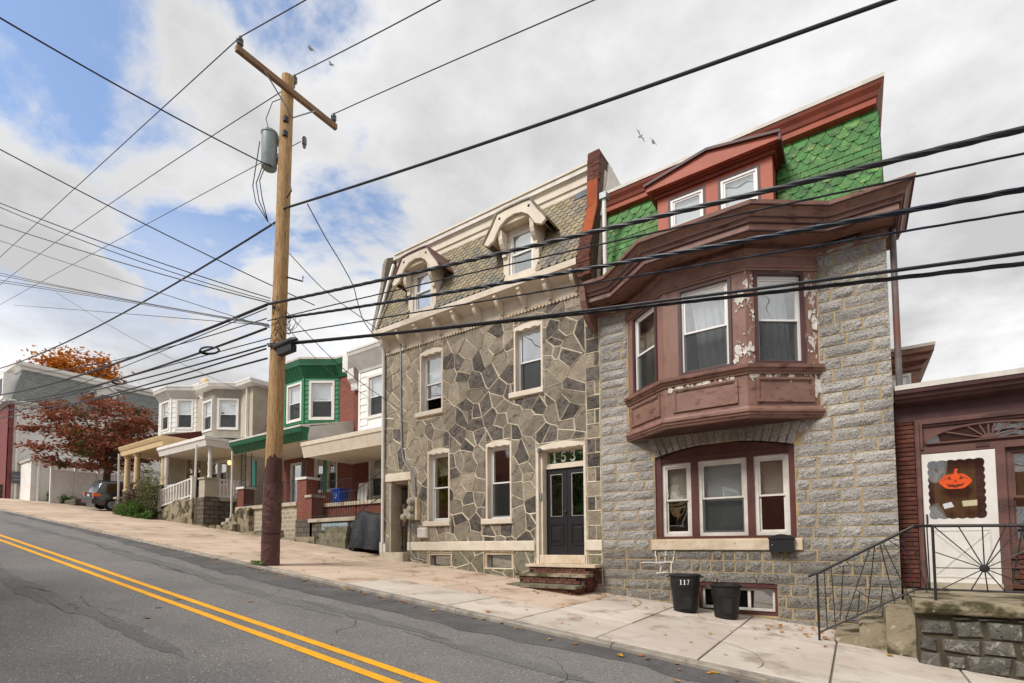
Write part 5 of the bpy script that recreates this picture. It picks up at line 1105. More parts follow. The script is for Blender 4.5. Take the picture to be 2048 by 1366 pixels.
roof_slab(HG, -22.15, -17.0, 6.28, 6.86, 'dirty_white')
MB().xprof([(11.2, 5.7), (13.3, 5.9), (13.3, 6.82), (11.2, 6.22)], -17.03, -16.97).build('canopy_end', 'grey_panel', HG)
MB().box(-22.1, -17.04, YP+.02, YW, 5.72, 5.76).build('porch_ceiling', 'cream', HG)
MB().box(-21.95, -17.47, 11.15, 13.3, 1.6, 3.24).build('porch_base', 'block_wall', HG); MB().box(-21.95, -17.47, 11.07, 13.3, 3.24, 3.38).build('porch_floor', 'concrete', HG)
q = MB().box(-21.95, -21.4, 11.15, 11.6, 3.38, 4.15).build('pier', 'brick_wall', HG); MB().box(-22.0, -21.35, 11.1, 11.65, 4.15, 4.24).build('cap', 'white_paint', q)
ip = MB()
for x, y in ((-21.85, 11.25), (-21.5, 11.25), (-21.5, 11.5)): ip.tube([(x, y, 4.24), (x, y, 5.75)], .02, 5)
for k in range(9):
    for s in (0, 1): ip.tube([(-21.85+.35*s, 11.25, 4.28+k*.16), (-21.67, 11.25, 4.36+k*.16), (-21.85+.35*(1-s), 11.25, 4.44+k*.16)], .01, 5)
ip.build('iron_post', 'black_iron', HG); MB().box(-22.15, -21.9, 11.9, 11.95, 4.3, 5.5).build('curtain_panel', 'teal', HG)
iron_fence(HG, (-21.4, 11.15), (-17.5, 11.15), 3.38, .85, .11)
MB().tube([(-22.25, 11.05, 5.85), (-22.28, 11.08, 2.9)], .04, 8).build('downspout', 'white_paint', HG, True)
sg = MB(); sg.raw([(x, y, z) for y in (10.95, 11.15) for x, z in ((-22.75, 2.3), (-22.75, 2.66), (-22.3, 2.78), (-21.8, 3.1), (-21.4, 3.3), (-20.6, 3.3), (-20.6, 2.1))], [(0, 1, 2, 3, 4, 5, 6), (13, 12, 11, 10, 9, 8, 7)]+[(i, (i+1) % 7, 7+(i+1) % 7, 7+i) for i in range(7)]); sg.build('stair_cheek', 'mossy_concrete', HG)
for i in range(4): MB().box(-23.3+i*.35, -21.96+.003*i, 11.16+.01*i, 12.3-.01*i, 2.2+.01*i, 2.78+i*.16).build('step', 'concrete', HG)
iron_fence(HG, (-23.0, 11.2), (-21.6, 11.2), (2.75, 3.4), .8, .45)
# --- grey house and cream-porched house (a pair)
HH = thing('grey_stucco_house', 'grey stucco house with white-railed porch and bay above', 'house', (-27.2, 13.3, 3.1))
w = MB(Fr(0, YW)); grid_wall(w, -29.7, -24.85, 1.2, 9.9, [(-29.05, -28.25, 5.0, 6.28), (-28.1, -27.3, 5.0, 6.28)], .2); shell(w, -29.7, -24.85, YW, 23, 1.2, 9.9); w.build('wall', 'stucco_beige', HH)
for a, b in ((-29.05, -28.25), (-28.1, -27.3)): MB(Fr(0, YW)).ring(a-.07, b+.07, 4.93, 6.36, -.05, .03, .08).build('casing', 'white_paint', HH); window(HH, Fr(0, YW), a, b, 5.0, 6.28, w=-.05, blind='blind_tan', bh=.55)
HB = [(-29.25, 13.29), (-28.15, 12.42), (-26.98, 12.42), (-26.0, 13.29)]
bay(HH, HB, 7.2, 9.88, [(.3, 1.1, 7.8, 9.2), (.12, .98, 7.75, 9.2), (.27, 1.13, 7.78, 9.22)], 'stucco_grey', blinds=('curtain_beige', 'curtain', 'blind'))
MB().mould([(-29.7, 13.3)]+HB+[(-24.8, 13.3), (-24.8, 20)], [(0, 9.8), (.3, 9.84), (.34, 9.86), (.38, 9.98), (.40, 10.0), (.40, 10.06), (0, 10.1)]).build('eaves', 'siding_white', HH)
MB().box(-29.7, -24.9, 13.3, 23, 9.85, 10.06).build('roof', 'grey_panel', HH)
MB().tube([(-25.25, 13.2, 9.85), (-25.25, 13.2, 7.1)], .05, 8).build('downspout', 'white_paint', HH, True)
PH = [(-29.85, YP), (-24.8, YP), (-24.8, YW)]
MB().mould(PH, [(0, 6.4), (.03, 6.4), (.04, 6.44), (.12, 6.68), (.16, 6.69), (.17, 6.83), (-.1, 6.86)]).build('fascia', 'siding_white', HH); roof_slab(HH, -29.85, -24.8, 6.86, 7.15, 'siding_white')
MB().box(-29.85, -24.85, YP, YW, 6.42, 6.46).build('porch_ceiling', 'cream', HH)
MB().box(-29.7, -24.85, 11.2, 13.3, 1.8, 3.86).build('porch_base', 'rubble_far', HH); MB().box(-29.7, -24.8, 11.12, 13.3, 3.86, 4.02).build('porch_floor', 'concrete', HH)
MB().box(-25.45, -24.75, 11.05, 11.75, 1.9, 3.98).build('pier_base', 'rubble_far', HH)
q = MB().box(-25.35, -24.8, 11.1, 11.7, 3.98, 4.85).build('pier', 'stucco_beige', HH); MB().box(-25.4, -24.75, 11.05, 11.75, 4.85, 4.92).build('cap', 'concrete', q)
for x, y in ((-25.0, 11.4), (-29.4, 11.3)):
    MB().lathe((x, y, 4.02 if x < -26 else 4.92), [(.1, 0), (.1, .1), (.07, .16), (.09, .3), (.075, .5), (.095, .7), (.075, .9), (.09, 1.1), (.07, 1.25), (.1, 1.35), (.1, 1.5)]+([(.1, 2.4)] if x < -26 else []), 12).build('turned_post', 'white_paint', HH, True)
MB().tube([(-25.5, 11.02, 6.5), (-25.55, 11.0, 3.7)], .05, 8).build('downspout', 'white_paint', HH, True)
balustrade(HH, (-24.8, 11.7), (-24.8, 13.2), (4.02, 4.02), .86, 9); balustrade(HH, (-29.3, 11.2), (-27.0, 11.2), (4.02, 4.02), .8, 14)
balustrade(HH, (-29.2, 10.95), (-25.6, 10.95), (3.68, 4.06), .88, 12)
for x, z in ((-29.25, 3.6), (-25.6, 4.02)):
    q = MB().box(x-.08, x+.08, 10.87, 11.03, z-.1, z+.95).build('newel_post', 'white_paint', HH); MB().box(x-.11, x+.11, 10.84, 11.06, z+.95, z+1.0).build('cap', 'white_paint', q)
for i in range(5): MB().box(-29.6+i*.55, -25.5-.004*i, 10.99+.01*i, 11.19-.005*i, 2.4+.01*i, 3.42+i*.15).build('step', 'concrete', HH)
sg = MB(); sg.raw([(x, y, z) for y in (10.9, 10.985) for x, z in ((-29.9, 3.0), (-29.9, 3.3), (-29.0, 3.5), (-28.0, 3.8), (-27.2, 3.98), (-25.5, 3.98), (-25.5, 2.5))], [(0, 1, 2, 3, 4, 5, 6), (13, 12, 11, 10, 9, 8, 7)]+[(i, (i+1) % 7, 7+(i+1) % 7, 7+i) for i in range(7)]); sg.build('stair_cheek', 'mossy_concrete', HH)
lamp = thing('porch_lamp', 'small lit wall lamp glowing yellow on the grey stucco porch', 'lamp', (-26.75, 13.2, 6.0)); MB().lathe((-26.75, 13.15, 5.93), [(.03, 0), (.08, .04), (.1, .16), (.06, .24)], 10).build('globe', 'lamp_glow', lamp, True); MB().box(-26.8, -26.7, 13.15, 13.3, 6.14, 6.2).build('bracket', 'black_iron', lamp)
HV = thing('cream_porch_house', 'house with white bay window and tan-columned porch beside the driveway', 'house', (-32.2, 13.3, 3.8))
w = MB(Fr(0, YW)); VD = [(-31.9, -31.1, 4.9, 6.9), (-30.9, -30.1, 4.9, 6.9)]; grid_wall(w, -34.75, -29.7, 1.5, 10.6, VD, .2); shell(w, -34.75, -29.7, YW, 23, 1.5, 10.6); w.build('wall', 'stucco_beige', HV)
for a, b, c, d_ in VD: MB(Fr(0, YW)).ring(a-.12, b+.12, c-.1, d_+.15, -.05, .04, .14).build('casing', 'tan_paint', HV); window(HV, Fr(0, YW), a, b, c, d_, w=-.06, blind='unlit_dark', fm='tan_paint')
VB = [(-34.55, 13.29), (-33.45, 12.42), (-31.95, 12.42), (-30.8, 13.29)]
bay(HV, VB, 8.2, 10.2, [(.3, 1.1, 8.45, 10.0), (.32, 1.2, 8.45, 10.0), (.36, 1.16, 8.45, 10.02)], 'siding_white', 7, 'siding_white', grid=3)
MB().mould([(-34.75, 13.3)]+VB+[(-29.9, 13.3)], [(0, 10.16), (.05, 10.17), (.28, 10.52), (.31, 10.53), (.33, 10.72), (0, 10.75)]).build('eaves', 'grey_panel', HV); seams(HV, VB, ((.05, 10.19), (.28, 10.51)), .2, 'grey_panel')
MB().mould([(-34.75, 13.3)]+VB+[(-29.9, 13.3)], [(0, 10.752), (.35, 10.73), (.36, 10.82), (0, 10.88)]).build('gutter', 'siding_white', HV)
MB().box(-34.75, -29.72, 13.3, 23, 10.55, 10.8).build('roof', 'grey_panel', HV)
q = MB().lathe((-31.5, 14, 10.75), [(.2, 0), (.2, .5), (.3, .52), (.3, .6), (.24, .62), (.22, .78), (.12, .9), (.03, .95)], 14).build('chimney_pot', 'tan_paint', HV, True)
PV = [(-35.1, YP), (-29.5, YP), (-29.5, YW)]
MB().mould(PV, [(0, 6.95), (.03, 6.95), (.04, 7.0), (.06, 7.2), (.1, 7.24), (.17, 7.4), (.18, 7.46), (-.1, 7.48)]).build('fascia', 'tan_paint', HV); roof_slab(HV, -35.1, -29.55, 7.49, 8.15, 'dirty_white')
MB().xprof([(11.1, 7.47), (13.3, 7.5), (13.3, 8.13), (11.1, 7.5)], -29.52, -29.46).build('roof_end', 'rust_roof', HV)
MB().box(-35.0, -29.6, YP+.02, YW, 6.97, 7.0).build('porch_ceiling', 'tan_paint', HV)
for x in (-34.75, -33.35, -29.8): MB().lathe((x, 11.35, 4.9), [(.2, 0), (.2, .08), (.15, .12), (.15, 1.0), (.13, 1.9), (.18, 1.95), (.18, 2.07)], 14).build('column', 'tan_paint', HV, True)
MB().box(-34.9, -29.7, 11.2, 13.3, 2.4, 4.95).build('porch_base', 'rubble_far', HV)
MB().tube([(-35.0, 11.0, 7.1), (-35.02, 11.05, 4.2)], .05, 8).build('downspout', 'dirty_white', HV, True)
# --- platforms in the pavement, bin, covered motorcycle
for x0, x1, z, lb in ((-18.4, -15.84, 2.03, 'mossy concrete platform beside the covered motorcycle'), (-21.3, -18.4, 2.3, 'low concrete platform just behind the utility pole'), (-24.6, -21.3, 2.63, 'concrete platform in front of the green house steps')):
    m = MB(); m.plan([(x0, 10.76), (x1, 10.76), (x1, 11.5), (x0, 11.5)], lambda x, y: zs(x, y)-.3, z-.02); m.plan([(x0+.02, 10.78), (x1-.02, 10.78), (x1-.02, 11.5), (x0+.02, 11.5)], z-.02, z)
    tag(m.build('concrete_platform', 'mossy_concrete'), lb, 'platform')
bn = thing('recycling_bin', 'blue recycling bin standing on the brick porch', 'bin', (-16.0, 11.95, 3.29))
MB().raw([(-16.0+sx*a, 11.95+sy*b, z) for a, b, z in ((.22, .16, 3.29), (.26, .2, 3.78), (.29, .23, 3.78), (.29, .23, 3.83), (.26, .2, 3.83), (.21, .15, 3.33)) for sx, sy in ((-1, -1), (1, -1), (1, 1), (-1, 1))], [(0, 1, 2, 3)]+[(k*4+i, k*4+(i+1) % 4, k*4+4+(i+1) % 4, k*4+4+i) for k in range(5) for i in range(4)]+[(20, 21, 22, 23)]).build('tub', 'blue_plastic', bn)
for a0 in (90, 210, 330):                              # three chasing arrows
    MB(Fr(-16.0, 11.76)).prism(ribbon([(-.02+.07*math.cos(rad(a)), 3.56+.07*math.sin(rad(a))) for a in range(a0, a0+86, 12)], .022), -.02, .012).build('recycling_arrow', 'num_white', bn)
tag(MB().raw([(x, y, z) for x, y, z in ((-15.75, 12.5, 3.29), (-15.2, 12.5, 3.29), (-15.2, 12.62, 4.1), (-15.75, 12.62, 4.1), (-15.75, 12.53, 3.29), (-15.2, 12.53, 3.29), (-15.2, 12.65, 4.1), (-15.75, 12.65, 4.1))], [(0, 1, 2, 3), (4, 5, 6, 7), (0, 1, 5, 4), (1, 2, 6, 5), (2, 3, 7, 6), (3, 0, 4, 7)]).build('white_board', 'white_paint'), 'white board leaning on the porch behind the blue bin', 'board')
cvr = thing('covered_motorcycle', 'motorcycle under a black cloth cover beside the white downspout', 'motorcycle', (-13.1, 10.98, 1.5))
xs_ = np.linspace(-14.05, -12.12, 26); secs = []; kk = 26
for i, x in enumerate(xs_):
    t = i/25; zt = np.interp(t, [0, .05, .16, .3, .5, .75, .95, 1], [.5, .85, 1.22, 1.25, 1.2, 1.18, 1.1, .85]); hw = np.interp(t, [0, .08, .25, .6, 1], [.14, .26, .42, .40, .34]); zg = zs(x, 10.95)+np.interp(t, [0, .15, .3, 1], [.02, .0, .12, .14])
    for j in range(kk):
        a = math.pi*j/(kk-1); s = -math.cos(a); zt_ = math.sin(a)**.55; yy = 11.0+hw*s*(1-.45*zt_*abs(s)**.3)
        fold = .05*math.sin(9*x+3*s+2*zt_)+.045*abs(math.sin(15*x+5*s-1.5*zt_))*(1-zt_*.7)-.03*math.sin(31*x)*(1-zt_)
        secs.append((x+.02*math.sin(a*9), yy-fold*(1 if s < 0 else -1)*(1.2-zt_), zg+(zt-.02)*zt_))
cvr_faces = None; MB().raw(secs, [(i*kk+j, i*kk+j+1, (i+1)*kk+j+1, (i+1)*kk+j) for i in range(25) for j in range(kk-1)]+[tuple(range(kk)), tuple(25*kk+j for j in range(kk))]).build('cover', 'cover_black', cvr, True)
MB().lathe((-13.72, 11.05, zs(-13.72, 11)+.3), [(.2, -.05), (.3, -.04), (.3, .04), (.2, .05)], 18, 'y').build('wheel', 'black_plastic', cvr, True)

# ------------------------------------------------------------------ white building at the top of the hill
HB_ = thing('corner_building', 'large white building with grey shingled mansard behind the red tree', 'building', (-56, 13, 5.4))
MB().box(-66, -52, 9.62, 20, 3, 12.7).build('wall', 'white_stucco', HB_)
MB().box(-66, -51.95, 9.5, 9.64, 3, 12.7).build('front_wall', 'red_brick_paint', HB_); MB().box(-52.3, -51.93, 9.5, 9.75, 3, 12.6).build('corner_pier', 'red_brick_paint', HB_)
mm = MB(); mm.raw([(-52.0, 9.5, 12.7), (-52.0, 20, 12.7), (-52.9, 20, 15.6), (-52.9, 10.3, 15.6), (-66, 9.5, 12.7), (-66, 10.3, 15.6)], [(0, 1, 2, 3), (4, 0, 3, 5)]); mm.build('mansard', 'grey_shingle', HB_)
MB().mould([(-66, 9.5), (-52, 9.5), (-52, 20)], [(0, 12.5), (.1, 12.55), (.3, 12.6), (.3, 12.75), (0, 12.85)]).build('lower_eaves', 'grey_panel', HB_)
MB().mould([(-66, 10.3), (-52.9, 10.3), (-52.9, 20)], [(0, 15.45), (.15, 15.5), (.2, 15.65), (.45, 15.75), (.5, 16.0), (0, 16.1)]).build('eaves', 'siding_white', HB_)
MB().box(-66, -52.9, 10.3, 20, 15.5, 16.05).build('roof', 'grey_panel', HB_)
fx = Fr(-51.9, 15.3, 0, 1)
dm = MB(fx).box(-.65, .65, -.9, .1, 12.9, 14.8).build('dormer', 'siding_white', HB_); MB(fx).prism([(-.95, 14.75), (0, 15.35), (.95, 14.75), (.95, 14.62), (0, 15.2), (-.95, 14.62)], -1.2, .35).prism([(-.85, 14.7), (0, 15.2), (.85, 14.7)], -1.0, .12).build('dormer_roof', 'siding_white', dm); MB(fx).box(-.4, .4, .1, .13, 13.1, 14.5).build('pane', 'dark_slate', dm); MB(fx).ring(-.45, .45, 13.05, 14.55, .1, .16, .06).build('window_frame', 'white_paint', dm)
fy = Fr(-53.6, 9.35); dm = MB(fy).box(-.7, .7, -1.4, .1, 13.0, 15.0).build('dormer', 'siding_white', HB_); MB(fy).box(-.4, .4, .1, .13, 13.3, 14.6).build('pane', 'dark_slate', dm)
MB(fx).box(-5.55, -5.0, .105, .13, 6.5, 7.4).build('window', 'dark_slate', HB_)
for z in (6.75, 7.0): MB(fx).box(-5.5, -5.05, .13, .15, z, z+.08).build('louvre', 'steel', HB_)
MB().tube([(-51.9, 9.95, 12.4), (-51.9, 9.98, 5.3)], .08, 8).build('downspout', 'white_paint', HB_, True)
MB().box(-60, -49, 10.2, 19, 3, 8.0).build('side_wing', 'white_stucco', HB_); MB().box(-60.1, -48.9, 10.1, 19.1, 8.0, 8.15).build('wing_coping', 'grey_panel', HB_); MB().tube([(-48.92, 10.6, 8.0), (-48.92, 10.6, 5.0)], .08, 8).build('downspout', 'white_paint', HB_, True)
for i in range(5): MB().box(-58, -53.0+.3*i-1.2, 9.3-.3*(4-i)*.3, 10.2, 4.5, 5.75+i*.18).build('step', 'rubble_far', HB_)
fn = thing('vinyl_fence', 'white vinyl panel fence along the driveway behind the dark car', 'fence', (-46, 13, 4.7))
for i in range(5):
    y = 10.65+i*1.3; q = MB().box(-46.08, -45.92, y-.08, y+.08, 4.4, 7.3).build('post', 'siding_white', fn); MB().box(-46.12, -45.88, y-.12, y+.12, 7.3, 7.38).build('cap', 'siding_white', q)
    if i < 4: MB().box(-46.03, -45.97, y+.09, y+1.21, 4.5, 7.05).build('panel', 'siding_white', fn); MB().box(-46.06, -45.94, y+.08, y+1.22, 7.05, 7.14).build('top_rail', 'siding_white', fn)

# ------------------------------------------------------------------ trees and shrubs
M('bark', '#5a4a3e', '#463a31', s=5, rough=.9, bump=.6, bs=20, stretch=(2, 2, .5))
def leafmat(name, cols, rough=.6):
    m = bpy.data.materials.new(name); m.use_nodes = True; t = m.node_tree; b = t.nodes['Principled BSDF']; N = t.nodes.new; L = t.links.new
    g = N('ShaderNodeNewGeometry'); r = N('ShaderNodeValToRGB'); e = r.color_ramp.elements; n = N('ShaderNodeTexNoise'); n.inputs['Scale'].default_value = .55; n.inputs['Detail'].default_value = 3; L(g.outputs['Position'], n.inputs[0])
    a = N('ShaderNodeMath'); a.operation = 'MULTIPLY_ADD'; L(g.outputs['Random Per Island'], a.inputs[0]); a.inputs[1].default_value = .55; 
    k = N('ShaderNodeMath'); k.operation = 'MULTIPLY_ADD'; L(n.outputs['Fac'], k.inputs[0]); k.inputs[1].default_value = 1.6; k.inputs[2].default_value = -.58; L(k.outputs[0], a.inputs[2]); L(a.outputs[0], r.inputs[0])
    e[0].color = C(cols[0]); e[1].color = C(cols[-1])
    for i, c in enumerate(cols[1:-1]): q = e.new((i+1)/(len(cols)-1)); q.color = C(c)
    L(r.outputs[0], b.inputs['Base Color']); b.inputs['Roughness'].default_value = rough; b.inputs['Specular IOR Level'].default_value = .2
    tr_ = N('ShaderNodeBsdfTranslucent'); L(r.outputs[0], tr_.inputs[0]); mx_ = N('ShaderNodeMixShader'); mx_.inputs[0].default_value = .25; o = t.nodes['Material Output']; L(b.outputs[0], mx_.inputs[1]); L(tr_.outputs[0], mx_.inputs[2]); L(mx_.outputs[0], o.inputs[0]); MAT[name] = m
leafmat('leaf_red', ['#46522c', '#57552f', '#7d4d34', '#914e3a', '#a05c46', '#7d6240'])
leafmat('leaf_orange', ['#8a5a20', '#b06c22', '#bb7826', '#b0601e', '#94501c', '#c49038'])
leafmat('leaf_green', ['#3c5626', '#4f6d30', '#65823c', '#3a5028', '#7a8c48'])
leafmat('leaf_olive', ['#5a6040', '#6d7350', '#7f7d58', '#58583a', '#8f8f70'])
leafmat('leaf_brown', ['#4a3a30', '#5d483a', '#6a5444', '#504a34', '#3f332b'])
def tree(name, label, base, fork, cen, radii, nclump, nleaf, size, mat, trunk_r, seed, flat=.35, cs=.5, cat='tree', shape=None):
    q = random.Random(seed); T_ = thing(name, label, cat, base); base = Vector(base); fork = Vector(fork); cen = Vector(cen)
    tips = []
    for i in range(nclump):
        while True:
            v = Vector((q.gauss(0, 1), q.gauss(0, 1), q.gauss(0, 1))).normalized()*(q.random()**.42)
            if v.z > -.75 or q.random() < .3: break
        if shape: v = shape(v)
        tips.append(cen+Vector((v.x*radii[0], v.y*radii[1], v.z*radii[2])))
    m = MB(); mid = base.lerp(fork, .5)+Vector((q.uniform(-.1, .1), q.uniform(-.1, .1), 0))
    m.tube([base, mid, fork], [trunk_r*1.25, trunk_r, trunk_r*.85], 10)
    limbs = []
    for i in range(9):
        a = 2*math.pi*i/9+q.uniform(-.3, .3); e = cen+Vector((math.cos(a)*radii[0]*.55, math.sin(a)*radii[1]*.55, q.uniform(-.1, .6)*radii[2])); c1 = fork.lerp(e, .45)+Vector((0, 0, q.uniform(.1, .4)))
        m.tube([fork, c1, e], [trunk_r*.55, trunk_r*.35, trunk_r*.14], 6); limbs += [c1, e]
    for tp_ in tips:
        l = min(limbs, key=lambda p: (p-tp_).length); m.tube([l, l.lerp(tp_, .5)+Vector((0, 0, .1)), tp_], [trunk_r*.12, trunk_r*.07, trunk_r*.03], 4, False)
    m.build('trunk', 'bark', T_, True, False)
    rng = np.random.default_rng(seed); pts = []
    for tp_ in tips:
        n = int(nleaf/nclump*rng.uniform(.5, 1.5)); s = cs*rng.uniform(.6, 1.25)
        pts.append(np.array(tp_)+rng.normal(size=(n, 3))*np.array([s, s, s*flat]))
    foliage('crown', np.concatenate(pts), size, mat, T_, flat=.45); return T_
tree('red_maple', 'spreading tree with dark red autumn leaves above the parked car', (-42, 12.7, 4.5), (-41.9, 12.55, 6.9), (-41.6, 12.1, 9.0), (4.5, 3.7, 2.75), 95, 13500, .12, 'leaf_red', .24, 4, .34, .5)
tree('orange_tree', 'big orange autumn tree rising behind the grey mansard', (-76, 20, 8), (-76, 20, 14), (-75, 19.6, 19.2), (4.8, 4.2, 5.4), 85, 20000, .22, 'leaf_orange', .4, 8, .8, .75)
def shrub(name, label, cen, radii, n, size, mat, seed, group=None, stems=14):
    q = random.Random(seed); T_ = thing(name, label, 'shrub', (cen[0], cen[1], cen[2]), group); m = MB(); rng = np.random.default_rng(seed); pts = []
    for i in range(stems):
        a = q.uniform(0, 6.28); r = q.random()**.6; e = Vector((cen[0]+math.cos(a)*radii[0]*r, cen[1]+math.sin(a)*radii[1]*r, cen[2]+radii[2]*(.45+.55*q.random())*(1-.35*r*r)))
        b_ = Vector((cen[0]+(e.x-cen[0])*.3, cen[1]+(e.y-cen[1])*.3, cen[2]-.15)); m.tube([b_, b_.lerp(e, .55)+Vector((0, 0, .08)), e], [.02, .013, .005], 4, False)
        k = int(n/stems); t = rng.uniform(.15, 1.05, (k, 1)); pts.append(np.array(b_)+(np.array(e)-np.array(b_))*t+rng.normal(size=(k, 3))*np.array([radii[0], radii[1], radii[2]*.6])*.17)
    m.build('stems', 'bark', T_, False, False); foliage('leaves', np.concatenate(pts), size, mat, T_, flat=.8)
shrub('shrub', 'twiggy brown shrub beside the parked car', (-31.5, 10.75, 3.3), (1.1, .35, 2.05), 4200, .06, 'leaf_brown', 1, stems=30)
shrub('shrub', 'tall olive-green shrub left of the white stair rail', (-30.0, 10.65, 3.15), (1.15, .3, 2.75), 6500, .055, 'leaf_olive', 2, stems=30)
shrub('shrub', 'low pale-flowered shrub at the foot of the stone pier', (-33.0, 10.6, 3.4), (.7, .35, .85), 2200, .05, 'leaf_olive', 3)
shrub('shrub', 'low bright green shrub between the stone pier and white rail', (-31.3, 10.4, 3.25), (1.5, .35, .9), 5200, .055, 'leaf_green', 4, stems=26)
shrub('shrub', 'dark green plant against the foot of the white stair rail', (-29.6, 10.4, 3.1), (.8, .25, .45), 1500, .055, 'leaf_green', 5)
for i, x in enumerate((-49.5, -48.0, -46.6)):
    shrub('hedge_bush', ('leftmost green hedge bush below the white wall', 'middle green hedge bush below the white wall', 'right-hand green hedge bush next to the stone planter')[i], (x, 11.5, zs(x, 11.5)), (1.0, .55, .75-.05*i), 2400, .08, 'leaf_green', 20+i, 'hedge bushes below the white wall', 22)
tag(MB().plan([(-46.0, 11.3), (-43.4, 11.3), (-43.4, 11.9), (-46.0, 11.9)], lambda x, y: zs(x, y)-.3, lambda x, y: zs(-44.7, y)+.35).build('stone_planter', 'rubble_far'), 'low grey stone planter wall behind the dark car', 'planter')
pp = thing('stone_pier', 'squat grey stone gate pier at the driveway edge', 'pier', (-35.3, 11.3, 3.6)); MB().box(-35.55, -35.05, 11.05, 11.55, 3.2, 4.5).build('shaft', 'rubble_far', pp); MB().box(-35.62, -34.98, 10.98, 11.62, 4.5, 4.6).build('cap', 'concrete', pp); MB().box(-35.45, -35.12, 11.56, 13.2, 3.2, 4.35).build('side_wall', 'rubble_far', pp)

# ------------------------------------------------------------------ parked car
M('car_paint', '#2b2e33', '#31343a', s=2, rough=.28, bump=0, spec=.6, coat=.6); M('car_trim', '#3c3f43', rough=.55, bump=0); M('tail_red', '#c02a14', rough=.25, bump=0, spec=.6); M('tail_orange', '#d9701c', rough=.25, bump=0, spec=.6); M('tyre', '#17171a', rough=.85, bump=.2); M('plate', '#b9bec2', rough=.5, bump=0)
car = thing('parked_car', 'dark grey sport-utility car parked nose-in on the driveway', 'car', (-37.4, 12.5, 3.95))
def cf(x, y, z): return (-37.4+x, 10.35+y, zs(-37.4, 12)+.02+z-.1*x)       # x across, y from rear to front
def sect(rows, name, mat, smooth=True):
    """loft: rows of (y, [(halfwidth, z), ...])"""
    k = len(rows[0][1])*2; v = []
    for y, pr in rows: v += [cf(-a, y+dy_, z) for a, z, dy_ in pr]+[cf(a, y+dy_, z) for a, z, dy_ in pr[::-1]]
    MB().raw(v, [(i*k+j, i*k+(j+1) % k, (i+1)*k+(j+1) % k, (i+1)*k+j) for i in range(len(rows)-1) for j in range(k)]+[tuple(range(k)), tuple((len(rows)-1)*k+j for j in range(k))]).build(name, mat, car, smooth)
pb = lambda w_, lo, hi: [(w_*.93, lo, 0), (w_, lo+.15, 0), (w_*1.0, lo+.45, 0), (w_*.97, hi-.05, 0), (w_*.9, hi, 0)]
sect([(.0, pb(.82, .42, .95)), (.1, pb(.9, .34, 1.0)), (.9, pb(.93, .3, 1.02)), (2.4, pb(.93, .3, 1.0)), (3.4, pb(.92, .3, .98)), (4.2, pb(.84, .35, .88)), (4.4, pb(.74, .42, .78))], 'body', 'car_paint')
gh = lambda w0, w1, z1: [(w0, .98, 0), (w1+.03, z1-.12, 0), (w1-.05, z1, 0)]
sect([(.12, [(.84, .98, 0), (.84, 1.0, .0), (.8, 1.02, 0)]), (.32, gh(.88, .76, 1.58)), (.5, gh(.9, .78, 1.70)), (1.6, gh(.91, .79, 1.74)), (2.5, gh(.91, .76, 1.68)), (3.3, [(.86, .97, 0), (.82, .98, 0), (.8, 1.0, 0)])], 'cabin', 'car_paint')
def pan(name, pts, mat): MB().raw([cf(*p) for p in pts], [tuple(range(len(pts)))]).build(name, mat, car)
pan('rear_window', [(-.72, .155, 1.06), (.72, .155, 1.06), (.66, .36, 1.58), (-.66, .36, 1.58)], 'car_glass')
pan('side_window', [(.918, .5, 1.06), (.922, 1.25, 1.06), (.835, 1.25, 1.6), (.83, .62, 1.58)], 'car_glass'); pan('side_window', [(.924, 1.34, 1.06), (.924, 2.15, 1.05), (.83, 2.0, 1.58), (.84, 1.34, 1.6)], 'car_glass'); pan('side_window', [(.924, 2.25, 1.05), (.915, 3.0, 1.04), (.83, 2.45, 1.52), (.835, 2.1, 1.57)], 'car_glass')
def cbox(name, x0, x1, y0, y1, z0, z1, mat): MB(lambda x, y, z: cf(x, y, z)).box(x0, x1, y0, y1, z0, z1).build(name, mat, car)
cbox('bumper', -.88, .9, -.1, .18, .36, .66, 'car_trim'); cbox('number_plate', -.2, .2, -.025, .0, .76, .9, 'plate'); cbox('plate_recess', -.5, .5, -.015, .02, .7, .96, 'black_plastic')
for s in (-1, 1):
    a, b = sorted((s*.62, s*.9)); cbox('taillight', a, b, -.03, .14, .78, 1.0, 'tail_red'); cbox('indicator', min(s*.9, s*.915), max(s*.9, s*.915), -.02, .3, .82, .98, 'tail_orange'); cbox('reflector', min(s*.6, s*.75), max(s*.6, s*.75), -.115, -.08, .45, .52, 'tail_red'); cbox('roof_rail', min(s*.66, s*.7), max(s*.66, s*.7), .6, 2.4, 1.74, 1.79, 'car_trim')
    for y in (.85, 3.5):
        c0 = cf(s*.84, y, .34); wl = MB().lathe(c0, [(.22, -.11), (.34, -.1), (.35, 0), (.34, .1), (.22, .11)], 20, 'x').build('wheel', 'tyre', car, True); MB().lathe(c0, [(.03, -.118), (.21, -.112), (.22, .112), (.03, .118)], 14, 'x').build('rim', 'steel', wl, True)
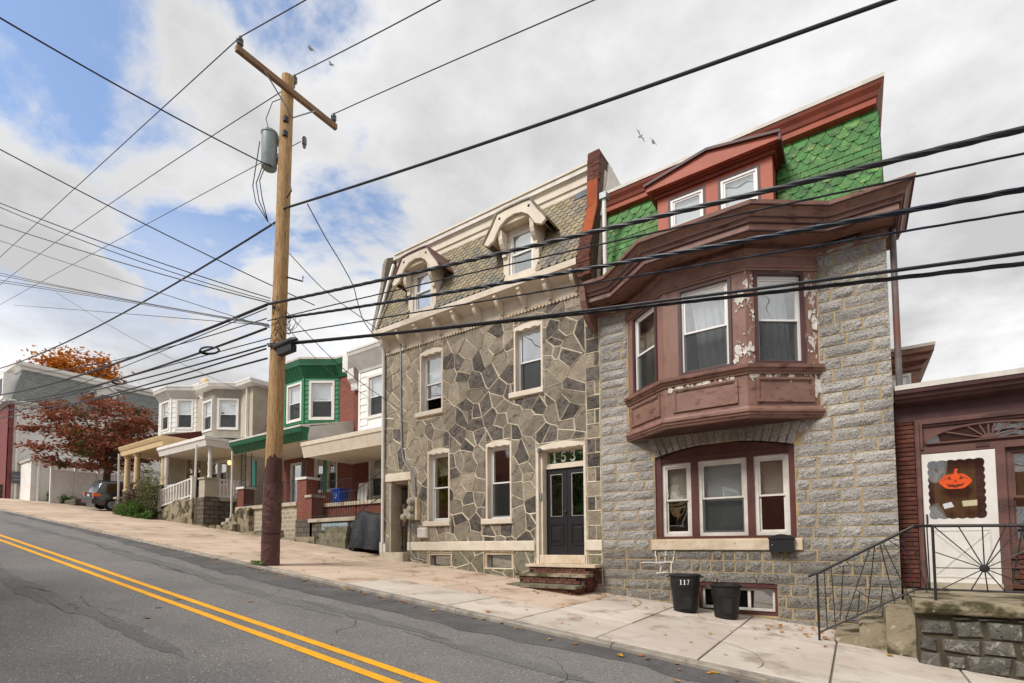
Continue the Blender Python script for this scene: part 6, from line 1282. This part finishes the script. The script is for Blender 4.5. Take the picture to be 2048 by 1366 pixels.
# ------------------------------------------------------------------ the near side of the street, behind the camera (seen in the window glass)
def zn(x, y): return .13-.1*x
ns = MB().plan([(-80, -5.9), (40, -5.9), (40, .5), (-80, .5)], lambda x, y: zn(x, y)-.5, zn); tag(ns.build('pavement_near', 'pavement_tan'), kind='structure')
tag(MB().plan([(-80, .5), (40, .5), (40, .64), (-80, .64)], lambda x, y: zn(x, y)-.5, lambda x, y: zn(x, y)-.01).build('kerb_near', 'kerb'), kind='structure')
brickmat('brick_brown', '#5a4438', '#4c3a30', '#5c5046')
for x0, x1, h, m_, lb in ((-46, -30, 6.9, 'stucco_beige', 'beige row house opposite the cream porch, seen only in window glass'), (-30, -17, 7.3, 'brick_wall_red', 'red brick row house opposite the porches, seen only in window glass'), (-17, -4, 7.0, 'brick_brown', 'brown brick row house opposite the stone house, seen only in window glass'), (-4, 9, 7.2, 'brick_wall', 'dark red row house opposite the granite house, seen only in window glass'), (9, 24, 6.9, 'stucco_grey', 'grey row house opposite the brick house, seen only in window glass')):
    zb = zn((x0+x1)/2, 0); O = thing('opposite_house', lb, 'house', ((x0+x1)/2, -6, zb), 'row houses on the near side'); fo = Fr(x1-.05, -5.95, -1, 0); W = x1-x0-.1; hs = []
    for k in range(int(W/2.6)):
        u = .6+k*2.6
        hs += [(u, u+1.0, zb+4.6, zb+6.4), (u, u+1.0, zb+1.4, zb+3.3)]
    w = MB(fo); grid_wall(w, 0, W, zb-3, zb+h, hs, .2); shell(w, x0+.05, x1-.05, -5.95, -15, zb-3, zb+h); w.build('wall', m_, O)
    for q in hs: window(O, fo, *q, w=-.08, screen=False, blind='unlit_dark')
    MB(fo).box(-.05, W+.05, -.5, .45, zb+h-.1, zb+h+.35).build('cornice', 'dirty_white', O); MB().xprof([(-5.9, zb+h+.3), (-9, zb+h+1.2), (-15, zb+h+1.2), (-15, zb+h+.2)], x0+.1, x1-.1).build('roof', 'dark_slate', O)
leafmat('leaf_yellow', ['#6a6a22', '#8a8428', '#a4952e', '#5d6a2a', '#b59a34'])
tree('street_tree', 'yellow-green street tree on the near pavement, seen only in window glass', (-21, -3.4, 2.2), (-21, -3.4, 3.9), (-21, -3.5, 5.5), (2.6, 1.5, 1.8), 50, 5000, .14, 'leaf_yellow', .16, 31, .7, .5)
tree('street_tree', 'dark green street tree on the near pavement, seen only in window glass', (-11.5, -3.5, 1.25), (-11.5, -3.5, 2.9), (-11.5, -3.6, 5.0), (2.6, 1.5, 2.4), 60, 7000, .14, 'leaf_green', .16, 32, .7, .5)
# ------------------------------------------------------------------ utility pole
PO = thing('utility_pole', 'weathered wooden utility pole with brown painted foot and crossarm', 'utility pole', (-11.36, 6.56, 1.26))
pt_ = lambda z: Vector((-11.36+.40*(z-1.26)/11.7, 6.56, z))
def polet(z0, z1, n, dr=0, lump=0):
    zs_ = [z0+(z1-z0)*i/n for i in range(n+1)]; return MB().tube([pt_(z)+Vector((R.uniform(-lump, lump), R.uniform(-lump, lump), 0)) for z in zs_], [.195-.055*(z-1.26)/11.7+dr for z in zs_], 20)
polet(3.5, 13.02, 20, 0, .004).build('shaft', 'pole_wood', PO, True)
m = MB(); k = 20; rows_ = []
for i, z in enumerate([1.0, 1.6, 2.2, 2.8, 3.3, 3.55, 3.72]):
    for j in range(k):
        a = 2*math.pi*j/k; rr_ = .197-.055*(z-1.26)/11.7; zz_ = z+(.42*noise.noise(Vector((j*2.7, 3.3, 0)))+.1 if i == 6 else 0); c_ = pt_(z); m.v.append((c_.x+math.cos(a)*rr_, c_.y+math.sin(a)*rr_, zz_))
m.f = [(i*k+j, i*k+(j+1) % k, (i+1)*k+(j+1) % k, (i+1)*k+j) for i in range(6) for j in range(k)]; m.build('painted_foot', 'pole_dark', PO, True)
m = MB(); n_ = 22
for i in range(n_+1):
    z = 2.0+1.18*i/n_
    for j in range(28):
        a = 2*math.pi*j/28; c_ = pt_(z); rr_ = .208+.011*noise.noise(Vector((math.cos(a)*3, math.sin(a)*3, z*3.1)))+.006*noise.noise(Vector((math.cos(a)*7, math.sin(a)*7, z*8))); m.v.append((c_.x+math.cos(a)*rr_, c_.y+math.sin(a)*rr_, z+.01*math.sin(a*2)))
m.f = [(i*28+j, i*28+(j+1) % 28, (i+1)*28+(j+1) % 28, (i+1)*28+j) for i in range(n_) for j in range(28)]; m.build('metal_wrap', 'pole_wrap', PO, True)
polet(1.1, 1.98, 5, .012, .006).build('lower_wrap', 'pole_wrap', PO, True)
tpx = pt_(12.6).x
MB().box(tpx+.13, tpx+.23, 5.25, 7.81, 12.5, 12.63).build('crossarm', 'arm_wood', PO)
for y in (5.85, 7.15): MB().tube([(tpx+.24, y, 12.5), (tpx+.16, 6.62, 11.98)], .016, 6).build('brace', 'steel', PO)
def insul(x, y, z): MB().lathe((x, y, z), [(.02, -.12), (.02, 0), (.06, .01), (.075, .05), (.05, .08), (.07, .1), (.072, .14), (.04, .17), (.04, .2), (.02, .22)], 12).build('insulator', 'ceramic', PO, True)
insul(tpx+.18, 5.33, 12.68); insul(tpx+.18, 7.73, 12.68); insul(tpx+.02, 6.72, 13.0)
MB().lathe((tpx+.12, 6.95, 11.55), [(.02, -.1), (.04, -.06), (.03, -.02), (.055, 0), (.055, .16), (.03, .2)], 10).build('cutout', 'ceramic', PO, True)
MB().tube([pt_(10.45)+Vector((.15, 0, .1)), (-10.55, 6.45, 9.95), pt_(10.0)+Vector((.15, 0, 0))], .014, 6).build('standoff', 'black_iron', PO)
MB().tube([pt_(8.1)+Vector((.15, .05, 0)), (-10.75, 6.9, 8.05), (-10.75, 6.9, 8.17)], .018, 6).build('spike', 'black_iron', PO)
for z in (11.8, 11.45): MB().box(pt_(z).x+.08, pt_(z).x+.165, 6.42, 6.52, z, z+.13).build('bracket_plate', 'black_iron', PO)
mm_ = MB(); rb = random.Random(2)
for i in range(16):
    z = rb.uniform(5.9, 7.5); c_ = pt_(z); a0 = rb.uniform(-2.4, .3); pts_ = [(c_.x+.17*math.cos(a0+t*.9), c_.y+.17*math.sin(a0+t*.9), z+rb.uniform(-.25, .25)) for t in (0, .5, 1, 1.5)]; mm_.tube(pts_, .008, 5)
for i in range(7):
    c_ = Vector((-10.55+rb.uniform(-.1, .5), 6.45, 6.95-.1*rb.random())); r_ = rb.uniform(.1, .22); mm_.tube([c_+Vector((r_*math.cos(t), 0, -r_+r_*math.sin(t)*rb.uniform(.8, 1.2))) for t in np.linspace(1.4, 6.0, 10)], .006, 4)
tag(mm_.build('tie_wires', 'cable', PO, False, False), kind='stuff')
TF = thing('pole_transformer', 'grey cylindrical transformer hanging on the utility pole', 'transformer', (-11.38, 6.2, 10.7))
MB().lathe((-11.28, 6.31, 10.72), [(.155, 0), (.175, .03), (.175, .82), (.19, .83), (.19, .88), (.14, .91), (.05, .93)], 22).build('tank', 'grey_enamel', TF, True)
for z in (10.95, 11.4): MB().box(-11.3, -11.05, 6.4, 6.52, z, z+.08).build('hanger', 'steel', TF)
for i in range(3): MB().tube([(-11.32+.1*(i-1), 6.15+.02*i, 10.9+(.45 if i == 0 else -.2)), (-11.6+.15*i, 6.1, 10.3), (-11.55+.14*i, 6.15, 9.9), (-11.35, 6.35, 9.45), (-11.2, 6.42, 9.35)], .012, 5).build('lead', 'cable', TF)
MB().tube([(-11.28, 6.31, 11.62), (-11.4, 6.28, 12.0), (-11.25, 6.35, 12.4), (-11.02, 6.5, 12.5)], .01, 5).build('lead', 'cable', TF)
# ------------------------------------------------------------------ overhead lines (points in metres; a hanging curve through three of them)
def span(pts, r, label, mat='cable', cat='cable', group=None, n=26, name='overhead_cable', twist=0):
    a, b, c = [np.array(p, float) for p in pts]; P = []
    for i in range(n+1):
        t = i/n; P.append(a*(2*(t-.5)*(t-1))+b*(4*t*(1-t))+c*(2*t*(t-.5)))
    m = MB().tube(P, r, 8)
    if twist:                                          # lashing wire wound round the bundle
        for ph in range(3):
            m.tube([tuple(np.array(P[0])*(1-i/300)+0*P[0] if False else np.array([np.interp(i/300*n, range(n+1), [p[k_] for p in P]) for k_ in range(3)])+np.array([0, math.cos(i*.55+ph*2.1)*r*.75, math.sin(i*.55+ph*2.1)*r*.75])) for i in range(301)], r*.42, 5, False)
    return tag(m.build(name, mat, None, True, False), label, cat, group)
W_ = [
 ([(-10.79, 5.33, 12.88), (.35, 5.5, 9.9), (12, 5.5, 6.74)], .011, 'thin power line rising right from the street-side end of the crossarm', 'power line'),
 ([(-10.95, 6.72, 13.2), (.4, 6.6, 10.52), (12, 6.6, 8.76)], .011, 'thin power line rising right from the pole top insulator', 'power line'),
 ([(-10.79, 7.73, 12.88), (.4, 7.9, 10.5), (12, 7.9, 7.5)], .011, 'thin power line rising right from the house-side end of the crossarm', 'power line'),
 ([(-11.1, 6.5, 9.74), (1.35, 6.5, 7.35), (14, 6.5, 5.5)], .024, 'thick dark cable crossing the open sky above the mansards', 'cable'),
 ([(-11.25, 6.33, 7.4), (1.3, 6.3, 5.49), (14, 6.3, 3.97)], .029, 'uppermost twisted black cable crossing both mansards', 'cable'),
 ([(-11.25, 6.33, 7.0), (1.3, 6.3, 5.26), (14, 6.3, 3.16)], .011, 'thin wire just below the uppermost twisted cable', 'cable'),
 ([(-11.0, 6.65, 7.13), (1.45, 6.7, 5.12), (14, 6.7, 3.53)], .027, 'bluish twisted cable crossing the brown cornice', 'cable'),
 ([(-11.0, 6.65, 6.74), (1.45, 6.7, 4.9), (14, 6.7, 3.04)], .012, 'thin wire just below the bluish twisted cable', 'cable'),
 ([(-11.25, 6.33, 6.44), (1.3, 6.3, 4.33), (14, 6.3, 2.81)], .02, 'smooth black cable crossing the top of the bay windows', 'cable'),
 ([(-11.25, 6.36, 6.4), (1.3, 6.36, 4.26), (14, 6.36, 2.3)], .021, 'lowest twisted cable crossing the bay windows', 'cable'),
 ([(-10.79, 5.33, 12.88), (-28.65, 5.5, 15.05), (-46, 5.5, 16.8)], .011, 'thin power line falling left from the street-side end of the crossarm', 'power line'),
 ([(-11.1, 6.6, 12.85), (-28.65, 6.6, 15.36), (-46, 6.6, 17.15)], .011, 'thin power line falling left from below the pole top', 'power line'),
 ([(-11.0, 6.95, 11.7), (-28.65, 6.9, 14.22), (-46, 6.9, 16.66)], .009, 'thin power line falling left behind the transformer', 'power line'),
 ([(-11.25, 6.5, 9.5), (-28.7, 6.5, 10.39), (-46, 6.5, 12.62)], .024, 'dark cable running left from the pole towards the orange tree', 'cable'),
 ([(-11.3, 6.33, 7.4), (-28.7, 6.3, 8.7), (-46, 6.3, 11.11)], .034, 'thickest black cable running left over the shingled mansard', 'cable'),
 ([(-11.3, 6.33, 7.31), (-28.7, 6.3, 8.15), (-40, 6.3, 8.9)], .012, 'thin wire hung just below the thickest left-hand cable', 'cable'),
 ([(-11.3, 6.33, 7.07), (-21.7, 6.3, 8.21), (-32, 6.3, 9.9)], .013, 'thin wire joining the thickest left-hand cable halfway', 'cable'),
 ([(-11.3, 6.33, 6.83), (-28.7, 6.3, 8.19), (-46, 6.3, 11.0)], .028, 'left-hand cable carrying two coiled loops', 'cable'),
 ([(-11.3, 6.45, 6.64), (-28.7, 6.45, 8.04), (-46, 6.45, 8.98)], .013, 'thin left-hand wire under the cable with coiled loops', 'cable'),
 ([(-11.3, 6.33, 6.42), (-28.7, 6.3, 8.08), (-46, 6.3, 10.61)], .021, 'third lowest left-hand cable leaving the black splice case', 'cable'),
 ([(-11.3, 6.33, 6.34), (-28.7, 6.3, 7.6), (-46, 6.3, 9.6)], .021, 'second lowest left-hand cable leaving the pole', 'cable'),
 ([(-11.3, 6.36, 6.12), (-29.1, 6.3, 7.8), (-46, 6.3, 10.59)], .023, 'lowest left-hand cable passing above the white porch houses', 'cable'),
 ([(-11.2, 6.42, 10.75), (-10.4, 1.84, 9.7), (-9.46, -2.81, 9.03)], .014, 'single wire rising to the upper left corner across blue sky', 'cable'),
 ([(-11.0, 7.4, 7.73), (-13.42, 2.72, 9.35), (-15.84, -1.96, 11.42)], .012, 'single wire passing behind the pole towards the left edge', 'cable'),
 ([(-11.35, 6.45, 7.62), (-15.92, 2.6, 9.59), (-20.5, -1.3, 12.2)], .012, 'upper of two close wires crossing the sky to the left', 'cable'),
 ([(-11.35, 6.45, 7.55), (-15.9, 2.6, 9.48), (-20.46, -1.3, 12.47)], .01, 'lower of two close wires crossing the sky to the left', 'cable'),
 ([(-11.35, 6.45, 7.5), (-18.26, 3.0, 10.17), (-25.17, -.5, 13.37)], .014, 'darker single wire below the two close wires on the left', 'cable'),
 ([(-11.35, 6.45, 6.9), (-18.18, 3.0, 9.71), (-25.01, -.5, 12.65)], .009, 'faint single wire above the bundle of four on the left', 'cable')]
for i, (p, r_, lb, ct) in enumerate(W_): span(p, r_, lb, 'cable_blue' if 'bluish' in lb else 'cable', ct, name='power_line' if ct == 'power line' else 'overhead_cable', twist=1 if 'twisted' in lb else 0)
for i, (zm, ze, xm) in enumerate(((9.26, 11.96, -19.21), (9.19, 11.58, -19.2), (9.05, 10.9, -19.18), (8.98, 10.74, -19.16))):
    span([(-11.4, 6.45, 7.0-.02*i), (xm, 3.2, zm), (-27.0, -.1, ze)], .008, ('topmost', 'second', 'third', 'lowest')[i]+' of four thin wires bundled between the pole and the left edge', group='four thin bundled wires')
span([(-11.4, 6.5, 6.98), (-22.98, 6.4, 10.45), (-34.6, 6.3, 13.9)], .009, 'thin wire meeting the bundle of four at the pole')
span([(-24.8, 12.6, 9.4), (-28.72, 9.72, 11.75), (-32.64, 7.44, 14.49)], .009, 'service wire dropping to the grey stucco house corner')
def drop(pts, r, label):
    P = [Vector(p) for p in pts]; o = []
    for i in range(len(P)-1):
        a, b, c, d_ = P[max(i-1, 0)], P[i], P[i+1], P[min(i+2, len(P)-1)]
        for k in range(8):
            t = k/8; o.append(.5*((2*b)+(c-a)*t+(2*a-5*b+4*c-d_)*t*t+(3*b-a-3*c+d_)*t**3))
    return tag(MB().tube(o+[P[-1]], r, 6).build('service_drop', 'cable', None, True, False), label, 'cable')
drop([(-10.0, 6.5, 9.45), (-10.25, 7.15, 9.1), (-10.55, 7.85, 8.85), (-10.8, 8.4, 8.6), (-10.95, 8.65, 8.35), (-11.1, 9.0, 7.95), (-11.5, 9.8, 7.85), (-11.6, 9.96, 8.0)], .013, 'curved service drop hanging from the high cable to the stone house')
drop([(-11.0, 6.7, 8.72), (-11.45, 8.0, 8.5), (-11.62, 9.4, 8.3), (-11.7, 9.98, 8.22)], .01, 'straight service wire from the pole to the stone house eaves')
drop([(-11.0, 6.6, 7.3), (-11.27, 8.43, 6.5), (-11.1, 10.36, 5.75)], .009, 'service wire crossing the stone wall beside the white downspout')
drop([(-11.1, 6.7, 6.95), (-13.43, 9.7, 7.1), (-15.5, 12.75, 7.5)], .008, 'service wire from the pole to the white bay')
SB = thing('splice_case', 'black splice case hung on the lowest cable beside the pole', 'splice case', (-10.6, 6.33, 6.25))
MB().lathe((-10.95, 6.33, 6.27), [(.03, 0), (.07, .05), (.085, .12), (.085, .75), (.07, .82), (.03, .9)], 12, 'x').build('case', 'black_plastic', SB, True); MB().box(-10.75, -10.2, 6.28, 6.42, 6.05, 6.2).build('closure', 'black_plastic', SB)
for x, lb in ((-14.0, 'oval cable coil hanging near the pole'), (-20.3, 'oval cable coil hanging in front of the shingled mansard')):
    zc_ = np.interp(x, [-46, -28.7, -20, -11.3], [11.0, 8.19, 7.3, 6.83])-.06; mm_ = MB()
    for k in range(3): mm_.tube([(x+(.42+.03*k)*math.cos(t), 6.3+.13*math.sin(t), zc_-.012*k-.035*math.sin(t)-.05*math.cos(t)) for t in np.linspace(0, 6.28, 26)], .017, 6, False)
    tag(mm_.build('cable_coil', 'cable', None, True, False), lb, 'cable coil')
# ------------------------------------------------------------------ gulls
M('gull', '#a9a9a8', '#8e8f90', s=9, rough=.8, bump=0)
for k, (pos, rot, lb) in enumerate((((-15.1, 9.84, 19.0), (.3, .9, .4), 'grey gull high above the left of the crossarm'), ((-20.2, 14.3, 25.0), (.2, -.3, 2.0), 'smaller gull just right of the pole top'), ((-5.6, 16.1, 15.6), (.5, .6, 1.2), 'left gull of the pair above the green mansard'), ((-5.72, 17.87, 16.67), (.1, 1.0, .2), 'right gull of the pair with straight spread wings'))):
    G_ = thing('gull', lb, 'bird', pos, 'gulls in the sky'); mt_ = Matrix.Translation(pos) @ Matrix.Rotation(rot[2], 4, 'Z') @ Matrix.Rotation(rot[1], 4, 'Y') @ Matrix.Rotation(rot[0], 4, 'X') @ Matrix.Scale(.55, 4)
    X_ = lambda *p: tuple(mt_ @ Vector(p))
    MB().tube([X_(0, -.22, 0), X_(0, -.12, .0), X_(0, .02, 0), X_(0, .12, .01), X_(0, .19, .02), X_(0, .24, .015)], [.008, .035, .05, .04, .03, .006], 8).build('body', 'gull', G_, True)
    for s in (-1, 1):
        b_ = .10 if k != 3 else .03
        MB().raw([X_(s*.03, .07, .02), X_(s*.2, .12, .02+b_), X_(s*.48, .0, .02+b_*.3), X_(s*.22, -.02, .01+b_), X_(s*.03, -.06, .01), X_(s*.2, .12, .005+b_), X_(s*.22, -.02, b_)], [(0, 1, 3, 4), (1, 2, 3), (0, 5, 6, 4), (5, 2, 6)]).build('wing', 'gull', G_)
    MB().raw([X_(-.05, -.3, 0), X_(.05, -.3, 0), X_(.015, -.18, .01), X_(-.015, -.18, .01)], [(0, 1, 2, 3)]).build('tail', 'gull', G_)
# ------------------------------------------------------------------ litter, weeds
rl = random.Random(21); lv = MB()
def leaf(x, y, z, s):
    a = rl.uniform(0, 6.28); u = Vector((math.cos(a), math.sin(a), rl.uniform(-.15, .15))); v_ = Vector((-u.y, u.x, rl.uniform(-.2, .2))); c_ = Vector((x, y, z+.012))
    o = [c_+u*s*math.cos(t)*(1 if i % 2 == 0 else .55)+v_*s*math.sin(t)*(1 if i % 2 == 0 else .55)+Vector((0, 0, rl.uniform(0, .012))) for i, t in enumerate(np.linspace(0, 6.28, 11)[:-1])]
    lv.raw(o, [tuple(range(10))])
for i in range(330):
    k = rl.random()
    if k < .45: x = rl.uniform(-26, 2); y = 6.26-abs(rl.gauss(0, .14)); z = zr(x)+.012
    elif k < .6: x = rl.gauss(-4.6, 1.1); y = rl.uniform(9.3, 10.2); z = zs(x, y)
    elif k < .72: x = rl.gauss(-.5, .5); y = rl.uniform(9.2, 10.2); z = zs(x, y)
    elif k < .93: x = rl.uniform(-14, 2); y = rl.uniform(6.5, 10); z = zs(x, y)
    else: x = rl.uniform(-12, 2); y = rl.uniform(2, 6.1); z = zr(x)
    if x > .5 and y > 8.6: continue
    if -6.6 < x < -4.6 and y > 9.2: y -= .5; z = zs(x, y)
    leaf(x, y, z, rl.uniform(.022, .055))
tag(lv.build('fallen_leaves', 'leaf_litter', None, False, False), 'yellow and brown fallen leaves along the kerb and pavement', 'leaves', kind='stuff')
def weed(cx, cy, n, h, label):
    rng = np.random.default_rng(n); p = rng.normal(size=(n, 3))*np.array([.12, .05, 0])+np.array([cx, cy, zs(cx, cy)]); p[:, 2] += rng.uniform(0, h, n)
    foliage_o = foliage('weeds', p, .035, 'leaf_green', None, flat=1.6, lw=.3); tag(foliage_o, label, 'weeds', kind='stuff')
weed(-11.5, 6.33, 160, .09, 'green weeds growing at the foot of the utility pole'); weed(-15.6, 11.02, 120, .28, 'green weeds below the terrace wall of the brick house')

P2 = thing('utility_pole', 'second wooden utility pole further up the hill beyond the left edge', 'utility pole', (-46, 6.4, zs(-46, 6.4)))
MB().tube([(-46, 6.4, 4.4), (-46, 6.4, 10.5), (-46, 6.4, 17.4)], [.2, .17, .14], 16).build('shaft', 'pole_wood', P2, True)
MB().box(-46.2, -46.1, 5.2, 7.7, 16.7, 16.82).build('crossarm', 'arm_wood', P2)
for y in (5.5, 6.6, 7.6): MB().lathe((-46.1, y, 16.82), [(.02, 0), (.06, .02), (.07, .12), (.03, .2)], 10).build('insulator', 'ceramic', P2, True)
